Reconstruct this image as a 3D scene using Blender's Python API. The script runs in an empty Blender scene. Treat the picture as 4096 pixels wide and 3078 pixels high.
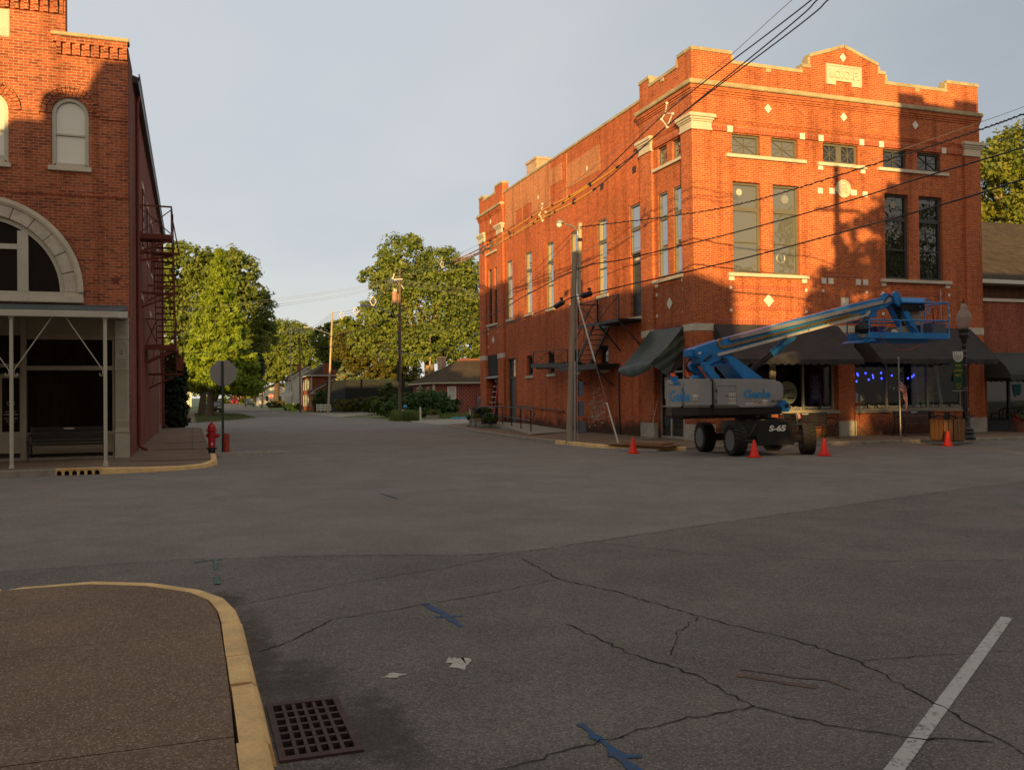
import bpy, bmesh, math, random
import numpy as np
from mathutils import Vector, Matrix
random.seed(7)
S = bpy.context.scene
COL = S.collection
R = math.radians
PI = math.pi
# ------------------------------------------------------------------ camera
CAM = Vector((0, 0, 1.65))
YAW, PIT, ROL = 0.33915315, 0.01437727, -0.011585
fw = Vector((math.sin(YAW)*math.cos(PIT), math.cos(YAW)*math.cos(PIT), math.sin(PIT)))
rt = Vector((math.cos(YAW), -math.sin(YAW), 0)); up = rt.cross(fw)
rt, up = math.cos(ROL)*rt+math.sin(ROL)*up, -math.sin(ROL)*rt+math.cos(ROL)*up
cd = bpy.data.cameras.new('camera'); cam = bpy.data.objects.new('camera', cd); COL.objects.link(cam)
cam.matrix_world = Matrix(((rt.x, up.x, -fw.x, CAM.x), (rt.y, up.y, -fw.y, CAM.y), (rt.z, up.z, -fw.z, CAM.z), (0, 0, 0, 1)))
cd.sensor_width = 36; cd.lens = 3624.24/4096*36; cd.clip_start = .1; cd.clip_end = 3000
S.camera = cam
S.render.resolution_x, S.render.resolution_y = 1024, 769
S.view_settings.view_transform = 'Standard'; S.view_settings.look = 'None'; S.view_settings.gamma = 1; S.view_settings.use_curve_mapping = False
S.view_settings.exposure = 0.62
S.cycles.max_bounces = 6; S.cycles.transparent_max_bounces = 12
S.cycles.sample_clamp_indirect = 6
def ray(x, y): return fw+rt*((x-2048)/3624.24)-up*((y-1539)/3624.24)      # survey helpers: a sight line, and where it meets a wall
def PY(x, y, Y): d = ray(x, y); return CAM+d*(Y/d.y)
def PX(x, y, X): d = ray(x, y); return CAM+d*(X/d.x)
def PD(x, y, D): return CAM+ray(x, y)*D
# ------------------------------------------------------------------ light
AZ, EL = R(24.0), R(6.0)
sd = bpy.data.lights.new('sun', 'SUN'); sd.energy = 5.0; sd.angle = R(.5); sd.color = (1, .64, .23)
so = bpy.data.objects.new('sun', sd); COL.objects.link(so)
ldir = Vector((math.sin(AZ)*math.cos(EL), math.cos(AZ)*math.cos(EL), -math.sin(EL)))
so.rotation_euler = ldir.to_track_quat('-Z', 'Y').to_euler(); so.location = (-30, -60, 40)
w = bpy.data.worlds.new('World'); S.world = w; w.use_nodes = True
nt = w.node_tree; N = nt.nodes; L = nt.links; N.clear()
def nd(nt, t, **k):
    n = nt.nodes.new(t)
    for a, b in k.items():
        if a.startswith('i_'):
            n.inputs[a[2:].replace('_', ' ')].default_value = b
        elif a[0] == 'I' and a[1:].isdigit(): n.inputs[int(a[1:])].default_value = b
        else: setattr(n, a, b)
    return n
def math_n(nt, op, a, b=None, clamp=False):
    n = nd(nt, 'ShaderNodeMath', operation=op, use_clamp=clamp)
    for i, v in enumerate((a, b)):
        if v is None: continue
        if isinstance(v, (int, float)): n.inputs[i].default_value = v
        else: nt.links.new(v, n.inputs[i])
    return n.outputs[0]
def mixc(nt, f, a, b, mode='MIX'):
    n = nd(nt, 'ShaderNodeMixRGB', blend_type=mode)
    for i, v in enumerate((f, a, b)):
        if isinstance(v, (int, float)): n.inputs[i].default_value = v if i == 0 else (v, v, v, 1)
        elif isinstance(v, tuple): n.inputs[i].default_value = (*v[:3], 1)
        else: nt.links.new(v, n.inputs[i])
    return n.outputs[0]
def maprange(nt, v, a, b, c=0., d=1., smooth=True):
    n = nd(nt, 'ShaderNodeMapRange', interpolation_type='SMOOTHSTEP' if smooth else 'LINEAR')
    nt.links.new(v, n.inputs[0])
    for i, x in enumerate((a, b, c, d)): n.inputs[i+1].default_value = x
    return n.outputs[0]
sky = nd(nt, 'ShaderNodeTexSky', sky_type='NISHITA', sun_disc=False, sun_elevation=EL, sun_rotation=PI+AZ)
b1 = nd(nt, 'ShaderNodeBackground', i_Strength=.1); L.new(sky.outputs[0], b1.inputs[0])
tc = nd(nt, 'ShaderNodeTexCoord'); sep = nd(nt, 'ShaderNodeSeparateXYZ'); L.new(tc.outputs['Generated'], sep.inputs[0])
X, Y, Z = sep.outputs
side = math_n(nt, 'ADD', math_n(nt, 'MULTIPLY', X, .943), math_n(nt, 'MULTIPLY', Y, -.333))
right = maprange(nt, math_n(nt, 'ADD', side, math_n(nt, 'MULTIPLY', Z, -.12)), -.25, .62)
zz = math_n(nt, 'ADD', math_n(nt, 'MAXIMUM', Z, 0), .12)
cv = nd(nt, 'ShaderNodeCombineXYZ'); L.new(math_n(nt, 'DIVIDE', X, zz), cv.inputs[0]); L.new(math_n(nt, 'DIVIDE', Y, zz), cv.inputs[1])
mp = nd(nt, 'ShaderNodeMapping'); mp.inputs['Scale'].default_value = (.55, .30, 1); mp.inputs['Rotation'].default_value = (0, 0, .5); L.new(cv.outputs[0], mp.inputs[0])
nz = nd(nt, 'ShaderNodeTexNoise', i_Scale=1.1, i_Detail=5., i_Roughness=.5); L.new(mp.outputs[0], nz.inputs[0])
cl = maprange(nt, nz.outputs[0], .36, .64)
base = mixc(nt, right, (.388, .414, .450), (.217, .244, .282))
base = mixc(nt, math_n(nt, 'MULTIPLY', cl, .85), base, mixc(nt, right, (.462, .47, .472), (.290, .316, .346)))
warm = math_n(nt, 'MULTIPLY', maprange(nt, Z, .17, .03), maprange(nt, right, .5, .0))
base = mixc(nt, math_n(nt, 'MULTIPLY', warm, .65), base, (.545, .53, .478))
west = math_n(nt, 'MULTIPLY', maprange(nt, math_n(nt, 'ADD', math_n(nt, 'MULTIPLY', X, -math.sin(AZ)), math_n(nt, 'MULTIPLY', Y, -math.cos(AZ))), -.1, .8), maprange(nt, Z, .95, .1))
base = mixc(nt, maprange(nt, Z, .50, .85), base, (.36, .346, .32))
base = mixc(nt, math_n(nt, 'MULTIPLY', west, .85), base, (.57, .43, .295))
b2 = nd(nt, 'ShaderNodeBackground', i_Strength=1.0); L.new(base, b2.inputs[0])
mx = nd(nt, 'ShaderNodeMixShader', i_Fac=.9); L.new(b1.outputs[0], mx.inputs[1]); L.new(b2.outputs[0], mx.inputs[2])
wo = nd(nt, 'ShaderNodeOutputWorld'); L.new(mx.outputs[0], wo.inputs[0])
# ------------------------------------------------------------------ materials
MATS = {}
def newmat(name):
    m = bpy.data.materials.new(name); m.use_nodes = True
    t = m.node_tree; t.nodes.clear()
    o = t.nodes.new('ShaderNodeOutputMaterial'); p = t.nodes.new('ShaderNodeBsdfPrincipled')
    t.links.new(p.outputs[0], o.inputs[0]); MATS[name] = m
    return m, t, p, o
def position(t): return t.nodes.new('ShaderNodeNewGeometry').outputs['Position']
def noise(t, vec, scale, detail=3., rough=.55, dist=0.):
    n = nd(t, 'ShaderNodeTexNoise', i_Scale=scale, i_Detail=detail, i_Roughness=rough, i_Distortion=dist); t.links.new(vec, n.inputs[0]); return n.outputs[0]
def bump(t, p, h, strength=.3, dist=.02):
    b = nd(t, 'ShaderNodeBump', i_Strength=strength, i_Distance=dist); t.links.new(h, b.inputs['Height']); t.links.new(b.outputs[0], p.inputs['Normal'])
def plain(name, col, rough=.6, metal=0., var=.18, scale=5., bmp=0., spec=.4, stretch=None, coat=0.):
    m, t, p, o = newmat(name); v = position(t)
    if stretch:
        mp = nd(t, 'ShaderNodeMapping'); mp.inputs['Scale'].default_value = stretch; t.links.new(v, mp.inputs[0]); v = mp.outputs[0]
    n = noise(t, v, scale, 4.); n2 = noise(t, v, scale*9, 2.)
    f = math_n(t, 'ADD', math_n(t, 'MULTIPLY', n, .65), math_n(t, 'MULTIPLY', n2, .35))
    k = maprange(t, f, .3, .7, 0, 1, False)
    c = mixc(t, k, tuple(x*(1-var) for x in col), tuple(min(1, x*(1+var)) for x in col))
    t.links.new(c, p.inputs['Base Color']); p.inputs['Roughness'].default_value = rough; p.inputs['Metallic'].default_value = metal
    p.inputs['Specular IOR Level'].default_value = spec; p.inputs['Coat Weight'].default_value = coat
    t.links.new(maprange(t, n2, .3, .7, max(0, rough-.08), min(1, rough+.08), False), p.inputs['Roughness'])
    if bmp: bump(t, p, n2, bmp, .01)
    return m
def brick(name, c1, c2, mortar, bw=.2127, bh=.0677, ms=.0085, blotch=None, blot_amt=.35, along=None, darken=0., bmp=.35):
    m, t, p, o = newmat(name); v = position(t); s = nd(t, 'ShaderNodeSeparateXYZ'); t.links.new(v, s.inputs[0])
    c = nd(t, 'ShaderNodeCombineXYZ'); t.links.new(math_n(t, 'ADD', s.outputs[0], s.outputs[1]), c.inputs[0]); t.links.new(s.outputs[2], c.inputs[1])
    b = nd(t, 'ShaderNodeTexBrick', offset=.5); t.links.new(c.outputs[0], b.inputs['Vector'])
    b.inputs['Scale'].default_value = 1; b.inputs['Brick Width'].default_value = bw; b.inputs['Row Height'].default_value = bh
    b.inputs['Mortar Size'].default_value = ms; b.inputs['Mortar Smooth'].default_value = .3; b.inputs['Bias'].default_value = -.1
    b.inputs['Color1'].default_value = (*c1, 1); b.inputs['Color2'].default_value = (*c2, 1); b.inputs['Mortar'].default_value = (*mortar, 1)
    n1 = noise(t, v, 1.1, 5., .62); n2 = noise(t, v, 14., 3.)
    col = b.outputs[0]
    if blotch: col = mixc(t, math_n(t, 'MULTIPLY', maprange(t, n1, .42, .70), blot_amt), col, blotch)
    col = mixc(t, .55, col, mixc(t, maprange(t, n2, .3, .7, 0, 1, False), .55, 1.45), 'MULTIPLY')
    ms_ = nd(t, 'ShaderNodeMapping'); ms_.inputs['Scale'].default_value = (2.2, 2.2, .22); t.links.new(v, ms_.inputs[0]); n5 = noise(t, ms_.outputs[0], 1., 5., .65)
    col = mixc(t, .8, col, mixc(t, maprange(t, n5, .30, .56), (.62, .57, .54), (1.06, 1.06, 1.06)), 'MULTIPLY')
    n3 = noise(t, v, .35, 3.)
    col = mixc(t, .5, col, mixc(t, maprange(t, n3, .3, .7, 0, 1, False), .7, 1.25), 'MULTIPLY')
    if darken:   # darker towards the wall's foot, with an uneven upper edge
        n4 = noise(t, v, 1.6, 4.)
        k = maprange(t, math_n(t, 'ADD', s.outputs[2], math_n(t, 'MULTIPLY', n4, -1.2)), .35, -.35)
        col = mixc(t, math_n(t, 'MULTIPLY', k, darken), col, (.035, .028, .024))
    t.links.new(col, p.inputs['Base Color']); p.inputs['Roughness'].default_value = .88; p.inputs['Specular IOR Level'].default_value = .2
    if bmp: bump(t, p, math_n(t, 'SUBTRACT', math_n(t, 'MULTIPLY', n2, .4), b.outputs['Fac']), bmp, .012)
    return m
def asphalt(name, ca, cb, spec_hi, spec_lo, sc=1.):
    m, t, p, o = newmat(name); v = position(t)
    big = noise(t, v, .22, 5., .6, .4); mid = noise(t, v, 2.2, 4., .6); fine = noise(t, v, 55*sc, 3., .7)
    vo = nd(t, 'ShaderNodeTexVoronoi', i_Scale=130*sc); t.links.new(v, vo.inputs[0])
    sp = nd(t, 'ShaderNodeSeparateColor'); t.links.new(vo.outputs['Color'], sp.inputs[0])
    col = mixc(t, maprange(t, math_n(t, 'ADD', math_n(t, 'MULTIPLY', big, .6), math_n(t, 'MULTIPLY', mid, .4)), .34, .68), ca, cb)
    grain = noise(t, v, 17., 3., .7); patchy = noise(t, v, .75, 5., .65, .6)
    col = mixc(t, 1., col, mixc(t, maprange(t, grain, .3, .7, 0, 1, False), .84, 1.16), 'MULTIPLY'); col = mixc(t, 1., col, mixc(t, maprange(t, patchy, .34, .66), .86, 1.10), 'MULTIPLY')
    col = mixc(t, maprange(t, fine, .38, .68, 0, .6), col, spec_lo)
    col = mixc(t, maprange(t, sp.outputs[0], .80, .97, 0, .55), col, spec_hi)
    t.links.new(col, p.inputs['Base Color']); p.inputs['Roughness'].default_value = .9; p.inputs['Specular IOR Level'].default_value = .25
    bump(t, p, math_n(t, 'ADD', fine, math_n(t, 'MULTIPLY', vo.outputs['Distance'], .8)), .5, .006)
    return m
def darken(name):      # oily dirt washed along the kerb and round the drain
    m = MATS[name]; t = m.node_tree; p = [n for n in t.nodes if n.type == 'BSDF_PRINCIPLED'][0]; src = p.inputs['Base Color'].links[0].from_socket
    v = position(t); s = nd(t, 'ShaderNodeSeparateXYZ'); t.links.new(v, s.inputs[0]); n = noise(t, v, 5.5, 8., .78)
    def near(ax, c, r): return math_n(t, 'ABSOLUTE', math_n(t, 'DIVIDE', math_n(t, 'SUBTRACT', s.outputs[ax], c), r))
    def blob(cx_, cy_, rx, ry): return maprange(t, math_n(t, 'ADD', math_n(t, 'ADD', math_n(t, 'POWER', near(0, cx_, rx), 2.), math_n(t, 'POWER', near(1, cy_, ry), 2.)), math_n(t, 'MULTIPLY', math_n(t, 'SUBTRACT', n, .5), 4.0)), 1.5, -.2)
    k = blob(.40, 6.0, .14, 1.5)
    for q in ((.55, 5.45, .32, .55), (.85, 4.55, .22, .7), (.2, 7.9, .22, .35), (.5, 3.9, .4, .35)): k = math_n(t, 'MAXIMUM', k, blob(*q))
    col = mixc(t, math_n(t, 'MULTIPLY', k, .68), src, (.030, .027, .024)); t.links.new(col, p.inputs['Base Color'])
def leafmat(name, ca, cb, trans=.35, sc=.9):
    m, t, p, o = newmat(name); v = position(t)
    n = noise(t, v, sc, 3.); n2 = noise(t, v, 9., 2.)
    k = maprange(t, math_n(t, 'ADD', math_n(t, 'MULTIPLY', n, .6), math_n(t, 'MULTIPLY', n2, .4)), .36, .64)
    col = mixc(t, k, ca, cb); t.links.new(col, p.inputs['Base Color']); p.inputs['Roughness'].default_value = .55; p.inputs['Specular IOR Level'].default_value = .25
    tr = t.nodes.new('ShaderNodeBsdfTranslucent'); t.links.new(mixc(t, .5, col, (.30, .34, .04)), tr.inputs[0])
    mx = nd(t, 'ShaderNodeMixShader', i_Fac=trans); t.links.new(p.outputs[0], mx.inputs[1]); t.links.new(tr.outputs[0], mx.inputs[2]); t.links.new(mx.outputs[0], o.inputs[0])
    return m
def glass(name, refl=.12, tint=(.85, .9, .88)):      # clear shop glass
    m, t, p, o = newmat(name); t.nodes.remove(p)
    a = nd(t, 'ShaderNodeBsdfTransparent'); a.inputs[0].default_value = (*tint, 1)
    g = nd(t, 'ShaderNodeBsdfGlossy', i_Roughness=.02); f = nd(t, 'ShaderNodeLayerWeight', i_Blend=.5)
    k = math_n(t, 'ADD', math_n(t, 'POWER', f.outputs['Facing'], 4.), refl+.03, True)
    mx = t.nodes.new('ShaderNodeMixShader'); t.links.new(k, mx.inputs[0]); t.links.new(a.outputs[0], mx.inputs[1]); t.links.new(g.outputs[0], mx.inputs[2]); t.links.new(mx.outputs[0], o.inputs[0])
    return m
def pane(name, base, refl, rough=.03, wav=.0):         # upper windows: mirror over a dim room or blind
    m, t, p, o = newmat(name); p.inputs['Base Color'].default_value = (*base, 1); p.inputs['Roughness'].default_value = .6; p.inputs['Specular IOR Level'].default_value = .1
    g = nd(t, 'ShaderNodeBsdfGlossy', i_Roughness=rough); f = nd(t, 'ShaderNodeFresnel', i_IOR=1.5)
    if wav:
        n = noise(t, position(t), 1.7, 2.); b = nd(t, 'ShaderNodeBump', i_Strength=wav, i_Distance=.05); t.links.new(n, b.inputs['Height']); t.links.new(b.outputs[0], g.inputs['Normal'])
    k = math_n(t, 'ADD', f.outputs[0], refl, True)
    mx = t.nodes.new('ShaderNodeMixShader'); t.links.new(k, mx.inputs[0]); t.links.new(p.outputs[0], mx.inputs[1]); t.links.new(g.outputs[0], mx.inputs[2]); t.links.new(mx.outputs[0], o.inputs[0])
    return m
def emit(name, col, s):
    m, t, p, o = newmat(name); p.inputs['Base Color'].default_value = (*col, 1); p.inputs['Emission Color'].default_value = (*col, 1); p.inputs['Emission Strength'].default_value = s
    return m
brick('hall_brick', (.48, .108, .030), (.31, .060, .022), (.52, .27, .15), blotch=(.43, .13, .055), blot_amt=.25, darken=.85)
brick('hall_side_brick', (.54, .125, .036), (.36, .074, .026), (.56, .28, .15), ms=.0055, blotch=(.42, .15, .07), blot_amt=.35, darken=.9)  # lightened brick: the side wall's sunlight is put into the colour
brick('patch_brick', (.56, .20, .08), (.48, .15, .06), (.55, .36, .2))  # pale repair brick, also lightened to carry sunlight on the side wall
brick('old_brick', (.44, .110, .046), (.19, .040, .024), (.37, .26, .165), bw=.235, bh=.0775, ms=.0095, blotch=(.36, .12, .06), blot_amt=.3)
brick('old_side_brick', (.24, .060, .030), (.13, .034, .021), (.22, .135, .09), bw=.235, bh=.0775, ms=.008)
brick('dark_brick', (.16, .07, .045), (.11, .05, .035), (.20, .14, .10))
brick('right_brick', (.30, .072, .035), (.24, .058, .03), (.36, .18, .12))
brick('glazed_brick', (.20, .03, .026), (.14, .024, .02), (.42, .27, .22), bw=.40, bh=.20, ms=.016)
brick('house_brick', (.33, .085, .04), (.25, .06, .03), (.34, .16, .10))
brick('pale_brick', (.55, .40, .27), (.42, .22, .13), (.5, .42, .33))
brick('brown_shingle', (.085, .058, .040), (.060, .042, .030), (.03, .022, .017), bw=.30, bh=.075, ms=.006, blotch=(.10, .07, .05))
brick('right_shingle', (.085, .064, .042), (.062, .048, .034), (.04, .03, .022), bw=.38, bh=.105, ms=.01)
brick('white_siding', (.62, .60, .55), (.58, .57, .52), (.33, .32, .30), bw=9., bh=.13, ms=.012, bmp=.4)
brick('soldier_brick', (.40, .080, .030), (.33, .064, .026), (.52, .30, .20), bw=.0677, bh=.24, ms=.007)
plain('limestone', (.58, .52, .41), .85, var=.16, scale=2.2, bmp=.25)
plain('cornice_stone', (.40, .33, .20), .9, var=.38, scale=1.6, bmp=.3)
plain('white_tile', (.74, .70, .60), .7, var=.08)
plain('plinth_stone', (.40, .37, .30), .9, var=.35, scale=1.8, bmp=.3)
plain('rock_stone', (.52, .47, .39), .9, var=.25, scale=5, bmp=.9)
plain('sash_paint', (.135, .125, .095), .5, var=.10)
plain('grey_paint', (.060, .066, .066), .55, var=.15)
plain('cream_paint', (.50, .47, .38), .5, var=.10, scale=2)
plain('tan_paint', (.33, .30, .225), .55, var=.12)
plain('white_paint', (.66, .63, .56), .5, var=.06)
plain('black_metal', (.014, .015, .016), .42, var=.25, spec=.5)
plain('dark_iron', (.035, .038, .038), .5, var=.25)
plain('rust_paint', (.17, .036, .020), .6, var=.25, scale=4)
plain('steel', (.42, .42, .41), .35, .8, var=.12)
plain('aluminium', (.52, .51, .48), .4, .6, var=.12, scale=3)
plain('galvanised', (.33, .34, .34), .5, .4, var=.15)
plain('sign_back', (.30, .30, .29), .5, .5, var=.06)
plain('sign_post', (.012, .045, .032), .5, var=.2)
plain('hydrant_red', (.42, .010, .016), .35, var=.15, spec=.5)
plain('bollard_red', (.38, .055, .032), .6, var=.55, scale=6)
plain('boom_blue', (.024, .21, .54), .38, var=.12, scale=3, coat=.2)
plain('boom_grey', (.29, .30, .30), .42, var=.10, scale=2.5, coat=.15)
plain('light_blue', (.04, .26, .55), .4, var=.06)
plain('tyre', (.018, .017, .016), .85, var=.4, scale=12, bmp=.3)
plain('rim_grey', (.15, .15, .148), .5, var=.18)
plain('cone_orange', (.86, .035, .014), .45, var=.10)
plain('beacon', (.85, .13, .015), .25, var=.05)
plain('hose', (.012, .012, .013), .5)
plain('brass_chain', (.42, .30, .12), .4, .8, var=.45, scale=25)
plain('awning_cloth', (.040, .036, .036), .85, var=.25, scale=2.5)
plain('awning_grey', (.055, .058, .055), .85, var=.2)
plain('tarp_green', (.028, .042, .030), .45, var=.3, scale=3, bmp=.15)
plain('pole_wood', (.31, .25, .185), .9, var=.4, scale=3, stretch=(6, 6, .35), bmp=.3)
plain('pole_dark', (.14, .10, .072), .9, var=.4, scale=3, stretch=(6, 6, .35), bmp=.3)
plain('pole_pale', (.42, .34, .23), .85, var=.25, scale=3, stretch=(6, 6, .35))
plain('cable_black', (.012, .012, .013), .5)
plain('cable_grey', (.17, .17, .17), .5)
def worn(name, col, under, scale=42., lo=.40, hi=.60):
    m, t, p, o = newmat(name); v = position(t); n = noise(t, v, scale, 5., .75); n2 = noise(t, v, 6., 3.)
    k = maprange(t, math_n(t, 'ADD', math_n(t, 'MULTIPLY', n, .7), math_n(t, 'MULTIPLY', n2, .3)), lo, hi)
    t.links.new(mixc(t, k, under, col), p.inputs['Base Color']); p.inputs['Roughness'].default_value = .9; p.inputs['Specular IOR Level'].default_value = .2; return m
UND = (.105, .092, .078)
worn('line_paint', (.46, .46, .43), UND, 38, .34, .50); worn('faint_line', (.34, .33, .31), (.17, .15, .13), 20, .40, .62); worn('blue_paint', (.018, .11, .29), (.08, .085, .09), 70, .40, .60); worn('teal_paint', (.07, .24, .20), UND, 40, .38, .62); worn('orange_mark', (.36, .09, .02), UND, 26, .47, .72); worn('splat', (.50, .47, .41), (.25, .22, .19), 60, .32, .50); worn('crack', (.014, .013, .012), (.07, .062, .054), 50, .28, .52)
plain('rust_can', (.34, .19, .13), .7, var=.5, scale=4)
plain('cable_yellow', (.80, .38, .03), .45, var=.15)
plain('insulator', (.62, .56, .47), .4)
plain('plywood', (.22, .11, .05), .8, var=.35, scale=2, stretch=(1, 5, 1))
plain('receptacle_wood', (.22, .10, .035), .6, var=.3, scale=3, stretch=(5, 5, .5))
plain('concrete', (.30, .27, .22), .9, var=.25, scale=3, bmp=.3)
plain('kerb_concrete', (.25, .22, .175), .9, var=.35, scale=4, bmp=.4)
plain('yellow_kerb', (.70, .47, .20), .8, var=.28, scale=5, bmp=.5)
plain('iron_rust', (.060, .034, .030), .75, .2, var=.4, scale=14, bmp=.3)
plain('pit', (.012, .010, .010), .9)
plain('tar', (.045, .042, .039), .92, var=.45, scale=9, bmp=.4)
plain('gravel', (.42, .39, .34), .95, var=.6, scale=22, bmp=1.)
plain('dark_fence', (.016, .019, .018), .8, var=.2, scale=1)
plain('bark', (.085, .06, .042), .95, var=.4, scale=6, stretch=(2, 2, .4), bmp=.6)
plain('bark_lit', (.34, .23, .13), .95, var=.35, scale=3, bmp=.4)  # paler copy of bark, sunlight put into the colour
plain('room_dark', (.055, .051, .043), .9, var=.5, scale=1.2)
plain('room_wall', (.10, .09, .075), .9)
plain('cream_cloth', (.50, .47, .40), .9)
plain('curtain', (.62, .50, .24), .9, var=.25, scale=9, stretch=(1, 6, .2))
plain('red_cloth', (.45, .015, .02), .8)
plain('flag_red', (.42, .012, .03), .8)
plain('flag_white', (.62, .60, .57), .8)
plain('flag_blue', (.012, .022, .085), .8)
plain('purple', (.055, .03, .16), .8)
plain('letter_white', (.72, .71, .66), .6, var=.03)
plain('letter_black', (.012, .012, .012), .6)
plain('sticker', (.70, .69, .66), .5, var=.04)
plain('stop_red', (.45, .012, .02), .4)
plain('street_green', (.01, .10, .05), .5)
plain('banner_green', (.008, .060, .028), .7)
plain('banner_gold', (.42, .33, .03), .7)
plain('copper', (.055, .085, .095), .6, .3, var=.6, scale=4)
plain('terracotta', (.20, .075, .045), .85)
plain('flower_red', (.42, .012, .05), .7, var=.4, scale=30)
plain('car_black', (.012, .012, .013), .22, coat=.5)
plain('car_red', (.30, .012, .014), .25, coat=.5)
plain('car_grey', (.10, .11, .12), .25, coat=.5)
plain('soil', (.10, .075, .05), .95, var=.4)
plain('lamp_white', (.75, .7, .6), .4)
plain('ladder_red', (.50, .06, .045), .5)
plain('plastic_blue', (.02, .045, .20), .4)
plain('tub_grey', (.10, .12, .16), .45)
plain('hose_green', (.02, .11, .07), .5)
plain('cyan_cloth', (.06, .30, .36), .7)
glass('shop_glass', -.018); glass('dim_glass', .005, (.6, .6, .55))
pane('grey_pane', (.118, .124, .112), .13, .02, .2)
pane('tree_pane', (.008, .009, .008), .10, .02, .25)
pane('sky_pane', (.10, .11, .12), .42, .02)
pane('blind_pane', (.56, .58, .53), .12)
pane('black_pane', (.006, .006, .005), .03)
pane('car_pane', (.01, .011, .012), .15)
m, t, p, o = newmat('dim_globe'); p.inputs['Base Color'].default_value = (.36, .34, .30, 1); p.inputs['Roughness'].default_value = .2
tr = t.nodes.new('ShaderNodeBsdfTransparent'); mx = nd(t, 'ShaderNodeMixShader', i_Fac=.5); t.links.new(tr.outputs[0], mx.inputs[1]); t.links.new(p.outputs[0], mx.inputs[2]); t.links.new(mx.outputs[0], o.inputs[0])
emit('blue_bulb', (.03, .04, 1.), 5.); emit('lantern_glow', (1., .86, .62), 4.)
asphalt('asphalt', (.172, .155, .137), (.216, .195, .173), (.42, .38, .33), (.125, .11, .095))
asphalt('asphalt_dark', (.140, .127, .112), (.188, .170, .150), (.36, .33, .29), (.045, .040, .036))
asphalt('aggregate', (.175, .118, .074), (.215, .148, .094), (.50, .42, .33), (.075, .046, .028))
asphalt('gravel_lot', (.30, .265, .215), (.36, .32, .27), (.5, .46, .4), (.2, .17, .14))
darken('asphalt_dark')
leafmat('grass_green', (.055, .085, .020), (.10, .13, .035), .1)
leafmat('maple_leaf', (.095, .145, .026), (.25, .295, .062))
leafmat('far_leaf', (.09, .135, .016), (.20, .24, .03))
leafmat('cypress_leaf', (.15, .23, .018), (.30, .38, .04))
leafmat('dark_leaf', (.020, .040, .012), (.040, .065, .016), .2)
leafmat('arbor_leaf', (.010, .022, .008), (.022, .040, .012), .1, 2.)
leafmat('bush_leaf', (.028, .070, .014), (.060, .125, .026), .25)
leafmat('hedge_leaf', (.05, .075, .012), (.085, .12, .02), .2)
leafmat('rust_leaf', (.085, .085, .014), (.145, .13, .022), .3)
leafmat('pale_leaf', (.16, .20, .10), (.26, .30, .16), .3)
leafmat('side_leaf', (.11, .155, .025), (.26, .26, .04))
leafmat('blade', (.07, .12, .03), (.15, .19, .06), .3)
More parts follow.
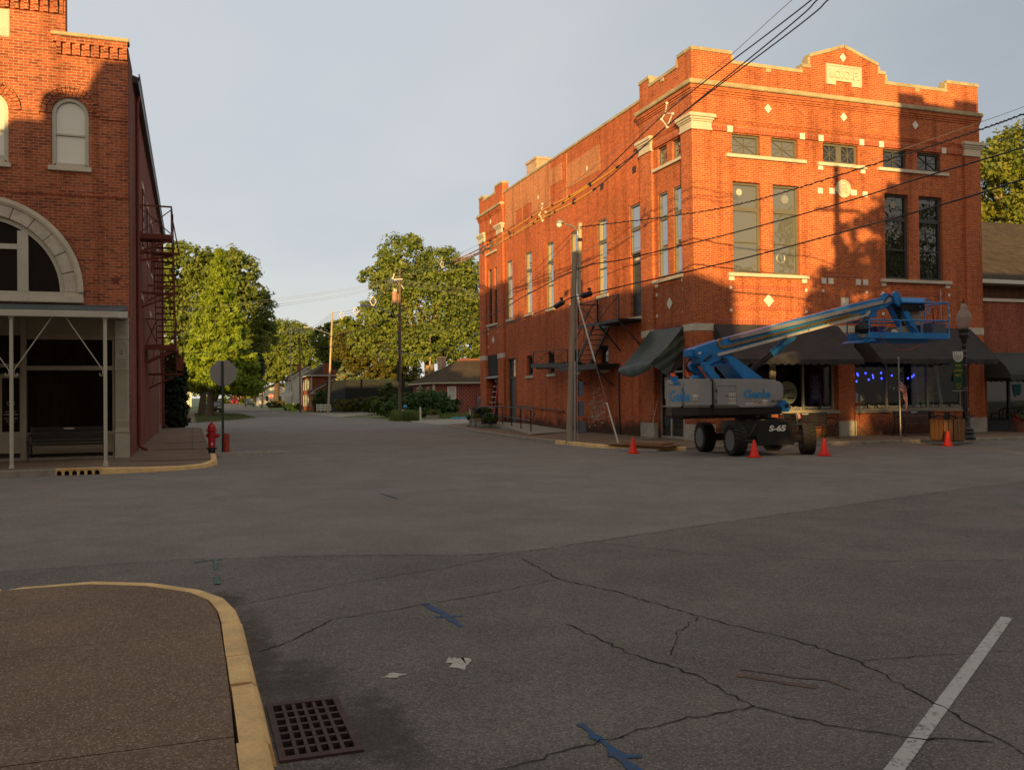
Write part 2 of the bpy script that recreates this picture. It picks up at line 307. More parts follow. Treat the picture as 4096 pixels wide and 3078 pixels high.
# ------------------------------------------------------------------ objects
def tag(o, label, cat, group=None):
    o['label'] = label; o['category'] = cat
    if group: o['group'] = group
    return o
def thing(name, label, cat, loc=(0, 0, 0), group=None, rotz=0.):
    o = bpy.data.objects.new(name, None); COL.objects.link(o); o.location = loc; o.rotation_euler = (0, 0, rotz); o.empty_display_size = .3
    o['wl'] = tuple(loc) if not rotz else (0., 0., 0.)
    return tag(o, label, cat, group)
def worldloc(o):
    v = Vector((0, 0, 0))
    while o is not None:
        v += Vector(o.location); o = o.parent
    return v
class MB:
    def __init__(s): s.v = []; s.f = []; s.m = []; s.mats = []; s.cur = 0
    def mat(s, n):
        if n not in s.mats: s.mats.append(n)
        s.cur = s.mats.index(n); return s
    def add(s, vs, fs):
        k = len(s.v); s.v += [tuple(v) for v in vs]
        for f in fs: s.f.append([i+k for i in f]); s.m.append(s.cur)
        return s
    def quad(s, a, b, c, d): return s.add((a, b, c, d), ((0, 1, 2, 3),))
    def box(s, x0, x1, y0, y1, z0, z1):
        if x0 > x1: x0, x1 = x1, x0
        if y0 > y1: y0, y1 = y1, y0
        if z0 > z1: z0, z1 = z1, z0
        return s.add([(x, y, z) for z in (z0, z1) for x, y in ((x0, y0), (x1, y0), (x1, y1), (x0, y1))],
                     ((3, 2, 1, 0), (4, 5, 6, 7), (0, 1, 5, 4), (1, 2, 6, 5), (2, 3, 7, 6), (3, 0, 4, 7)))
    def bar(s, p, q, w, h=None, upv=(0, 0, 1)):        # squared bar from p to q
        p, q = Vector(p), Vector(q); h = h or w; d = (q-p).normalized(); u = Vector(upv)
        if abs(d.dot(u)) > .98: u = Vector((0, 1, 0))
        a = d.cross(u).normalized(); b = a.cross(d).normalized(); a *= w/2; b *= h/2
        return s.add([p-a-b, p+a-b, p+a+b, p-a+b, q-a-b, q+a-b, q+a+b, q-a+b], ((3, 2, 1, 0), (4, 5, 6, 7), (0, 1, 5, 4), (1, 2, 6, 5), (2, 3, 7, 6), (3, 0, 4, 7)))
    def tube(s, pts, r, n=8, cap=True):
        pts = [Vector(p) for p in pts]; k = len(pts); rs = r if isinstance(r, (list, tuple)) else [r]*k
        vs = []; ref = None
        for i, p in enumerate(pts):
            d = (pts[min(i+1, k-1)]-pts[max(i-1, 0)]).normalized()
            if ref is None: ref = Vector((0, 0, 1)) if abs(d.z) < .9 else Vector((1, 0, 0))
            a = d.cross(ref).normalized(); b = a.cross(d).normalized(); ref = b
            vs += [p+rs[i]*(math.cos(2*PI*j/n)*a+math.sin(2*PI*j/n)*b) for j in range(n)]
        fs = [(i*n+j, i*n+(j+1) % n, (i+1)*n+(j+1) % n, (i+1)*n+j) for i in range(k-1) for j in range(n)]
        if cap: fs += [tuple(range(n))[::-1], tuple(range((k-1)*n, k*n))]
        return s.add(vs, fs)
    def lathe(s, prof, c=(0, 0, 0), n=16, axis='z'):
        vs = []; c = Vector(c)
        for r, z in prof:
            for j in range(n):
                x, y = r*math.cos(2*PI*j/n), r*math.sin(2*PI*j/n)
                vs.append(c+(Vector((x, y, z)) if axis == 'z' else Vector((z, x, y)) if axis == 'x' else Vector((x, z, y))))
        k = len(prof); fs = [(i*n+j, i*n+(j+1) % n, (i+1)*n+(j+1) % n, (i+1)*n+j) for i in range(k-1) for j in range(n)]
        if prof[0][0] > 1e-4: fs.append(tuple(range(n))[::-1])
        if prof[-1][0] > 1e-4: fs.append(tuple(range((k-1)*n, k*n)))
        return s.add(vs, fs)
    def prism(s, poly, axis, a, b):                     # polygon (u,v) extruded along an axis
        f = {'y': lambda u, v, t: (u, t, v), 'x': lambda u, v, t: (t, u, v), 'z': lambda u, v, t: (u, v, t)}[axis]
        n = len(poly); vs = [f(u, v, a) for u, v in poly]+[f(u, v, b) for u, v in poly]
        return s.add(vs, [tuple(range(n))[::-1], tuple(range(n, 2*n))]+[(i, (i+1) % n, n+(i+1) % n, n+i) for i in range(n)])
    def ball(s, c, r, n=10, sc=(1, 1, 1)):
        prof = [(r*math.sin(PI*i/n), -r*math.cos(PI*i/n)) for i in range(n+1)]
        k = len(s.v); s.lathe([(max(a, 1e-5), z) for a, z in prof], (0, 0, 0), n+2)
        for i in range(k, len(s.v)): v = s.v[i]; s.v[i] = (c[0]+v[0]*sc[0], c[1]+v[1]*sc[1], c[2]+v[2]*sc[2])
        return s
    def build(s, name, mat=None, parent=None, smooth=False, origin=None, bevel=0., local=False, recalc=True):
        off = Vector((0, 0, 0))
        if parent is not None and not local: off = worldloc(parent)
        elif origin is not None and not local: off = Vector(origin)
        me = bpy.data.meshes.new(name)
        me.from_pydata([(v[0]-off.x, v[1]-off.y, v[2]-off.z) for v in s.v], [], s.f)
        names = s.mats or [mat]
        for n in names: me.materials.append(MATS[n])
        if s.mats: me.polygons.foreach_set('material_index', s.m)
        if recalc or bevel:
            bm = bmesh.new(); bm.from_mesh(me)
            if bevel:
                bmesh.ops.bevel(bm, geom=[e for e in bm.edges if len(e.link_faces) == 2 and e.calc_face_angle(0) > .5], offset=bevel, segments=2, affect='EDGES', clamp_overlap=True)
            if recalc: bmesh.ops.recalc_face_normals(bm, faces=bm.faces)
            bm.to_mesh(me); bm.free()
        if smooth: me.polygons.foreach_set('use_smooth', [True]*len(me.polygons))
        me.update()
        o = bpy.data.objects.new(name, me); COL.objects.link(o)
        if parent is not None: o.parent = parent
        elif origin is not None: o.location = origin
        return o
def part(name, mat, parent, fn, **k):
    m = MB(); fn(m); return m.build(name, mat, parent, **k)
def single(name, label, cat, mat, fn, origin=None, group=None, **k):
    m = MB(); fn(m); return tag(m.build(name, mat, None, origin=origin, **k), label, cat, group)
def dup(root, loc, label=None, rotz=None, scale=None):
    def cp(o, p):
        c = o.copy(); COL.objects.link(c)
        if p is not None: c.parent = p
        for ch in o.children: cp(ch, c)
        return c
    r = cp(root, None); r.location = loc
    if rotz is not None: r.rotation_euler[2] = rotz
    if scale: r.scale = (scale,)*3
    if label: r['label'] = label
    return r
def lettering(txt, mat, parent, org, ux, uy, size, name='lettering', align='LEFT', bold=0., shear=0., width=1., depth=.004, local=False, spacing=1.):
    cu = bpy.data.curves.new('t', 'FONT'); cu.body = txt; cu.size = size; cu.align_x = align; cu.offset = bold; cu.shear = shear; cu.extrude = depth/2; cu.space_character = spacing; cu.resolution_u = 3
    o = bpy.data.objects.new('t', cu); COL.objects.link(o)
    me = bpy.data.meshes.new_from_object(o); COL.objects.unlink(o); bpy.data.objects.remove(o)
    ux, uy = Vector(ux).normalized(), Vector(uy).normalized(); uz = ux.cross(uy); org = Vector(org)
    off = Vector((0, 0, 0)) if local else worldloc(parent)
    co = np.empty(len(me.vertices)*3); me.vertices.foreach_get('co', co); co = co.reshape(-1, 3)
    M3 = np.array([ux*width, uy, uz]); co = co@M3+np.array(org-off)
    me.vertices.foreach_set('co', co.ravel()); me.materials.clear(); me.materials.append(MATS[mat]); me.update(); me.name = name
    r = bpy.data.objects.new(name, me); COL.objects.link(r); r.parent = parent
    return r
def structure(o): o['kind'] = 'structure'; return o
def boxA(m, ax, c, u0, u1, d0, d1, z0, z1):            # box on a wall: u along it, d into it
    return m.box(u0, u1, c+d0, c+d1, z0, z1) if ax == 'x' else m.box(c+d0, c+d1, u0, u1, z0, z1)
def ptA(ax, c, u, d, z): return (u, c+d, z) if ax == 'x' else (c+d, u, z)
def wall_grid(m, ax, c, u0, u1, z0, z1, holes, depth, d0=0.):
    us = sorted({u0, u1, *[x for h in holes for x in h[:2]]}); zs = sorted({z0, z1, *[x for h in holes for x in h[2:4]]})
    for i in range(len(us)-1):
        for j in range(len(zs)-1):
            a, b, e, f = us[i], us[i+1], zs[j], zs[j+1]; mu, mz = (a+b)/2, (e+f)/2
            if any(h[0] < mu < h[1] and h[2] < mz < h[3] for h in holes): continue
            m.quad(ptA(ax, c, a, d0, e), ptA(ax, c, b, d0, e), ptA(ax, c, b, d0, f), ptA(ax, c, a, d0, f))
    for a, b, e, f in holes:
        for (p, q), (r, s_) in (((a, e), (b, e)), ((b, e), (b, f)), ((b, f), (a, f)), ((a, f), (a, e))):
            m.quad(ptA(ax, c, p, d0, q), ptA(ax, c, r, d0, s_), ptA(ax, c, r, d0+depth, s_), ptA(ax, c, p, d0+depth, q))
def window(parent, ax, c, u0, u1, z0, z1, glassm, framem='sash_paint', depth=.12, bars=(), fw_=.07, cross=False, mull=(), name='window', low=None):
    """frame with its panes; bars = heights of rails, mull = u of mullions; cross adds the union-jack muntins"""
    m = MB(); d = depth
    boxA(m, ax, c, u0, u0+fw_, d-.03, d+.06, z0, z1); boxA(m, ax, c, u1-fw_, u1, d-.03, d+.06, z0, z1)
    boxA(m, ax, c, u0+fw_, u1-fw_, d-.03, d+.06, z1-fw_, z1); boxA(m, ax, c, u0+fw_, u1-fw_, d-.03, d+.06, z0, z0+fw_)
    for b in bars:
        zb, hb = b if isinstance(b, tuple) else (b, .05)
        boxA(m, ax, c, u0+fw_, u1-fw_, d-.024, d+.06, zb-hb/2, zb+hb/2)
    for b in mull:
        ub, wb = b if isinstance(b, tuple) else (b, .05)
        boxA(m, ax, c, ub-wb/2, ub+wb/2, d-.018, d+.054, z0+fw_, z1-fw_)
    if cross:
        cells = [u0+fw_]+[x for b in mull for x in ((b[0]-b[1]/2, b[0]+b[1]/2) if isinstance(b, tuple) else (b, b))]+[u1-fw_]
        for k in range(0, len(cells), 2):
            a, b = cells[k], cells[k+1]; cu, cz = (a+b)/2, (z0+z1)/2
            dd = d+.012
            m.bar(ptA(ax, c, a, dd, z0+fw_), ptA(ax, c, b, dd, z1-fw_), .028, .02); m.bar(ptA(ax, c, a, dd+.004, z1-fw_), ptA(ax, c, b, dd+.004, z0+fw_), .028, .02)
            m.bar(ptA(ax, c, a, dd+.008, cz), ptA(ax, c, b, dd+.008, cz), .028, .02); m.bar(ptA(ax, c, cu, dd-.004, z0+fw_), ptA(ax, c, cu, dd-.004, z1-fw_), .028, .02)
    f = m.build(name, framem, parent)
    g = MB(); boxA(g, ax, c, u0+.02, u1-.02, d+.03, d+.045, z0+.02, z1-.02); g.build('pane', glassm, f)
    if low:
        g = MB(); boxA(g, ax, c, u0+fw_, u0+fw_+(u1-u0)*low[1], d+.018, d+.028, low[2], low[3]) ; g.build('curtain', low[0], f)
    return f
# foliage: thousands of leaf faces spread over clumps
def foliage(name, mat, parent, blobs, n, size, seed=1, shell=.55, aspect=1.6, droop=0., clump=.16, upb=.5, kind=None, per=26):
    rng = np.random.default_rng(seed); P = []; Nn = []
    wts = np.array([(b[1][0]*b[1][1]*b[1][2])**(2/3) for b in blobs]); wts /= wts.sum()
    for b, wt in zip(blobs, wts):
        c, r = np.array(b[0], float), np.array(b[1], float); k = max(3, int(n*wt/per))
        d = rng.normal(size=(k, 3)); d /= np.linalg.norm(d, axis=1)[:, None]
        rad = shell+(1.06-shell)*rng.random(k)**.6
        cc = c+d*r*rad[:, None]; cr = r.mean()*clump*(.6+.9*rng.random(k))
        idx = np.repeat(np.arange(k), per); e = rng.normal(size=(k*per, 3)); e /= np.linalg.norm(e, axis=1)[:, None]; e *= (rng.random(k*per)**.5)[:, None]
        p = cc[idx]+e*cr[idx][:, None]*np.array([1.15, 1.15, .75])
        P.append(p); Nn.append(d[idx]*.5+e*.6)
    P = np.vstack(P); Nv = np.vstack(Nn); m_ = len(P)
    Nv = Nv+rng.normal(size=(m_, 3))*.55+np.array([0, 0, upb]); Nv /= np.linalg.norm(Nv, axis=1)[:, None]
    a = rng.normal(size=(m_, 3)); a[:, 2] -= droop; a -= Nv*(a*Nv).sum(1)[:, None]; a /= np.linalg.norm(a, axis=1)[:, None]; b = np.cross(Nv, a)
    s_ = size*(.6+.8*rng.random(m_))[:, None]; a *= s_*aspect*.5; b *= s_*.5
    V = np.empty((m_, 4, 3)); V[:, 0] = P-a; V[:, 1] = P+b-.15*a; V[:, 2] = P+a; V[:, 3] = P-b-.15*a
    off = np.array(worldloc(parent)) if parent is not None else np.zeros(3)
    V = (V-off).reshape(-1, 3)
    me = bpy.data.meshes.new(name); me.vertices.add(m_*4); me.vertices.foreach_set('co', V.ravel()); me.loops.add(m_*4); me.loops.foreach_set('vertex_index', np.arange(m_*4))
    me.polygons.add(m_); me.polygons.foreach_set('loop_start', np.arange(0, m_*4, 4)); me.polygons.foreach_set('loop_total', np.full(m_, 4)); me.materials.append(MATS[mat]); me.update(calc_edges=True)
    o = bpy.data.objects.new(name, me); COL.objects.link(o)
    if parent is not None: o.parent = parent
    return o
def limb(m, a, b, r0, r1, seed, n=7, k=6, wob=.08):
    rnd = random.Random(seed); a, b = Vector(a), Vector(b); L_ = (b-a).length; pts = []; rs = []
    for i in range(k+1):
        t = i/k; j = 0 if i in (0,) else L_*wob*.5
        pts.append(a.lerp(b, t)+Vector((rnd.uniform(-j, j), rnd.uniform(-j, j), L_*.06*math.sin(PI*t)))); rs.append(r0+(r1-r0)*t**.8)
    m.tube(pts, rs, n)
def tree(name, label, base, trunk, blobs, n, size, leaf, group=None, bark='bark', seed=1, limbs=True, **k):
    """trunk = (top point, base radius, top radius); blobs = [(centre, radii)] in world metres"""
    t = thing(name, label, 'tree' if 'shrub' not in name and 'bush' not in name and 'hedge' not in name else 'shrub', base, group)
    m = MB(); top, r0, r1 = trunk; b = Vector(base)
    m.tube([b+Vector((0, 0, -.1)), b+Vector((0, 0, .25)), b+Vector((0, 0, .9)), b.lerp(Vector(top), .5), top], [r0*1.55, r0*1.2, r0, (r0+r1)/2, r1], 10)
    if limbs:
        for i, (c, r) in enumerate(blobs):
            st = b.lerp(Vector(top), .62+.36*((i*37) % 10)/10); cen = Vector(c)
            limb(m, st, st.lerp(cen, .95), r1*.75, r1*.16, seed*31+i)
            for q in range(2):
                rn = random.Random(seed*77+i*5+q); e = Vector((rn.uniform(-1, 1), rn.uniform(-1, 1), rn.uniform(-.2, .9)))
                mid = st.lerp(cen, .55); limb(m, mid, cen+Vector((e.x*r[0]*.7, e.y*r[1]*.7, e.z*r[2]*.7)), r1*.35, r1*.08, seed*91+i*7+q, 5, 4)
    m.build('trunk', bark, t, smooth=True)
    foliage('crown', leaf, t, blobs, n, size, seed, **k)
    return t
def blobset(c, r, k, seed, squash=.8, lo=-.6, hi=1.):   # an uneven crown of several lobes round an envelope
    rn = random.Random(seed); out = []
    for i in range(k):
        a = 2*PI*i/k*1.618*3+rn.uniform(-.4, .4); h = lo+(hi-lo)*(i+.5)/k
        q = math.sqrt(max(.08, 1-h*h))*rn.uniform(.45, .78); s_ = rn.uniform(.34, .52)
        out.append(((c[0]+r[0]*q*math.cos(a), c[1]+r[1]*q*math.sin(a), c[2]+r[2]*h*.82), (r[0]*s_, r[1]*s_, r[2]*s_*squash)))
    out.append((c, (r[0]*.6, r[1]*.6, r[2]*.6)))
    return out
# ------------------------------------------------------------------ ground, roads, pavements
def zg(y): return max(0., (y-140)*.0048)
def zsheet(name, mat, poly, dz, step=None):
    m = MB(); m.add([(x, y, zg(y)+dz) for x, y in poly], [tuple(range(len(poly)))]); return structure(m.build(name, mat, recalc=False))
m = MB(); ys = [-80, 0, 60, 140, 200, 300, 500, 900, 1600]
for a, b in zip(ys, ys[1:]):
    for x0, x1 in ((-700, -60), (-60, 80), (80, 900)): m.quad((x0, a, zg(a)-.05), (x1, a, zg(a)-.05), (x1, b, zg(b)-.05), (x0, b, zg(b)-.05))
structure(m.build('ground', 'grass_green', recalc=False))
GX0, GX1, GY0, GY1 = .375, .735, 4.28, 5.07
m = MB()
def strip(x0, x1, y0, y1, holes=()):
    xs = sorted({x0, x1, *[h for q in holes for h in q[:2]]}); ysl = sorted({y0, y1, *[h for q in holes for h in q[2:]]})
    for i in range(len(xs)-1):
        for j in range(len(ysl)-1):
            a, b, e, f = xs[i], xs[i+1], ysl[j], ysl[j+1]
            if any(q[0] < (a+b)/2 < q[1] and q[2] < (e+f)/2 < q[3] for q in holes): continue
            m.quad((a, e, 0), (b, e, 0), (b, f, 0), (a, f, 0))
strip(-90, 110, 8.85, 27.); strip(-60, 110, 27., 60.) if False else None
strip(-.3, 14.9, 27., 60.)
structure(m.build('road', 'asphalt', recalc=False))
m = MB()     # darker newer paving of the near quarter of the crossing, seam at its far edge
seam = [(-90, 9.75), (.1, 10.15), (.25, 9.98), (1.1, 9.82), (2.1, 9.45), (2.65, 9.18), (3.4, 9.15), (6, 10.05), (9, 11.0), (13, 12.3), (20, 14.2), (110, 38)]
m.quad((-90, -8, .004), (GX0, -8, .004), (GX0, GY0, .004), (-90, GY0, .004)); m.quad((GX1, -8, .004), (110, -8, .004), (110, GY0, .004), (GX1, GY0, .004)); m.quad((GX0, -8, .004), (GX1, -8, .004), (GX1, GY0, .004), (GX0, GY0, .004))
m.quad((-90, GY0, .004), (GX0, GY0, .004), (GX0, GY1, .004), (-90, GY1, .004)); m.quad((GX1, GY0, .004), (110, GY0, .004), (110, GY1, .004), (GX1, GY1, .004))
m.quad((-90, GY1, .004), (110, GY1, .004), (110, 9., .004), (-90, 9., .004))
for (a, b), (c, d) in zip(seam, seam[1:]): m.quad((a, 9., .004), (c, 9., .004), (c, d, .004), (a, b, .004))
structure(m.build('near_road', 'asphalt_dark', recalc=False))
# the side street running away to the north, and the lane across it
m = MB(); rows = [(60, -3., 14.9), (74.5, -3., 14.9), (74.6, .1, 14.9), (79, 1.75, 14.3), (88, 5.0, 13.9), (104, 5.9, 13.6), (119, 5.9, 13.4), (128, 3.4, 13.2), (140, 3.2, 12.6), (170, 3.6, 12.2), (215, 4.6, 12.6), (290, 6.5, 14.), (420, 9, 18)]
for (a, x0, x1), (b, x2, x3) in zip(rows, rows[1:]): m.quad((x0, a, zg(a)), (x1, a, zg(a)), (x3, b, zg(b)), (x2, b, zg(b)))
m.quad((-40, 143, .02), (3.2, 143, .02), (3.3, 150, .055), (-40, 150, .055)); m.quad((12.6, 143, .02), (60, 143, .02), (60, 150, .055), (12.5, 150, .055)); m.quad((-40, 60, 0), (-3, 60, 0), (-3, 74.5, 0), (-40, 74.5, 0))
structure(m.build('side_street', 'asphalt', recalc=False))
zsheet('gravel_lot', 'gravel_lot', [(14.9, 54.5), (60, 54.5), (60, 64), (24, 73), (16, 70), (14.9, 64)], .004)
zsheet('gravel_verge', 'gravel_lot', [(13.4, 88), (19, 100), (26, 103), (26, 112), (17, 111), (13.3, 119)], .008)
zsheet('lane', 'asphalt', [(14.9, 112.5), (60, 112.5), (60, 118.5), (14, 121)], .012)
# pavement on the near corner with its painted kerb
KI = [(-60, 8.40), (-1.49, 8.40), (-1.33, 8.42), (-.82, 8.41), (-.38, 8.13), (-.03, 7.72), (.11, 7.35), (.165, 6.95), (.18, 6.56), (.185, 5.63), (.185, 4.73), (.18, 3.92), (.18, -8)]
KO = [(-60, 8.50), (-1.5, 8.50), (-1.34, 8.53), (-.80, 8.54), (-.33, 8.25), (.06, 7.79), (.235, 7.38), (.295, 6.99), (.315, 6.53), (.325, 5.60), (.325, 4.70), (.325, 3.90), (.325, -8)]
m = MB(); poly = [(x-.012 if i > 5 else x, y-.012 if i < 7 else y) for i, (x, y) in enumerate(KI)]+[(-60, -8)]
def slab(m, poly, z): n = len(poly); m.add([(x, y, z) for x, y in poly]+[(x, y, -.02) for x, y in poly], [tuple(range(n))]+[(i, (i+1) % n, n+(i+1) % n, n+i) for i in range(n)])
cut = [6.30, 4.33]
for lo, hi in ((-8, 4.325), (4.337, 6.297), (6.303, 99)):
    pp = [p for p in poly[:-1] if lo <= p[1] <= hi]; xr = .168
    q = []
    if hi < 50: q = [(-60, hi-.25 if hi < 5 else hi-.10), (xr, hi)]+[(x, y) for x, y in pp]
    else: q = list(pp)
    q += [(xr, lo), (-60, lo-.25 if lo == 4.337 else lo-.10 if lo == 6.303 else lo)]
    slab(m, q, .128)
structure(m.build('pavement', 'aggregate'))
def kerb(m, ins, outs, zs, gaps=(), zf=-.02):
    prof = []
    for (a, b), (c, d), z in zip(ins, outs, zs):
        a, c = Vector((a, b, 0)), Vector((c, d, 0)); n = (c-a).normalized(); h = z
        prof.append([a+Vector((0, 0, zf)), a+Vector((0, 0, h)), a.lerp(c, .78)+Vector((0, 0, h+.003)), c+Vector((0, 0, h-.018))-n*.006, c+Vector((0, 0, h*.72)), c+n*.028+Vector((0, 0, zf))])
    for p, q in zip(prof, prof[1:]):
        m.add(p+q, [(i, i+1, 6+i+1, 6+i) for i in range(5)]+[(0, 1, 2, 3, 4, 5)[::-1], (6, 7, 8, 9, 10, 11)])
segs = [[0, 1], [1, 2, 3, 4, 5, 6, 7], [(7.0, 6.56)], [8, 9]]
m = MB()
def interp(y): return ((.184, y), (.324, y))
kerb(m, KI[:2], KO[:2], [.12, .12])
kerb(m, KI[1:9], KO[1:9], [.105, .12, .125, .13, .13, .132, .132, .132])
rn = random.Random(3)
for a, b in ((6.54, 5.685), (5.67, 5.12), (5.104, 4.232), (4.216, 3.30), (3.285, 2.2), (2.18, -8)):
    j = rn.uniform(-.011, .011); dz = rn.uniform(-.008, .008)
    ys_ = [a-(a-b)*k/4 for k in range(5)]
    kerb(m, [(interp(y)[0][0]+j, y) for y in ys_], [(interp(y)[1][0]+j, y) for y in ys_], [.132+dz]*5)
structure(m.build('kerb', 'yellow_kerb', smooth=False))
# far side, west corner (by the arched building)
zk = .13
LK = [(-90, 22.95), (-2.95, 22.95), (-2.0, 22.95), (-1.0, 23.05), (-.25, 23.35), (.3, 23.95), (.58, 24.9), (.62, 26.2), (.64, 29), (.64, 57.2)]
LZ = [.15, .15, .15, .12, .10, .10, .12, .13, .13, .13]
m = MB(); n = len(LK)
m.add([(x-.15 if i > 4 else x, y+.15 if i < 6 else y, z-.004) for i, ((x, y), z) in enumerate(zip(LK, LZ))]+[(-3.5, 57.2, .128), (-3.5, 30, .128), (-90, 30, .128)], [tuple(range(n+3))])
structure(m.build('west_pavement', 'aggregate', recalc=False))
m = MB()
for y in (25.35, 31, 36, 42, 48, 53): m.box(-1.6, .49, y, y+.02, .12, .1305)
m.box(-.02, .0, 31, 57, .12, .1302)
structure(m.build('pavement_joint', 'tar'))
def kpath(pts, wd=.15):
    ins = []
    for i, p in enumerate(pts):
        a, b = Vector(pts[max(0, i-1)]), Vector(pts[min(len(pts)-1, i+1)]); d = (b-a).normalized(); nrm = Vector((-d.y, d.x)); ins.append((p[0]+nrm.x*wd, p[1]+nrm.y*wd))
    return ins
IN = kpath(LK)
m = MB(); kerb(m, IN[:2], LK[:2], LZ[:2]); structure(m.build('grey_kerb', 'kerb_concrete'))
m = MB(); kerb(m, IN[2:9], LK[2:9], LZ[2:9]); structure(m.build('yellow_kerb', 'yellow_kerb'))
m = MB(); kerb(m, IN[8:], LK[8:], LZ[8:]); structure(m.build('street_kerb', 'kerb_concrete'))
t = thing('storm_inlet', 'yellow kerb inlet with six round holes in front of the porch posts', 'drain', (-2.5, 23, 0))
def f(m):
    hs = []; y = 22.925
    for i in range(6):
        cx_ = -2.88+.145*i; hs.append((cx_, .062, .052))
    x0, x1, z0, z1 = -2.955, -2.005, -.01, .155
    # front plate as strips between the holes, each hole an octagonal arch of quads
    xs = [x0]
    m.box(x0, x1, y, 23.12, .118, z1); m.box(x0, x1, y+.12, 23.11, z0, .117)
    for i, (cx_, cz, r) in enumerate(hs):
        a = -2.955+.158*i; b = a+.158; c_ = (a+b)/2; pts = [(c_+r*math.cos(PI*k/8), .055+r*math.sin(PI*k/8)) for k in range(9)]
        m.prism([(a, z0), (c_-r, z0)]+[(c_-r, .055)]+pts[::-1][1:]+[(c_+r, z0), (b, z0), (b, .117), (a, .117)], 'y', y+.006, y+.10)
part('face', 'yellow_kerb', t, f)
part('throat', 'pit', t, lambda m: m.box(-2.95, -2.01, 23.026, 23.038, 0, .115))
# far side, east corner (by the brick hall)
EK = [(14.85, 54.4), (14.3, 53.6), (13.95, 51.5), (13.4, 46), (12.85, 42), (12.3, 35), (12.2, 30), (12.32, 27.6), (12.6, 26.1), (13.2, 25.0), (14.2, 24.35), (15.6, 24.12), (19, 24.0), (22, 23.82), (26.8, 23.35), (60, 20.5)]
EZ = [.05, .09, .12, .13, .13, .13, .13, .12, .10, .09, .10, .12, .13, .13, .13, .13]
n = len(EK); m = MB()
m.add([(x, y, z-.004) for (x, y), z in zip(kpath(EK, .13), EZ)]+[(60, 27.6, .126), (16.4, 27.6, .126), (16.4, 54.4, .126)], [tuple(range(n+3))])
structure(m.build('east_pavement', 'aggregate', recalc=False))
IN = kpath(EK)
m = MB(); kerb(m, IN[:7], EK[:7], EZ[:7]); kerb(m, IN[10:], EK[10:], EZ[10:]); structure(m.build('east_kerb', 'kerb_concrete'))
m = MB(); kerb(m, IN[6:11], EK[6:11], EZ[6:11]); structure(m.build('east_yellow_kerb', 'yellow_kerb'))
# verge under the street trees and other grass
zsheet('verge', 'soil', [(.15, 75.2), (1.6, 77.8), (4.6, 87), (5.7, 104), (5.7, 119), (3.3, 128), (2.2, 142), (.75, 142), (.2, 110)], .03)
zsheet('footpath', 'aggregate', [(-1.3, 74.6), (.1, 74.6), (.2, 110), (.75, 142), (-.9, 142), (-1.4, 110)], .02)
def grass(name, polys, n, h, seed, mat='grass_green', z=.03):
    rng = np.random.default_rng(seed); V = []
    for (x0, x1, y0, y1, test) in polys:
        p = rng.random((n, 2))*[x1-x0, y1-y0]+[x0, y0]
        if test: p = p[[test(a, b) for a, b in p]]
        a = rng.random(len(p))*2*PI; hh = h*(.5+rng.random(len(p))); w_ = h*.22
        zz_ = np.array([zg(y)+z for y in p[:, 1]])
        lean = rng.normal(size=(len(p), 2))*h*.3
        q = np.zeros((len(p), 3, 3)); q[:, 0] = np.c_[p[:, 0]-w_*np.cos(a), p[:, 1]-w_*np.sin(a), zz_]; q[:, 1] = np.c_[p[:, 0]+w_*np.cos(a), p[:, 1]+w_*np.sin(a), zz_]; q[:, 2] = np.c_[p+lean, zz_+hh]
        V.append(q)
    V = np.vstack(V).reshape(-1, 3); k = len(V)//3
    me = bpy.data.meshes.new(name); me.from_pydata(V.tolist(), [], [(3*i, 3*i+1, 3*i+2) for i in range(k)]); me.materials.append(MATS[mat])
    o = bpy.data.objects.new(name, me); COL.objects.link(o); o['kind'] = 'stuff'; return o
grass('grass', [(.2, 5.7, 75.2, 130, lambda x, y: x < (1.6+(y-77.8)*.33 if y < 88 else 5.7 if y < 119 else 5.7-(y-119)*.24) and x > .25),
                (13.6, 40, 73, 112, lambda x, y: not (17 < x < 26 and 99 < y) and x > 17.5 and y > 72+(x-17)*.3)], 9000, .10, 4)
# painted marks and cracks in the paving
def ribbon(m, pts, w, z=.008, jit=0., seed=1, taper=False):
    rn = random.Random(seed); P = []
    for i in range(len(pts)-1):
        a, b = Vector((*pts[i], 0)), Vector((*pts[i+1], 0)); k = max(1, int((b-a).length/.06)) if jit else 1
        for j in range(k): P.append(a.lerp(b, j/k)+Vector((rn.uniform(-jit, jit), rn.uniform(-jit, jit), 0)))
    P.append(Vector((*pts[-1], 0))); vs = []
    for i, p in enumerate(P):
        d = (P[min(i+1, len(P)-1)]-P[max(0, i-1)]).normalized(); nrm = Vector((-d.y, d.x, 0)); ww = w*(rn.uniform(.45, 1.5) if jit else 1)/2
        if taper: ww *= max(.15, 1-i/len(P))
        vs += [p+nrm*ww+Vector((0, 0, z)), p-nrm*ww+Vector((0, 0, z))]
    m.add(vs, [(2*i, 2*i+1, 2*i+3, 2*i+2) for i in range(len(P)-1)])
m = MB()
C1 = [(3.17, 8.75), (3.12, 7.63), (3.35, 7.0), (3.55, 5.92), (3.81, 5.11), (3.87, 4.62), (3.72, 3.89), (3.6, 3.34), (3.55, 3.0)]
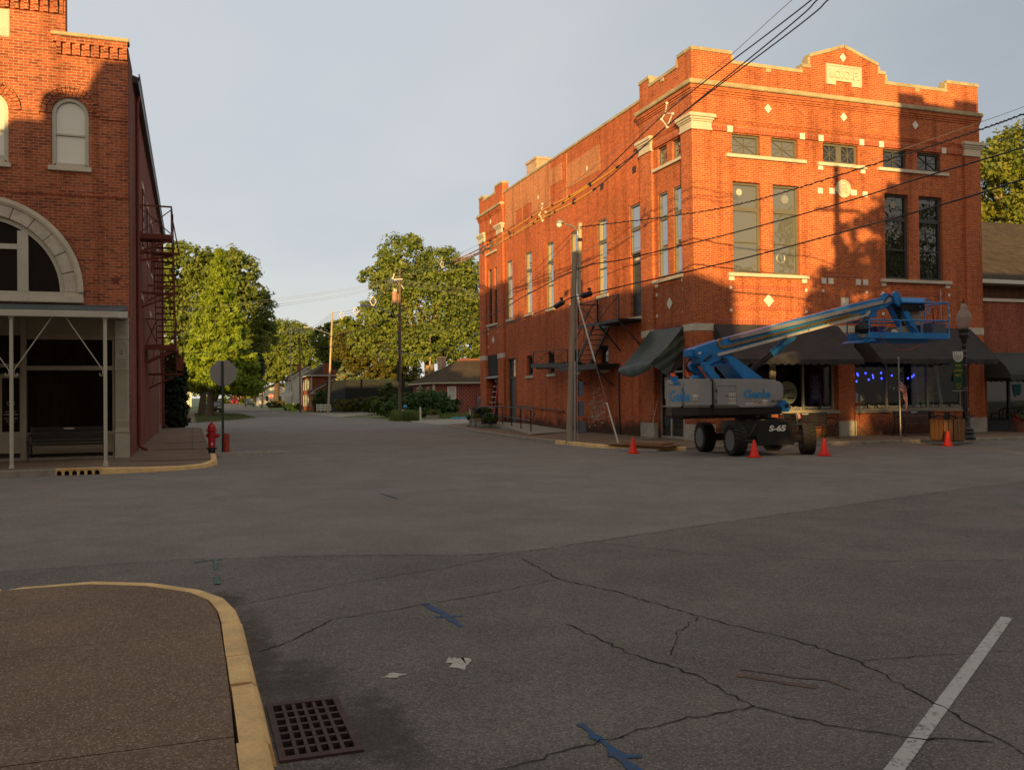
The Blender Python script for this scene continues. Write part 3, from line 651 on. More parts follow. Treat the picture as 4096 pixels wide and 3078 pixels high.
for i, (pts, wd) in enumerate(((C1, .010), ([(2.56, 6.09), (2.63, 5.32), (2.78, 4.73), (2.79, 4.12), (2.99, 3.72), (3.26, 3.45), (3.55, 3.3)], .011), ([(2.79, 4.12), (2.25, 4.08), (1.48, 3.88), (1.2, 3.8)], .008), ([(3.55, 5.92), (3.18, 5.61), (2.86, 5.12)], .006),
        ([(3.12, 7.63), (2.18, 7.24), (1.32, 6.98), (1.0, 6.9), (.6, 6.35), (.4, 6.2)], .009), ([(1.9, 6.85), (2.5, 6.7)], .004), ([(.25, 7.6), (1.3, 8.2), (2.4, 8.6), (3.2, 9.1)], .007), ([(3.9, 4.6), (5, 4.4), (6, 4.6)], .006), ([(4.2, 9.6), (5, 8.2), (6.4, 7.2), (8, 6.6)], .007))):
    ribbon(m, pts, wd, .0085, .02, i)
ribbon(m, [p for p in seam[2:-2]], .014, .0092, .02, 9)
structure(m.build('road_crack', 'crack', recalc=False))
m = MB(); a, b = Vector((5.60, 5.07)), Vector((2.30, 2.81)); dl = (b-a).normalized(); nl = Vector((-dl.y, dl.x))*.039
m.add([(*(a+nl), .007), (*(a-nl-dl*.02), .007), (*(b-nl), .007), (*(b+nl), .007)], [(0, 1, 2, 3)])
structure(m.build('parking_line', 'line_paint', recalc=False))
m = MB()
for y0, x0, x1 in ((57.2, 1.8, 3.9), (49.3, 1.8, 3.9), (40.8, 1.4, 3.7), (33.2, 1.7, 3.5)): m.add([(x0, y0, .004), (x1, y0+1.6, .004), (x1, y0+1.7, .004), (x0, y0+.1, .004)], [(0, 1, 2, 3)])
m.add([(-3.4, 21.9, .004), (-3.3, 21.9, .004), (-2.9, 22.7, .004), (-3.0, 22.7, .004)], [(0, 1, 2, 3)])
for x in (16.9, 19.6, 24.4, 28.5): m.add([(x, 23.2, .004), (x+.08, 23.2, .004), (x+1.6, 22.3, .004), (x+1.5, 22.3, .004)], [(0, 1, 2, 3)])
for y in (34, 38.5, 43, 47.5, 52): m.add([(10.2, y, .004), (12, y+.7, .004), (12, y+.78, .004), (10.2, y+.08, .004)], [(0, 1, 2, 3)])
structure(m.build('stall_line', 'faint_line', recalc=False))
def marks(name, mat, items, z=.0075):
    m = MB()
    for i, (pts, wd) in enumerate(items): ribbon(m, pts, wd, z+.0002*i, .006, i+3)
    return structure(m.build(name, mat, recalc=False))
marks('blue_mark', 'blue_paint', [([(1.75, 7.15), (1.80, 6.75), (1.82, 6.32)], .05), ([(1.72, 6.68), (1.92, 6.62)], .03), ([(1.83, 4.22), (1.835, 3.9), (1.83, 3.45)], .045), ([(1.78, 3.80), (1.93, 3.74)], .035), ([(3.1, 15.8), (3.2, 14.9)], .035)])
marks('teal_mark', 'teal_paint', [([(.0, 9.86), (.3, 9.96)], .03), ([(.22, 9.95), (.2, 9.35)], .03), ([(.2, 8.95), (.2, 8.6)], .06)], .0125)
marks('orange_mark', 'orange_mark', [([(3.02, 4.62), (3.2, 4.38), (3.3, 4.26)], .05), ([(3.10, 4.72), (3.30, 4.45)], .03), ([(3.30, 4.45), (3.44, 4.34), (3.45, 4.17)], .022)])
m = MB(); rn = random.Random(5)
pts = [(1.56+.085*math.cos(2*PI*i/26)*rn.uniform(.5, 1.2), 5.47+.14*math.sin(2*PI*i/26)*rn.uniform(.5, 1.2)) for i in range(26)]
m.add([(x, y, .0078) for x, y in pts], [tuple(range(26))])
pts = [(1.12+.08*math.cos(2*PI*i/18)*rn.uniform(.4, 1.2), 5.36+.05*math.sin(2*PI*i/18)*rn.uniform(.4, 1.2)) for i in range(18)]
m.add([(x, y, .0078) for x, y in pts], [tuple(range(18))])
structure(m.build('paint_splat', 'splat', recalc=False))
# rusty storm grate let into the road
t = thing('storm_grate', 'rusty square holed iron storm grate beside yellow kerb', 'drain', ((GX0+GX1)/2, (GY0+GY1)/2, 0))
def f(m):
    zt, zb = .016, -.035; b = .022
    m.box(GX0-.012, GX1+.012, GY0-.02, GY0+.03, zb, zt); m.box(GX0-.012, GX1+.012, GY1-.03, GY1+.02, zb, zt); m.box(GX0-.012, GX0+.02, GY0+.03, GY1-.03, zb, zt); m.box(GX1-.02, GX1+.012, GY0+.03, GY1-.03, zb, zt)
    for i in range(1, 6): x = GX0+.02+(GX1-GX0-.04)*i/6; m.box(x-.009, x+.009, GY0+.03, GY1-.03, zb+.001, zt-.002)
    for j in range(1, 7): y = GY0+.03+(GY1-GY0-.06)*j/7; m.box(GX0+.02, GX1-.02, y-.013, y+.013, zb+.002, zt-.004)
part('grating', 'iron_rust', t, f)
part('pit', 'pit', t, lambda m: (m.box(GX0-.01, GX1+.01, GY0-.018, GY1+.018, -.30, -.29), m.box(GX0-.012, GX0, GY0, GY1, -.29, -.036), m.box(GX1, GX1+.012, GY0, GY1, -.29, -.036), m.box(GX0, GX1, GY0-.02, GY0-.008, -.29, -.036), m.box(GX0, GX1, GY1+.008, GY1+.02, -.29, -.036)))
# ------------------------------------------------------------------ the brick hall on the east corner
HX, HY, HE = 16.23, 27.14, 29.08
hall = thing('brick_hall', 'two storey orange brick corner hall with stepped parapet and stone date plaque', 'building', (HX, HY, 0))
def fitlet(txt, mat, parent, x0, x1, y, z, size, **k):     # lettering on a south-facing plane fitted between x0 and x1
    o = lettering(txt, mat, parent, (0, 0, 0), (1, 0, 0), (0, 0, 1), size, **k)
    me = o.data; co = np.empty(len(me.vertices)*3); me.vertices.foreach_get('co', co); co = co.reshape(-1, 3); off = worldloc(parent); co += np.array(off)
    a, b = co[:, 0].min(), co[:, 0].max(); co[:, 0] = x0+(co[:, 0]-a)*(x1-x0)/(b-a); co[:, 1] += y; co[:, 2] += z
    co -= np.array(off); me.vertices.foreach_set('co', co.ravel()); me.update(); return o
tallF = [(1.66, 2.80), (3.31, 4.43), (8.26, 9.38), (9.87, 10.99)]
tranF = [(1.65, 2.81), (3.28, 4.41), (5.50, 7.06), (8.22, 9.33), (9.83, 10.97)]
shopH = [(.76, 5.93, .12, 3.88), (6.69, 12.05, .12, 3.88)]
holesF = [(HX+a, HX+b, 5.95, 9.15) for a, b in tallF]+[(HX+a, HX+b, 10.11, 10.83) for a, b in tranF]+[(HX+a, HX+b, c, d) for a, b, c, d in shopH]
m = MB(); m.mat('hall_brick')
wall_grid(m, 'x', HY, HX+.40, HE-.05, 0, 10.86, holesF, .30, .10)
for a, b in ((0.0, .75), (12.06, 12.85)): m.box(HX+a, HX+b, HY, HY+.399, 0, 10.86) if a else None
for a, b in ((5.95, 6.67),): m.box(HX+a, HX+b, HY+.0, HY+.1, 0, 4.13)
m.box(HX+.77, HX+5.93, HY+.02, HY+.40, 0, .95); m.box(HX+6.69, HX+12.04, HY+.02, HY+.40, 0, .95)
# corner pier and side pavilion
m.box(HX, HX+.755, HY, HY+.77, 0, 10.86)
for y0, y1 in ((2.95, 3.88),): m.box(HX, HX+.3, HY+y0, HY+y1, 0, 10.86)
tallS = [(.77, 1.50), (1.92, 2.62)]
tranS = [(.77, 1.55), (1.94, 2.62)]
wall_grid(m, 'y', HX, HY+.77, HY+2.95, 0, 10.86, [(HY+a, HY+b, 6.0, 9.12) for a, b in tallS]+[(HY+a, HY+b, 10.11, 10.82) for a, b in tranS]+[(HY+.78, HY+2.86, .1, 3.95)], .28, .10)
# corbelled bands under the cornice, wrapping the corner
for z0, z1, d in ((10.86, 11.17, .05), (11.17, 11.25, .025), (11.25, 11.33, .0), (11.33, 12.08, .02), (12.08, 12.15, -.01), (12.15, 12.23, -.04), (12.23, 12.36, -.075)):
    m.box(HX+d, HE-d*.4, HY+d, HY+3.88-d*.4, z0, z1)
# parapets
parF = [(0, 12.52), (0, 13.57), (1.6, 13.57), (1.6, 13.24), (4.58, 13.24), (4.58, 13.46), (4.93, 13.46), (4.93, 13.86), (6.45, 14.38), (7.98, 13.86), (7.98, 13.58), (8.3, 13.58), (8.3, 13.22), (11.25, 13.22), (11.25, 13.57), (12.82, 13.57), (12.82, 12.52)]
m.prism([(HX+.03+x*.998, z) for x, z in parF], 'y', HY+.03, HY+.36)
parS = [(.36, 12.52), (.36, 13.57), (.96, 13.57), (.96, 13.25), (3.08, 13.25), (3.08, 13.57), (3.86, 13.57), (3.86, 12.52)]
m.prism([(HY+y, z) for y, z in parS], 'x', HX+.03, HX+.36)
m.build('wall', None, hall)
m = MB(); m.mat('hall_side_brick')
holesS = [(HY+a, HY+b, c, d) for a, b, c, d in ((3.97, 4.95, 4.76, 9.15), (7.05, 7.93, 5.95, 9.14), (10.0, 10.84, 5.95, 9.14), (12.96, 13.82, 5.95, 9.14), (15.9, 16.78, 5.95, 9.13), (18.88, 19.77, 5.95, 9.12),
        (18.57, 19.8, .32, 3.80), (7.05, 8.0, 2.79, 3.81), (10.0, 10.85, 2.79, 3.81), (12.98, 13.83, 2.79, 3.82), (15.92, 16.78, 2.79, 3.82))]
wall_grid(m, 'y', HX, HY+3.88, HY+20.2, 0, 12.98, holesS, .28, .10)
holesP = [(HY+a, HY+b, 5.93, 9.10) for a, b in ((21.34, 21.95), (22.44, 23.07))]+[(HY+a, HY+b, 10.09, 10.81) for a, b in ((21.28, 21.9), (22.38, 23.12))]+[(HY+21.33, HY+23.34, .3, 4.14)]
wall_grid(m, 'y', HX, HY+21.22, HY+23.4, 0, 10.86, holesP, .28, .10)
m.box(HX, HX+.3, HY+20.2, HY+21.22, 0, 10.86); m.box(HX, HX+.3, HY+23.4, HY+24.55, 0, 10.86)
for z0, z1, d in ((10.86, 11.17, .05), (11.17, 11.25, .025), (11.25, 11.33, .0), (11.33, 12.08, .02), (12.08, 12.15, -.01), (12.15, 12.23, -.04), (12.23, 12.36, -.075)):
    m.box(HX+d, HX+4, HY+20.2+d*.4, HY+24.55-d*.4, z0, z1)
m.prism([(HY+y, z) for y, z in ((20.23, 12.52), (20.23, 13.57), (21.48, 13.57), (21.48, 13.22), (23.7, 13.22), (23.7, 13.5), (24.52, 13.5), (24.52, 12.52))], 'x', HX+.03, HX+.4)
m.build('side_wall', None, hall)
part('patched_brick', 'patch_brick', hall, lambda m: [m.box(HX+.085, HX+.11, HY+y, HY+y2, z0, z1) for y, z0, z1, y2 in ((7.6, 11.25, 12.35, 11.1), (13.3, 10.95, 12.96, 15.8), (15.81, 11.6, 12.96, 19.9), (11.8, 11.8, 12.6, 13.29), (18.3, 10.9, 11.59, 19.9))])
part('roof', 'dark_iron', hall, lambda m: (m.box(HX+.41, HE-.03, HY+3.87, HY+20.21, 12.3, 12.45), m.box(HX+4.0, HE-.03, HY+20.21, HY+24.5, 12.0, 12.3), m.box(HX+.5, HX+.6, HY+.8, HY+24.4, .35, 12.2), m.box(HX+.62, HE-.3, HY+.62, HY+.72, 4.2, 12.05)))
part('wall', 'hall_brick', hall, lambda m: (m.box(HE-.35, HE-.02, HY+.42, HY+24.5, 0, 12.97), m.box(HX+.42, HE-.37, HY+24.2, HY+24.5, 0, 12.0)))
def cope(m, pts, ax, c0, c1, h=.13, ov=.035):              # stone coping following a stepped line
    for (a, z0), (b, z1) in zip(pts, pts[1:]):
        if abs(b-a) < .01:
            lo, hi = min(z0, z1), max(z0, z1)
            s_ = (a-.001, a+.10) if z0 > z1 else (a-.10, a+.001)
            q = [(s_[0], lo+h), (s_[1], lo+h), (s_[1], hi-.002), (s_[0], hi-.002)]; m.prism(q, ax, c0-ov*.6, c1+ov*.6)
        else: m.prism([(a-.02, z0), (b+.02, z1), (b+.02, z1+h), (a-.02, z0+h)], ax, c0-ov, c1+ov)
m = MB(); cope(m, [(HX+.03+x*.998, z) for x, z in parF[1:-1]], 'y', HY+.03, HY+.36)
cope(m, [(HY+y, z) for y, z in ((.40, 13.575), (.96, 13.575), (.96, 13.25), (3.08, 13.25), (3.08, 13.57), (3.88, 13.57))], 'x', HX+.03, HX+.36)
m.box(HX+.06, HX+.52, HY+3.9, HY+20.2, 12.98, 13.10)
cope(m, [(HY+y, z) for y, z in ((20.23, 13.57), (21.48, 13.57), (21.48, 13.22), (23.7, 13.22), (23.7, 13.5), (24.52, 13.5))], 'x', HX+.03, HX+.4)
m.build('coping', 'cornice_stone', hall, bevel=.012)
m = MB(); d = -.155
m.box(HX+d, HE+.05, HY+d, HY+3.95, 12.36, 12.52); m.build('cornice', 'cornice_stone', hall, bevel=.02)
part('cornice', 'cornice_stone', hall, lambda m: m.box(HX-.155, HX+3.9, HY+20.12, HY+24.65, 12.36, 12.52), bevel=.02)
def capital(ax, x0, x1, y0, y1):
    m = MB()
    for z0, z1, d in ((10.82, 10.90, .02), (10.90, 11.10, .0), (11.10, 11.16, .03), (11.16, 11.24, .07), (11.24, 11.36, .12)): m.box(x0-d, x1+d, y0-d, y1+d, z0, z1)
    m.build('capital', 'limestone', hall, bevel=.01)
capital(0, HX-.035, HX+.77, HY-.035, HY+.78); capital(0, HX+12.03, HE+.0, HY-.035, HY+.5); capital(0, HX-.035, HX+.3, HY+2.93, HY+3.87); capital(0, HX-.035, HX+.3, HY+20.22, HY+21.2); capital(0, HX-.035, HX+.3, HY+23.42, HY+24.55)
m = MB(); m.box(HX+.78, HX+12.04, HY+.035, HY+.2, 10.865, 11.08); m.box(HX+.78, HX+12.04, HY+.07, HY+.2, 4.13, 4.34); m.box(HX+5.7, HX+7.0, HY+.085, HY+.2, 5.93, 6.12)
m.box(HX+1.56, HX+4.62, HY+.085, HY+.2, 5.36, 5.50); m.box(HX+1.56, HX+4.62, HY+.085, HY+.2, 4.65, 4.78); m.box(HX+8.1, HX+11.25, HY+.085, HY+.2, 5.36, 5.50)
m.box(HX+.07, HX+.2, HY+.79, HY+2.93, 4.13, 4.34); m.box(HX+.035, HX+.2, HY+.79, HY+2.92, 10.865, 11.08)
m.build('soldier_course', 'soldier_brick', hall)
# stone sills, blocks, diamonds
def slabs(name, mat, L_, bev=.008):
    for a in L_: part(name, mat, hall, lambda m: m.box(*a), bevel=bev)
slabs('sill', 'limestone', [(HX+1.40, HX+4.75, HY-.02, HY+.38, 5.81, 5.93), (HX+8.0, HX+11.33, HY-.02, HY+.38, 5.81, 5.93), (HX+1.39, HX+4.72, HY+.0, HY+.38, 9.98, 10.10), (HX+5.23, HX+7.41, HY+.0, HY+.38, 9.97, 10.09), (HX+7.94, HX+11.30, HY+.0, HY+.38, 9.98, 10.10),
    (HX-.02, HX+.3, HY+.73, HY+3.0, 5.83, 5.95), (HX+.0, HX+.3, HY+.785, HY+2.99, 9.98, 10.09), (HX+0, HX+.3, HY+21.2, HY+23.3, 5.80, 5.92), (HX+0, HX+.3, HY+21.24, HY+23.3, 9.96, 10.07)]
    + [(HX+.03, HX+.37, HY+a-.12, HY+b+.12, z-.13, z-.005) for a, b, z in ((7.05, 7.93, 5.95), (10.0, 10.84, 5.95), (12.96, 13.82, 5.95), (15.9, 16.78, 5.95), (18.88, 19.77, 5.95), (7.05, 8.0, 2.79), (10.0, 10.85, 2.79), (12.98, 13.83, 2.79), (15.92, 16.78, 2.79), (3.97, 4.95, 4.76))])
slabs('shop_sill', 'concrete', [(HX+3.3, HX+5.98, HY-.05, HY+.36, .952, 1.07), (HX+6.67, HX+12.0, HY-.05, HY+.36, .952, 1.07)])
slabs('stone_block', 'white_tile', [(HX+a, HX+b, HY+.03, HY+.2, z0, z1) for a, b, z0, z1 in ((1.44, 1.65, 10.85, 11.07), (4.47, 4.68, 10.85, 11.07), (5.28, 5.49, 10.85, 11.07), (7.10, 7.31, 10.85, 11.07), (8.0, 8.21, 10.85, 11.07), (10.98, 11.19, 10.85, 11.07))]
    + [(HX+a, HX+b, HY+.075, HY+.2, z0, z1) for a, b, z0, z1 in ((1.45, 1.66, 5.67, 5.805), (4.5, 4.71, 5.67, 5.805), (8.05, 8.26, 5.67, 5.805), (11.1, 11.3, 5.67, 5.805), (5.28, 5.49, 9.82, 9.96), (7.17, 7.38, 9.82, 9.96), (5.34, 5.55, 5.67, 5.88), (5.65, 5.86, 5.67, 5.88), (6.88, 7.09, 5.67, 5.88), (7.20, 7.42, 5.67, 5.88),
        (1.46, 1.56, 5.36, 5.46), (4.62, 4.71, 5.36, 5.46), (1.46, 1.56, 4.58, 4.68), (4.62, 4.71, 4.58, 4.68), (5.35, 5.45, 5.36, 5.46), (7.3, 7.4, 5.36, 5.46), (8.05, 8.15, 5.36, 5.46), (11.2, 11.3, 5.36, 5.46), (8.05, 8.15, 4.58, 4.68), (11.2, 11.3, 4.58, 4.68), (6.19, 6.52, 4.84, 5.18), (5.25, 5.46, 8.95, 9.15), (5.75, 6.0, 8.97, 9.18), (6.72, 6.97, 8.97, 9.18), (7.25, 7.46, 8.95, 9.15))]
    + [(HX+.075, HX+.2, HY+a, HY+b, z0, z1) for a, b, z0, z1 in ((.79, .99, 5.69, 5.825), (2.72, 2.92, 5.69, 5.825), (.82, .92, 5.36, 5.47), (2.75, 2.86, 5.36, 5.47), (.82, .92, 4.58, 4.68), (2.75, 2.86, 4.58, 4.68), (21.4, 21.5, 5.62, 5.78), (23.15, 23.25, 5.62, 5.78), (21.4, 21.5, 5.35, 5.45), (23.15, 23.25, 5.35, 5.45), (23.15, 23.25, 4.6, 4.7))], 0)
slabs('stone_band', 'limestone', [(HX-.02, HX+.765, HY-.02, HY+.785, 3.89, 4.14), (HX+5.94, HX+6.70, HY-.02, HY+.3, 3.89, 4.15), (HX+12.08, HE+.01, HY-.02, HY+.3, 3.89, 4.16), (HX-.02, HX+.3, HY+2.90, HY+3.90, 3.88, 4.14), (HX-.02, HX+.3, HY+20.18, HY+21.24, 3.88, 4.15), (HX-.02, HX+.3, HY+23.38, HY+24.57, 3.88, 4.15)])
slabs('plinth_block', 'plinth_stone', [(HX-.05, HX+.76, HY-.05, HY+.79, 0, .665), (HX+5.93, HX+6.70, HY-.05, HY+.3, 0, .675), (HX+12.06, HE+.05, HY-.05, HY+.35, 0, .69), (HX-.05, HX+.3, HY+2.87, HY+4.0, 0, .66)], .02)
def diamond(ax, u, z, r, c, d, h=None):
    h = h or r
    part('stone_diamond', 'white_tile', hall, lambda m: m.prism([(u-r, z), (u, z-h), (u+r, z), (u, z+h)], 'y' if ax == 'x' else 'x', c+d-.02, c+d+.05))
for x in (3.11, 6.38, 9.69): diamond('x', HX+x, 11.81, .15, HY, .02, .165)
diamond('x', HX+3.07, 5.0, .215, HY, .10, .23); diamond('x', HX+6.40, 14.01, .14, HY, .03, .165)
for y, z, r in ((1.86, 5.0, .2), (8.93, 11.64, .12), (14.87, 11.63, .12), (22.3, 11.8, .13), (22.3, 5.0, .2)): diamond('y', HY+y, z, r, HX, .10 if 3 < y < 20 or z < 6 else .02, r*1.1)
slabs('stone_block', 'cornice_stone', [(HX+3.05, HX+3.25, HY+.0, HY+.2, 13.11, 13.235), (HX+9.72, HX+9.92, HY+.0, HY+.2, 13.09, 13.215), (HX+0, HX+.2, HY+1.95, HY+2.15, 13.12, 13.245)], 0)
pl = part('date_plaque', 'limestone', hall, lambda m: m.prism([(HX+x, z) for x, z in ((5.62, 13.70), (5.62, 12.96), (6.04, 12.96), (6.04, 13.11), (6.76, 13.11), (6.76, 12.96), (7.19, 12.96), (7.19, 13.70))], 'y', HY-.02, HY+.05))
part('rim', 'limestone', pl, lambda m: (m.box(HX+5.62, HX+7.19, HY-.04, HY-.021, 13.64, 13.70), m.box(HX+5.62, HX+5.68, HY-.04, HY-.021, 13.0, 13.64), m.box(HX+7.13, HX+7.19, HY-.04, HY-.021, 13.0, 13.64)))
fitlet('I.O.O.F.', 'limestone', pl, HX+5.76, HX+7.06, HY-.036, 13.22, .42, bold=.012, depth=.04)
def f(m):
    m.lathe([(0.001, 0), (.335, 0), (.335, -.05), (.29, -.06), (.28, -.03), (.001, -.028)], (HX+6.36, HY+.09, 9.18), 28, 'y')
md = part('medallion', 'limestone', hall, f)
def f(m):
    for cx_, cz, a in ((0, .10, 0), (-.10, -.03, .9), (.10, -.03, -.9)):
        pts = []
        for i in range(13): th = 2*PI*i/12; ex, ez = .115*math.cos(th), .055*math.sin(th); pts.append((HX+6.36+cx_+ex*math.cos(a)-ez*math.sin(a), HY+.05, 9.18+cz+ex*math.sin(a)+ez*math.cos(a)))
        m.tube(pts, .02, 6)
part('chain_links', 'limestone', md, f)
part('medallion_arch', 'soldier_brick', hall, lambda m: [m.prism([(HX+6.36+r*math.cos(a), 9.18+r*math.sin(a)) for r, a in ((.345, PI*k/17+.01), (.55, PI*k/17+.008), (.55, PI*(k+1)/17-.012), (.345, PI*(k+1)/17-.014))], 'y', HY+.07, HY+.12) for k in range(2, 15)])
# windows
for i, (a, b) in enumerate(tallF):
    wnd = window(hall, 'x', HY+.10, HX+a, HX+b, 5.95, 9.15, 'grey_pane' if i < 2 else 'tree_pane', 'sash_paint' if i < 2 else 'grey_paint', .14, ((8.22, .15), (7.06, .05)), .085)
    if i < 3:
        for q, (dx, z, r) in enumerate((((.36, 8.82, .12),), ((.62, 8.68, .16), (.42, 6.55, .17)), ((.52, 8.78, .13), (.2, 8.55, .06)))[i]):
            def f(m):
                if (i, q) == (1, 1): m.tube([(HX+a+dx+r*math.cos(PI*k/10), HY+.262, z+r*math.sin(PI*k/10)) for k in range(21)], .02, 6)
                else: m.lathe([(.001, 0), (r, 0), (r, -.012), (.001, -.012)], (HX+a+dx, HY+.266, z), 20, 'y')
            part('sun_catcher', ('cream_cloth', 'galvanised', 'tan_paint')[i], wnd, f)
for i, (a, b) in enumerate(tranF):
    window(hall, 'x', HY+.10, HX+a, HX+b, 10.11, 10.83, ('grey_pane', 'grey_pane', 'tree_pane', 'tree_pane', 'tree_pane')[i], 'sash_paint' if i < 3 else 'grey_paint', .12, (), .08, True, mull=((HX+6.28, .22),) if i == 2 else (), name='transom_window')
for a, b in tallS: window(hall, 'y', HX+.10, HY+a, HY+b, 6.0, 9.12, 'sky_pane', 'sash_paint', .06, ((8.19, .15), (7.06, .05)), .075, low=('curtain', -.28, 6.2, 9.0) if False else None)
for a, b in tranS: window(hall, 'y', HX+.10, HY+a, HY+b, 10.11, 10.82, 'sky_pane', 'sash_paint', .12, (), .07, True, name='transom_window')
for i, (a, b) in enumerate(((7.05, 7.93), (10.0, 10.84), (12.96, 13.82), (15.9, 16.78), (18.88, 19.77))):
    wnd = window(hall, 'y', HX+.10, HY+a, HY+b, 5.95, 9.13, 'sky_pane', 'sash_paint', .05, ((8.19, .15), (7.06, .05)), .075)
    part('curtain', 'curtain', wnd, lambda m: m.box(HX+.166, HX+.174, HY+b-.075-.25, HY+b-.076, 6.03, 9.05))
for a, b in ((21.34, 21.95), (22.44, 23.07)): window(hall, 'y', HX+.10, HY+a, HY+b, 5.93, 9.10, 'tree_pane', 'grey_paint', .12, ((8.19, .15), (7.06, .05)), .06)
for a, b in ((21.28, 21.9), (22.38, 23.12)): window(hall, 'y', HX+.10, HY+a, HY+b, 10.09, 10.81, 'sky_pane', 'sash_paint', .12, (), .06, True, name='transom_window')
for a, b, c, d in ((7.05, 8.0, 2.79, 3.81), (10.0, 10.85, 2.79, 3.81), (12.98, 13.83, 2.79, 3.82), (15.92, 16.78, 2.79, 3.82)): window(hall, 'y', HX+.10, HY+a, HY+b, c, d, 'black_pane', 'grey_paint', .14, (), .09)
def door(parent, ax, c, u0, u1, z0, z1, ztop, mat='grey_paint', panels=5, name='door', gl='blind_pane'):
    f = MB(); d = .16
    boxA(f, ax, c, u0, u0+.08, d-.05, d+.1, z0, ztop); boxA(f, ax, c, u1-.08, u1, d-.05, d+.1, z0, ztop); boxA(f, ax, c, u0+.08, u1-.08, d-.05, d+.1, ztop-.08, ztop); boxA(f, ax, c, u0+.08, u1-.08, d-.055, d+.1, z1, z1+.12)
    boxA(f, ax, c, u0+.081, u1-.081, d, d+.06, z0, z1)
    for k in range(panels):
        e = z0+.12+(z1-z0-.2)*k/panels; boxA(f, ax, c, u0+.2, u1-.2, d-.016, d, e, e+(z1-z0-.2)/panels-.09)
    o = f.build(name, mat, parent, bevel=.004)
    g = MB(); boxA(g, ax, c, u0+.081, u1-.081, d+.02, d+.04, z1+.121, ztop-.081); g.build('transom', gl, o)
    h = MB(); h.ball(ptA(ax, c, u0+.17, d-.04, z0+1.0), .035, 8); h.build('handle', 'steel', o)
    return o
dr = door(hall, 'y', HX+.10, HY+3.97, HY+4.95, 4.76, 6.85, 7.2)
window(hall, 'y', HX+.10, HY+3.97, HY+4.95, 7.22, 9.15, 'sky_pane', 'sash_paint', .06, ((8.19, .15),), .08)
door(hall, 'y', HX+.10, HY+18.57, HY+19.8, .32, 2.70, 3.80, 'grey_paint', 3, gl='grey_pane')
part('sign_board', 'dark_fence', hall, lambda m: m.box(HX+.12, HX+.25, HY+21.34, HY+23.33, 2.95, 4.13))
part('door_hood', 'galvanised', hall, lambda m: m.prism([(HX-.10, 2.80), (HX+.15, 2.94), (HX+.15, 2.80)], 'y', HY+21.3, HY+23.5))
part('doorway', 'room_dark', hall, lambda m: (m.box(HX+1.3, HX+1.35, HY+21.2, HY+23.4, .3, 2.95), m.box(HX+.39, HX+1.3, HY+21.28, HY+21.33, .3, 2.95), m.box(HX+.39, HX+1.3, HY+23.34, HY+23.39, .3, 2.95), m.box(HX+.39, HX+1.3, HY+21.33, HY+23.34, 2.9, 2.95)))
part('chimney', 'pale_brick', hall, lambda m: (m.box(HX+.55, HX+1.3, HY+16.3, HY+17.7, 12.45, 13.95), m.box(HX+.5, HX+1.35, HY+16.25, HY+17.75, 13.95, 14.08)))
for y, z in ((4.49, 10.5), (7.45, 10.5), (10.4, 10.5), (13.4, 10.5), (16.4, 10.5), (19.2, 10.5)): part('wall_vent', 'iron_rust', hall, lambda m: m.box(HX+.085, HX+.12, HY+y-.16, HY+y+.16, z-.13, z+.13))
m = MB(); m.box(HX+.086, HX+.11, HY+11.2, HY+11.25, 10.9, 12.9); m.box(HX+.086, HX+.11, HY+17.2, HY+17.25, 10.9, 12.9); m.build('control_joint', 'patch_brick', hall)
rn = random.Random(12); m = MB()
for i in range(170):
    y, z = rn.gauss(8.3, .42), rn.gauss(1.15, .38)
    if .3 < z < 2.2: k = round(z/.0677); y = math.floor(y/.2127)*.2127+rn.choice((0, .1)); m.box(HX+.094, HX+.11, HY+y+.01, HY+y+rn.uniform(.03, .16), k*.0677+rn.uniform(0, .03), k*.0677+.055)
m.build('efflorescence', 'splat', hall)
# shop rooms behind the glass
def room(x0, x1, zf, y1=2.3):
    m = MB(); m.mat('room_dark')
    m.box(HX+x0-.05, HX+x1+.05, HY+y1, HY+y1+.05, 0, 3.9); m.box(HX+x0-.05, HX+x0, HY+.405, HY+y1, 0, 3.9); m.box(HX+x1, HX+x1+.05, HY+.405, HY+y1, 0, 3.9); m.box(HX+x0, HX+x1, HY+.405, HY+y1, 3.8, 3.88)
    m.mat('room_wall'); m.box(HX+x0, HX+x1, HY+.405, HY+y1, zf-.06, zf)
    m.build('shop_room', None, hall)
room(.8, 5.93, .9); room(6.69, 12.04, .93)
def shopfront(x0, x1, z0, z1, mulls, nm='shop_window'):
    m = MB(); d = .22
    m.box(HX+x0, HX+x0+.07, HY+d, HY+d+.1, z0, z1); m.box(HX+x1-.07, HX+x1, HY+d, HY+d+.1, z0, z1); m.box(HX+x0+.07, HX+x1-.07, HY+d, HY+d+.1, z0, z0+.04); m.box(HX+x0+.07, HX+x1-.07, HY+d, HY+d+.1, z1-.08, z1)
    for u, wd in mulls: m.box(HX+u-wd/2, HX+u+wd/2, HY+d-.01, HY+d+.09, z0+.04, z1-.08)
    o = m.build(nm, 'tan_paint', hall); part('pane', 'shop_glass', o, lambda m: m.box(HX+x0+.03, HX+x1-.03, HY+d+.04, HY+d+.048, z0+.02, z1-.04)); return o
sw1 = shopfront(.77, 5.92, 1.07, 3.88, ((2.2, .12), (3.3, .22), (4.58, .06)))
sw2 = shopfront(6.70, 12.03, 1.07, 3.88, ((8.31, .06), (10.25, .09), (11.85, .05)))
yl = HY+.252
for t_, a, b in (('Clothing', 3.95, 4.52), ('Novelties ~ Jewelry', 4.66, 5.80)): fitlet(t_, 'letter_white', sw1, HX+a, HX+b, yl, 1.135, .155)
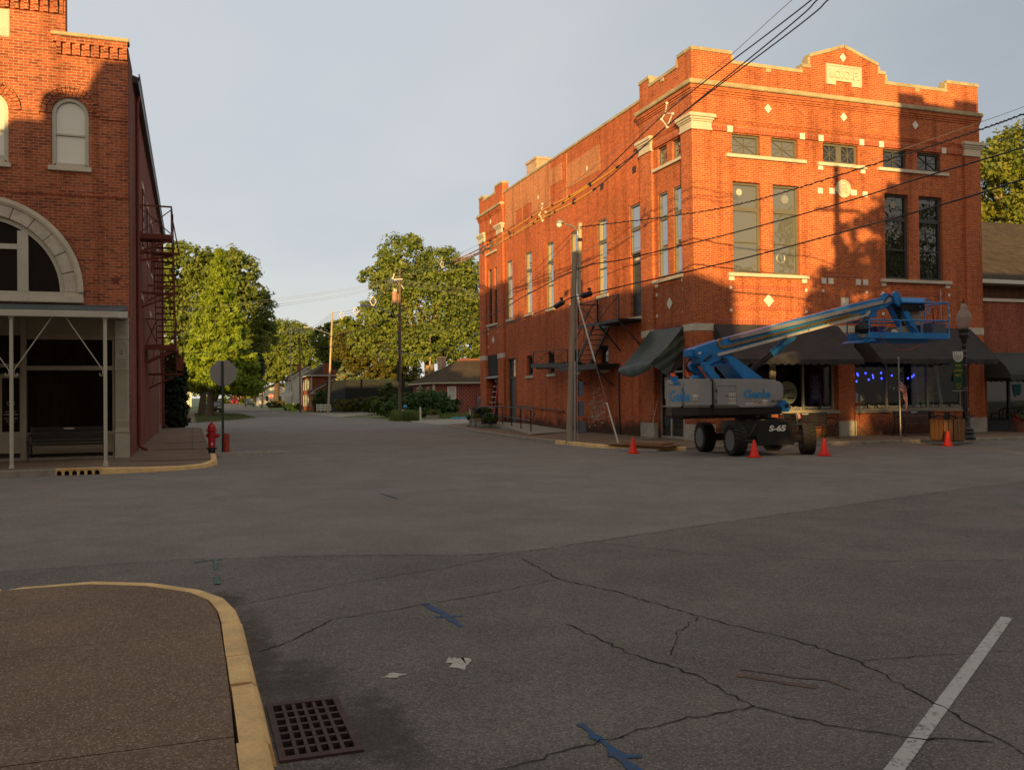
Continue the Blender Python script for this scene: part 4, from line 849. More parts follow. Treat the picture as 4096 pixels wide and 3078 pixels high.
for t_, a, b in (('Cookware ~', 6.74, 7.42), ('Toys ~ Socks', 7.47, 8.26), ('Fiestaware ~ Utensils ~ Olive Oils', 8.38, 10.18), ('Flavored Vinegars ~', 10.32, 11.38), ('Puzzles', 11.44, 11.82)): fitlet(t_, 'letter_white', sw2, HX+a, HX+b, yl, 1.13, .150)
# door in the side pavilion under the tarpaulin
m = MB()
for y, wd in ((.80, .05), (1.15, .07), (2.05, .10), (2.80, .08)): m.box(HX+.20, HX+.28, HY+y-wd/2, HY+y+wd/2, .10, 3.9)
for y0, y1 in ((.825, 1.115), (1.185, 2.0), (2.1, 2.76)): m.box(HX+.20, HX+.28, HY+y0, HY+y1, .10, .2); m.box(HX+.20, HX+.28, HY+y0, HY+y1, 1.25, 1.31) if y0 > 2 else None; m.box(HX+.20, HX+.28, HY+y0, HY+y1, 2.5, 2.56)
en = m.build('entrance_door', 'aluminium', hall)
part('pane', 'dim_glass', en, lambda m: m.box(HX+.235, HX+.243, HY+.8, HY+2.8, .15, 3.85))
m = MB(); m.mat('room_dark'); m.box(HX+.95, HX+1.0, HY+.78, HY+2.9, .1, 3.9); m.mat('aluminium'); m.box(HX+.30, HX+.33, HY+1.2, HY+2.75, .21, .46); rn = random.Random(4)
for c in ('red_cloth', 'cream_cloth', 'plastic_blue', 'banner_gold', 'street_green'):
    m.mat(c)
    for k in range(14): y, z, r = rn.uniform(.9, 2.7), rn.uniform(.5, 1.9), rn.uniform(.02, .07); m.box(HX+.5, HX+.52, HY+y-r, HY+y+r, z-r, z+r)
m.build('door_display', None, en)
part('notice', 'sticker', en, lambda m: (m.box(HX+.222, HX+.228, HY+2.2, HY+2.55, 1.55, 1.95), m.box(HX+.222, HX+.228, HY+2.2, HY+2.55, 1.97, 2.35)))
part('oval_sign', 'copper', en, lambda m: m.prism([(HY+2.4+.2*math.cos(2*PI*k/20), .85+.37*math.sin(2*PI*k/20)) for k in range(20)], 'x', HX+.220, HX+.228))
# goods behind the glass
t = thing('purple_banner', 'purple swallow tailed shop banner hanging inside the window left of the jewelry lettering', 'banner', (HX+5.25, HY+.4, 1.3))
part('cloth', 'purple', t, lambda m: m.prism([(HX+4.98, 2.42), (HX+4.98, 1.22), (HX+5.25, 1.42), (HX+5.52, 1.22), (HX+5.52, 2.42)], 'y', HY+.40, HY+.41))
for k, s_ in enumerate(('KITCHEN GADGETS', 'HOME GOODS', 'CARDS & GIFTS', 'GOURMET FOOD ITEMS', 'TOYS & PUZZLES', 'COZY ROBES & SLIPPERS', 'NEW HARMONY GOODS', 'LEISURE WEAR', 'JOURNALS & BOOKS', 'COOKING CLASSES', 'GLASS FUSION CLASSES', 'TABLE LINENS & PILLOWS', 'SWEET TREATS')):
    w_ = len(s_)*.0185; fitlet(s_, 'letter_white', t, HX+5.25-w_/2, HX+5.25+w_/2, HY+.396, 2.29-k*.067, .034)
t = thing('round_sign', 'round pale yellow shop sign inside the window beside the boom lift body', 'sign', (HX+4.1, HY+.5, 1.3))
part('disc', 'cream_cloth', t, lambda m: m.lathe([(.001, 0), (.42, 0), (.42, .02), (.001, .02)], (HX+4.10, HY+.50, 1.72), 32, 'y'))
lettering('apers', 'letter_black', t, (HX+3.82, HY+.494, 1.72), (1, 0, 0), (0, 0, 1), .26)
part('strip', 'purple', t, lambda m: m.box(HX+4.08, HX+4.38, HY+.485, HY+.497, 1.50, 1.56))
t = thing('blue_bulb_string', 'string of glowing blue bulbs hanging inside the right shop window', 'string lights', (HX+8.3, HY+.5, 2.5))
for k, (x, z) in enumerate(((6.78, 2.38), (6.84, 2.2), (7.18, 2.40), (7.21, 2.34), (7.14, 2.12), (7.56, 2.42), (7.70, 2.18), (7.89, 2.34), (7.91, 2.25), (8.28, 2.43), (8.3, 2.22), (8.52, 2.25), (8.78, 2.33), (9.55, 2.22), (9.75, 2.28), (9.83, 2.34))):
    part('bulb', 'blue_bulb', t, lambda m: m.lathe([(.012, .04), (.024, .03), (.026, -.02), (.001, -.035)], (HX+x, HY+.46, z), 8))
part('wire', 'cable_black', t, lambda m: m.tube([(HX+6.7+.2*k, HY+.47, 2.47+.03*math.sin(k*1.3)) for k in range(18)], .006, 5))
t = thing('dress_form', 'white blouse and red polka dot apron on a form in the shop window', 'mannequin', (HX+7.25, HY+.75, .93))
def f(m): m.lathe([(.05, 1.28), (.13, 1.20), (.15, 1.05), (.115, .92), (.13, .80)], (HX+7.27, HY+.75, .45), 14); m.tube([(HX+7.14, HY+.75, 1.62), (HX+7.03, HY+.73, 1.55), (HX+6.97, HY+.72, 1.40)], [.055, .07, .08], 8); m.tube([(HX+7.40, HY+.75, 1.62), (HX+7.51, HY+.73, 1.55), (HX+7.57, HY+.72, 1.40)], [.055, .07, .08], 8)
part('blouse', 'letter_white', t, f, smooth=True)
part('apron', 'red_cloth', t, lambda m: (m.box(HX+7.16, HX+7.19, HY+.58, HY+.62, 1.35, 1.70), m.box(HX+7.35, HX+7.38, HY+.58, HY+.62, 1.35, 1.70), m.box(HX+7.13, HX+7.41, HY+.57, HY+.62, 1.27, 1.33), m.lathe([(.14, .28), (.27, .0)], (HX+7.27, HY+.75, .99), 14)))
part('stand', 'black_metal', t, lambda m: m.tube([(HX+7.27, HY+.75, .93), (HX+7.27, HY+.75, 1.25)], .02, 6))
t = thing('bunting', 'string of small cream pennants across the right shop window', 'bunting', (HX+9.2, HY+.6, 2))
for k in range(8): x = 8.65+.17*k; z = 2.0-.12*math.sin(PI*k/7); part('pennant', 'red_cloth' if k == 3 else 'tan_paint', t, lambda m: m.prism([(HX+x-.06, z), (HX+x+.06, z), (HX+x, z-.15)], 'y', HY+.60, HY+.606))
t = thing('white_shelf', 'white ladder shelf stocked with gifts in the shop window', 'shelf', (HX+10.9, HY+.9, .93))
def f(m):
    m.bar((HX+10.35, HY+.8, .95), (HX+10.13, HY+.9, 3.3), .10, .06); m.bar((HX+11.52, HY+.8, .95), (HX+11.25, HY+.9, 3.3), .12, .06); m.bar((HX+10.9, HY+.85, .95), (HX+10.82, HY+.9, 3.3), .05, .04)
    for z in (.98, 1.62, 2.25): m.box(HX+10.3, HX+11.4, HY+.82, HY+1.1, z, z+.03)
    m.box(HX+10.3, HX+11.42, HY+1.1, HY+1.12, .95, 3.0)
part('frame', 'cream_cloth', t, f)
part('goods', 'street_green', t, lambda m: (m.ball((HX+10.5, HY+.85, 1.2), .1), m.box(HX+10.95, HX+11.08, HY+.8, HY+.95, 1.01, 1.32)))
part('ring', 'red_cloth', t, lambda m: m.tube([(HX+11.0+.17*math.cos(PI*k/10), HY+.84, 1.85+.17*math.sin(PI*k/10)) for k in range(21)], .012, 6))
t = thing('display_board', 'leaning white board with goods at the left end of the right shop window', 'shelf', (HX+6.85, HY+.8, .93))
part('board', 'cream_cloth', t, lambda m: (m.bar((HX+7.05, HY+.8, .95), (HX+6.85, HY+.9, 3.0), .14, .05), m.box(HX+6.74, HX+7.0, HY+.9, HY+.92, .95, 2.6)))
part('goods', 'banner_gold', t, lambda m: (m.box(HX+6.76, HX+6.92, HY+.8, HY+.88, 1.3, 1.42), m.box(HX+6.78, HX+6.9, HY+.8, HY+.88, 1.5, 1.6)))
for k, (x, c, wd, z1, lab) in enumerate(((5.62, 'flower_red', .05, 1.95, 'narrow pink umbrella hanging beside the purple banner'), (5.74, 'red_cloth', .05, 1.8, 'red cloth hanging right of the pink umbrella in the window'))):
    single('hanging_goods', lab, 'goods', c, lambda m: m.prism([(HX+x-wd/2, 1.3+.0*k), (HX+x+wd/2, 1.3), (HX+x+wd/3, z1), (HX+x-wd/3, z1)], 'y', HY+.55, HY+.58), origin=(HX+x, HY+.55, 1.3))
t = thing('wall_lantern', 'lit coach lantern on the brick pier behind the lift arms', 'lamp', (HX+.90, HY+.1, 2.2))
part('cage', 'black_metal', t, lambda m: (m.lathe([(.03, .30), (.10, .24), (.12, .22)], (HX+.9, HY-.02, 2.1), 8), [m.bar((HX+.9+.10*math.cos(PI*k/3), HY-.02+.10*math.sin(PI*k/3), 2.32), (HX+.9+.07*math.cos(PI*k/3), HY-.02+.07*math.sin(PI*k/3), 2.08), .012) for k in range(6)], m.lathe([(.07, -.01), (.02, -.06)], (HX+.9, HY-.02, 2.08), 8), m.box(HX+.88, HX+.92, HY-.02, HY+.24, 2.38, 2.41)))
part('bulb', 'lantern_glow', t, lambda m: m.ball((HX+.9, HY-.02, 2.2), .045, 8))
# awnings
def awning(name, label, x0, x1, zt, zb, out, mat, curve=0., drop=.2, sc=.30, yw=HY):
    t = thing(name, label, 'awning', ((x0+x1)/2, yw, zb)); m = MB(); K = 10; prof = []
    for k in range(K+1):
        a = k/K; prof.append((yw-.01-out*(math.sin(a*PI/2)*curve+a*(1-curve)), zt-(zt-zb)*((1-math.cos(a*PI/2))*curve+a*(1-curve))))
    n = 20; rn = random.Random(int(x0*10)); vs = []
    for i in range(n+1):
        x = x0+(x1-x0)*i/n
        for k, (y, z) in enumerate(prof): s_ = .018*math.sin(i*2.4+k*.5)*math.sin(PI*k/K)+rn.uniform(-.004, .004); vs.append((x, y, z+s_-.02*math.sin(PI*k/K)))
    m.add(vs, [(i*(K+1)+k, i*(K+1)+k+1, (i+1)*(K+1)+k+1, (i+1)*(K+1)+k) for i in range(n) for k in range(K)])
    m.build('canopy', mat, t, smooth=True, recalc=False)
    for x in (x0+.004, x1-.004): part('side_panel', mat, t, lambda m: m.prism([(yw-.01, zt)]+prof[1:]+[(prof[-1][0], zb-drop*.6), (yw-.01, zb-.1)], 'x', x-.003, x+.003))
    def val(x, y, q): return (x, y+.008*math.sin(x*9), q)
    m = MB(); vs = []; ns = int((x1-x0)/sc*8)
    for i in range(ns+1):
        x = x0+(x1-x0)*i/ns; ph = (i % 8)/8; y = prof[-1][0]-.004+.012*math.sin(x*7.3)
        vs += [(x, prof[-1][0]-.003, zb), (x, y-.005, zb-drop*.5), (x, y, zb-drop+.055*(1-math.sin(PI*ph)))]
    m.add(vs, [(3*i+k, 3*i+k+1, 3*i+k+4, 3*i+k+3) for i in range(ns) for k in range(2)])
    m.build('valance', mat, t, smooth=True, recalc=False)
    return t
awning('shop_awning', 'black cloth awning behind the boom lift over the jewelry window', HX+.74, HX+5.98, 4.12, 2.86, 1.30, 'awning_cloth')
awning('shop_awning', 'black cloth awning under the lift basket with blue bulbs beneath', HX+6.72, HX+12.16, 4.12, 2.89, 1.30, 'awning_cloth')
# green tarpaulin over the side entrance
t = thing('tarpaulin', 'green tarpaulin draped over the side entrance awning', 'tarp', (HX-.6, HY+1.8, 3.9))
A, B = Vector((HX-.03, HY+3.15, 4.10)), Vector((HX-.03, HY+.72, 4.10))
Cc, D, E_ = PX(2471, 1478, 14.95), PX(2600, 1454, 14.95), PX(2669.7, 1503.8, 15.55)
def f(m):
    n, k = 16, 12; rn = random.Random(2); vs = []
    for i in range(n+1):
        for j in range(k+1):
            u, v = i/n, j/k; p = A.lerp(B, u).lerp(Cc.lerp(D, u), v)
            p = p+Vector((-.008, 0, .0))*math.sin(u*23+v*5)*v+Vector((0, 0, -.10*math.sin(PI*v)*(.6+.4*math.sin(u*7+1)))) + Vector((rn.uniform(-.012, .012), 0, rn.uniform(-.012, .012)))
            vs.append(p)
    for i in range(n+1):
        u = i/n; p = Cc.lerp(D, u); sag = .13+.22*math.sin(PI*min(1, u*1.05))**.8
        vs.append(p+Vector((.06, 0, -sag)))
    m.add(vs, [(i*(k+1)+j, i*(k+1)+j+1, (i+1)*(k+1)+j+1, (i+1)*(k+1)+j) for i in range(n) for j in range(k)]+[(i*(k+1)+k, (n+1)*(k+1)+i, (n+1)*(k+1)+i+1, (i+1)*(k+1)+k) for i in range(n)])
    vs = []; k = 10
    for i in range(k+1):
        a = B.lerp(D, i/k)+Vector((0, 0, -.10*math.sin(PI*i/k))); b = (B+Vector((0, -.02, -.75))).lerp(E_, i/k)
        for j in range(k+1): q = a.lerp(b, j/k); vs.append(q+Vector((0, -.02*math.sin(j*1.3+i*.9)-.015*math.sin(i*1.7-j*.6), .012*math.sin(i*2.1+j))))
    m.add(vs, [(i*(k+1)+j, i*(k+1)+j+1, (i+1)*(k+1)+j+1, (i+1)*(k+1)+j) for i in range(k) for j in range(k)])
part('sheet', 'tarp_green', t, f, smooth=True, recalc=False)
part('liner', 'awning_cloth', t, lambda m: m.add([B+Vector((0, .03, -.02)), B+Vector((0, .03, -1.35)), E_+Vector((.15, .05, .05)), D+Vector((.3, .06, 0))], [(0, 1, 2, 3)]))
# iron fire escape on the hall
t = thing('fire_escape', 'dark grey iron fire escape on the orange hall side wall', 'fire escape', (HX, HY+7, 3))
WX = HX+.09; OX = WX-1.0
def rails(m, pts, h, x=True, r=.018, k=2, post=True):
    for (a, b) in zip(pts, pts[1:]):
        a, b = Vector(a), Vector(b); H = Vector((0, 0, h)); m.bar(a+H, b+H, .04); m.bar(a+H*.03, b+H*.98, .028, .012); m.bar(a+H*.98, b+H*.03, .028, .012)
        for q in (a, b): m.bar(q, q+H, .035)
part('upper_platform', 'dark_iron', t, lambda m: (m.box(OX, WX-.02, HY+3.98, HY+7.0, 4.60, 4.64), m.bar((OX, HY+3.98, 4.58), (OX, HY+7.85, 4.58), .05, .12), m.bar((WX-.05, HY+3.98, 4.58), (WX-.05, HY+7.85, 4.58), .05, .12), m.box(OX, OX+.3, HY+7.0, HY+7.85, 4.60, 4.635)))
part('railing', 'dark_iron', t, lambda m: (rails(m, [(OX, HY+3.98, 4.64), (OX, HY+5.9, 4.64), (OX, HY+7.82, 4.64), (WX-.05, HY+7.82, 4.64)], .90)))
def f(m):
    for k in range(8): z = 4.45-k*.20; y = HY+7.0+.24*k; m.box(OX+.32, WX-.06, y, y+.2, z-.02, z)
part('treads', 'dark_iron', t, f)
part('stringers', 'dark_iron', t, lambda m: (m.bar((OX+.30, HY+6.9, 4.6), (OX+.30, HY+8.95, 2.95), .03, .16), m.bar((WX-.03, HY+6.9, 4.6), (WX-.03, HY+8.95, 2.95), .03, .16)))
part('stair_rail', 'dark_iron', t, lambda m: (m.bar((OX+.28, HY+6.9, 5.5), (OX+.28, HY+9.1, 3.9), .035), m.bar((OX+.28, HY+8.95, 2.95), (OX+.28, HY+9.1, 3.9), .035), m.bar((OX+.28, HY+7.9, 4.0), (OX+.28, HY+7.8, 4.85), .03)))
part('lower_platform', 'dark_iron', t, lambda m: (m.box(OX-.05, WX-.02, HY+5.95, HY+9.8, 2.96, 3.0), m.bar((OX-.05, HY+5.95, 2.88), (OX-.05, HY+9.85, 2.88), .08, .20), m.bar((WX-.1, HY+5.95, 2.9), (WX-.1, HY+9.8, 2.9), .06, .14)))
part('swing_stair', 'dark_iron', t, lambda m: (m.bar((OX-.02, HY+8.6, 3.02), (OX-.02, HY+13.4, 3.18), .05, .2), m.bar((OX+.62, HY+8.6, 3.02), (OX+.62, HY+13.4, 3.18), .05, .2), rails(m, [(OX-.02, HY+9.0, 3.1), (OX-.02, HY+11, 3.16), (OX-.02, HY+13.1, 3.2)], .62), [m.box(OX, OX+.6, HY+8.9+.3*k, HY+8.94+.3*k, 3.0, 3.2) for k in range(14)]))
for a, b in (((OX+.05, HY+5.9, 4.54), (WX, HY+5.9, 3.5)), ((OX+.05, HY+4.1, 4.54), (WX, HY+4.1, 3.6)), ((OX+.2, HY+6.6, 2.84), (WX, HY+6.6, 2.1)), ((OX+.2, HY+9.4, 2.84), (WX, HY+9.4, 2.2))): part('bracket', 'dark_iron', t, lambda m: m.bar(a, b, .05))
part('drain_pipe', 'dark_iron', hall, lambda m: m.tube([(WX-.04, HY+6.0, 2.8), (WX-.04, HY+6.0, .1)], .03, 6))
# ------------------------------------------------------------------ the arched hall on the west corner
LX, LY = -1.64, 27.14
arch = thing('arched_hall', 'old red brick building with big stone arch window and columned shopfront', 'building', (LX, LY, 0))
AX, AZc = -5.3, 4.65
def arc(cx_, cz, r, a0, a1, n): return [(cx_+r*math.cos(a0+(a1-a0)*k/n), cz+r*math.sin(a0+(a1-a0)*k/n)) for k in range(n+1)]
wins = [-3.09, -5.05, -7.1]
holes = [(-7.8, -2.8, 4.53, 7.15)]+[(x-.46, x+.46, 8.08, 9.97) for x in wins]
m = MB(); m.mat('old_brick')
wall_grid(m, 'x', LY, -16, LX, 4.0, 11.0, holes, .25, 0)
wall_grid(m, 'x', LY, -16, -3.2, 11.0, 14.0, [], .25, 0)
wall_grid(m, 'x', LY, -3.2, LX, 11.0, 11.60, [], .25, 0)
for s_ in (1, -1): m.prism([(AX+s_*2.5, 4.655), (AX+s_*2.5, 7.15), (AX, 7.15)]+arc(AX, AZc, 2.5, PI/2, PI/2-s_*(PI/2), 20)[0:-1], 'y', LY, LY+.25)
for x in wins:
    for s_ in (1, -1): m.prism([(x+s_*.46, 9.50), (x+s_*.46, 9.97), (x, 9.97)]+arc(x, 9.5, .46, PI/2, PI/2-s_*(PI/2), 10)[0:-1], 'y', LY, LY+.25)
m.box(-3.21, -3.20, LY+.003, LY+.4, 11.62, 14.0)
for z, d in ((9.47, .03), (9.56, .02), (7.33, .03)):
    xs = [(-16, wins[2]-.76), (wins[2]+.76, wins[1]-.76), (wins[1]+.76, wins[0]-.76), (wins[0]+.76, LX+.0)] if z > 9 else [(-16, LX)]
    for a, b in xs: m.box(a, b, LY-d, LY+.02, z-.035, z+.035)
def teeth(x0, x1, z0, zt):
    n = int((x1-x0)/.118)
    for i in range(n):
        x = x0+i*.118; dz = .0 if i % 2 else .07
        m.box(x, x+(.118 if i % 2 else .116), LY-(.03 if i % 2 else .085), LY+.02, z0+(.0 if i % 2 else .0)+.0, zt)
        if i % 2 == 0: m.box(x+.003, x+.113, LY-.12, LY-.086, z0+.16, zt)
    m.box(x0, x1, LY-.10, LY+.02, zt+.001, zt+.16)
teeth(-3.42, LX, 11.12, 11.44); teeth(-16, -3.2, 12.22, 12.62)
m.box(-16, -3.19, LY-.13, LY+.02, 12.79, 13.0); m.box(-3.5, LX, LY-.095, LY+.02, 11.44, 11.60)
m.build('wall', None, arch)
part('coping', 'cornice_stone', arch, lambda m: m.box(-3.55, LX+.04, LY-.14, LY+.3, 11.61, 11.71), bevel=.015)
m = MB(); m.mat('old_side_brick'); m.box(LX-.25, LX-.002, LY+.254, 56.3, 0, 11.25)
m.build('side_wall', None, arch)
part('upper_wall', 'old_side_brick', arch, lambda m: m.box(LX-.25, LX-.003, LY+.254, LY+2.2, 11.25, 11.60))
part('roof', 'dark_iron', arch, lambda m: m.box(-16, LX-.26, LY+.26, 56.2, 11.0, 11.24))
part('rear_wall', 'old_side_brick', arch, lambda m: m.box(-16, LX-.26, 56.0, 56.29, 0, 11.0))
part('eave', 'black_metal', arch, lambda m: m.prism([(LX-.1, 11.26), (LX+.16, 11.26), (LX+.20, 11.42), (LX-.1, 11.52)], 'y', LY+2.2, 56.5))
part('gutter', 'galvanised', arch, lambda m: m.box(LX+.165, LX+.21, LY+2.1, 56.6, 11.40, 11.50))
for k, y in enumerate((30.6, 55.9)): part('downspout', 'rust_paint', arch, lambda m: m.tube([(LX+.12, y, 11.3), (LX+.06, y, 11.0), (LX+.06, y, .5), (LX+.07, y, .32), (LX+.16, y-.04, .22), (LX+.30, y-.06, .18)], .055, 8))
part('conduit', 'galvanised', arch, lambda m: (m.tube([(LX+.04, 49.3, .35), (LX+.04, 49.3, 4.2)], .03, 6), m.box(LX, LX+.12, 49.2, 49.4, .15, .5), m.box(LX, LX+.1, 31.0, 31.15, .2, .42)))
for y in (34.5, 38.0, 41.5, 45, 48.5, 52): window(arch, 'y', LX+.0, y, y+.95, 7.2, 9.2, 'black_pane', 'rust_paint', -.01, ((8.2, .05),), .07); part('lintel', 'limestone', arch, lambda m: m.box(LX-.02, LX+.03, y-.12, y+1.07, 9.21, 9.45)); part('lintel', 'limestone', arch, lambda m: m.box(LX-.02, LX+.03, y-.12, y+1.07, 7.0, 7.15))
for y in (33.6, 40.0, 46.): part('lintel', 'limestone', arch, lambda m: m.box(LX-.02, LX+.03, y, y+1.1, 5.2, 5.4))
# big stone arch window
part('stone_arch', 'rock_stone', arch, lambda m: [m.prism(arc(AX, AZc, 2.05, PI*k/13+.003, PI*(k+1)/13-.003, 6)+arc(AX, AZc, 2.37, PI*(k+1)/13-.003, PI*k/13+.003, 6), 'y', LY-.05-.008*(k % 3), LY+.24) for k in range(13)], bevel=.012)
part('arch_mould', 'limestone', arch, lambda m: (m.prism(arc(AX, AZc, 2.37, 0, PI, 40)+arc(AX, AZc, 2.49, PI, 0, 40), 'y', LY-.10, LY+.2), m.prism(arc(AX, AZc, 2.42, 0, PI, 40)+arc(AX, AZc, 2.53, PI, 0, 40), 'y', LY-.13, LY-.101)))
part('arch_mould', 'limestone', arch, lambda m: m.box(AX+2.05, AX+2.51, LY-.06, LY+.24, 4.531, 4.652))
part('arch_mould', 'limestone', arch, lambda m: m.box(AX-2.51, AX-2.05, LY-.06, LY+.24, 4.531, 4.652))
part('arch_sill', 'limestone', arch, lambda m: m.box(-7.86, -2.77, LY-.14, LY+.24, 4.36, 4.53), bevel=.012)
def f(m):
    m.prism(arc(AX, AZc, 1.93, 0, PI, 36)+arc(AX, AZc, 2.048, PI, 0, 36), 'y', LY+.05, LY+.2); m.box(AX-2.04, AX+2.04, LY+.05, LY+.2, 4.53, 4.66)
    for x in (-4.265, -6.335): m.box(x-.13, x+.13, LY+.04, LY+.2, 4.66, AZc+math.sqrt(1.93**2-(x-AX)**2))
    m.box(-6.2, -4.4, LY+.045, LY+.19, 5.78, 5.92)
aw = part('arch_window', 'cream_paint', arch, f)
part('pane', 'black_pane', aw, lambda m: m.prism(arc(AX, AZc-.02, 1.98, 0, PI, 30), 'y', LY+.13, LY+.14))
for x in wins:
    def f(m):
        o = arc(x, 9.5, .455, 0, PI, 18); i_ = arc(x, 9.5, .36, PI, 0, 18)
        m.prism([(x+.455, 8.08)]+o+[(x-.455, 8.08), (x-.36, 8.17)]+i_+[(x+.36, 8.17)], 'y', LY+.03, LY+.17); m.box(x-.36, x+.36, LY+.03, LY+.17, 8.08, 8.17) if False else None
        m.box(x-.37, x+.37, LY+.05, LY+.16, 8.075, 8.175); m.box(x-.37, x+.37, LY+.06, LY+.15, 8.93, 8.98)
    wn = part('arched_window', 'cream_paint', arch, f)
    part('pane', 'blind_pane', wn, lambda m: m.prism([(x+.40, 8.1)]+arc(x, 9.5, .40, 0, PI, 14)+[(x-.40, 8.1)], 'y', LY+.115, LY+.125))
    part('arch_sill', 'limestone', arch, lambda m: m.box(x-.55, x+.53, LY-.10, LY+.2, 7.94, 8.07), bevel=.01)
    part('brick_arch', 'old_brick', arch, lambda m: [m.prism(arc(x, 9.5, r0, PI*k/n+.012, PI*(k+1)/n-.012, 1)+arc(x, 9.5, r1, PI*(k+1)/n-.012, PI*k/n+.012, 1), 'y', LY-d, LY+.05) for r0, r1, n, d in ((.465, .60, 17, .02), (.605, .72, 20, .045), (.722, .765, 20, .07)) for k in range(n)])
part('date_plaque', 'limestone', arch, lambda m: m.box(-5.55, -4.54, LY-.03, LY+.05, 11.43, 12.18), bevel=.02)
def f(m):
    pts = [(-1.97+(.14 if k % 2 == 0 else .06)*math.cos(PI/2+PI*k/5), 5.03+(.14 if k % 2 == 0 else .06)*math.sin(PI/2+PI*k/5)) for k in range(10)]; m.prism(pts, 'y', LY-.03, LY+.01)
part('iron_star', 'rust_paint', arch, f)
# shopfront and cast iron pilaster under the porch
part('bressummer', 'tan_paint', arch, lambda m: m.box(-16, LX-.005, LY+.003, LY+.25, 3.92, 3.999))
def f(m):
    x0, x1 = -2.0, -1.66
    m.box(x0, x1, LY-.02, LY+.2, 2.6, 3.92); m.box(x0-.01, x1+.01, LY-.05, LY+.2, .0, .75); m.box(x0, x1, LY-.02, LY+.2, .75, 2.6)
    for z, d, h in ((.78, .05, .06), (.86, .07, .05), (1.02, .05, .02), (1.08, .05, .02), (1.14, .05, .02), (2.5, .05, .03), (2.56, .06, .03), (2.86, .045, .025), (3.42, .05, .03), (3.88, .06, .04)): m.box(x0-.012, x1+.012, LY-d, LY, z-h/2, z+h/2)
    for k in range(7): x = x0+.045+k*.042; m.box(x-.011, x+.011, LY-.036, LY, 1.2, 2.45)
    for i in range(7):
        for j in range(7): x, z = x0+.05+i*.04, 3.52+j*.045; m.box(x-.012, x+.012, LY-.035, LY-.02, z-.012, z+.012)
    m.tube([(-1.83+.12*math.cos(PI*k/10), LY-.03, 2.72+.12*math.sin(PI*k/10)) for k in range(21)], .014, 6)
    for k in range(8): a = PI*k/4; m.bar((-1.83+.03*math.cos(a), LY-.03, 2.72+.03*math.sin(a)), (-1.83+.10*math.cos(a), LY-.03, 2.72+.10*math.sin(a)), .03, .02)
    m.tube([(-1.83+.14*math.cos(PI*(k/9)), LY-.03, 3.0+.36*math.sin(PI*(k/9))) for k in range(10)], .013, 6)
    for k in range(7): a = PI*(.12+.76*k/6); m.bar((-1.83, LY-.03, 2.98), (-1.83+.10*math.cos(a), LY-.03, 3.0+.28*math.sin(a)), .022, .02)
part('iron_pilaster', 'cream_paint', arch, f)
def shop(m):
    d = LY+.06
    m.box(-4.32, -4.19, d-.06, d+.12, .13, 3.92); m.box(-2.08, -2.01, d, d+.12, .13, 3.92)
    for z0, z1 in ((.30, .40), (.76, .87), (2.545, 2.66), (3.38, 3.52)): m.box(-4.19, -2.08, d, d+.12, z0, z1)
    m.box(-4.19, -2.08, d+.04, d+.10, .40, .76); m.box(-4.19, -2.08, d+.04, d+.12, 3.52, 3.92)
    for a, b in ((-4.1, -3.2), (-3.1, -2.2)): m.box(a, b, d+.02, d+.04, .45, .71)
    m.box(-9, -4.32, d-.01, d+.12, 2.62, 2.72); m.box(-9, -4.32, d-.01, d+.12, 3.48, 3.56); m.box(-9, -4.32, d+.05, d+.12, 3.56, 3.92)
    for a, b in ((-4.345, -4.33), ): m.box(a, b, d, d+.1, .2, 2.62)
    m.box(-4.88, -4.78, d+.03, d+.09, .33, 2.45); m.box(-4.78, -4.36, d+.03, d+.09, .33, .90); m.box(-4.78, -4.36, d+.03, d+.09, 2.34, 2.45); m.box(-4.36, -4.346, d+.03, d+.09, .33, 2.45)
sf = part('shopfront', 'tan_paint', arch, shop)
part('pane', 'dim_glass', sf, lambda m: (m.box(-4.18, -2.09, LY+.12, LY+.128, .87, 2.55), m.box(-4.18, -2.09, LY+.12, LY+.128, 2.66, 3.39), m.box(-4.78, -4.36, LY+.12, LY+.128, .9, 2.34), m.box(-9, -4.33, LY+.13, LY+.138, 2.72, 3.48), m.box(-9, -4.9, LY+.13, LY+.138, .3, 2.62)))
m = MB(); m.mat('room_dark'); m.box(-9, -2.0, LY+2.0, LY+2.05, 0, 3.9); m.box(-2.06, -2.03, LY+.2, LY+2, 0, 3.9); m.box(-9, -2.06, LY+.2, LY+2, .1, .3); m.box(-9, -2.06, LY+.2, LY+2, 3.85, 3.9); m.mat('room_wall'); m.box(-4.1, -3.2, LY+1.2, LY+1.25, .3, 2.2); m.build('shop_room', None, arch)
for k, s_ in enumerate(('MAXIMILIAN-', 'BODMER EXHIBIT', 'LICHTENBERGER', 'BUILDING', '1845-')): fitlet(s_, 'cream_cloth', sf, -4.57-len(s_)*.0125, -4.57+len(s_)*.0125, LY+.112, 1.42-k*.075-(.03 if k > 1 else 0), .055)
part('door_crest', 'cream_cloth', sf, lambda m: m.tube([(-4.57+.09*math.cos(PI*k/9), LY+.115, 1.66+.06*math.sin(PI*k/9)) for k in range(19)], .006, 5))
part('door_step', 'concrete', arch, lambda m: m.box(-9, -2.01, LY-.05, LY+.3, .12, .20))
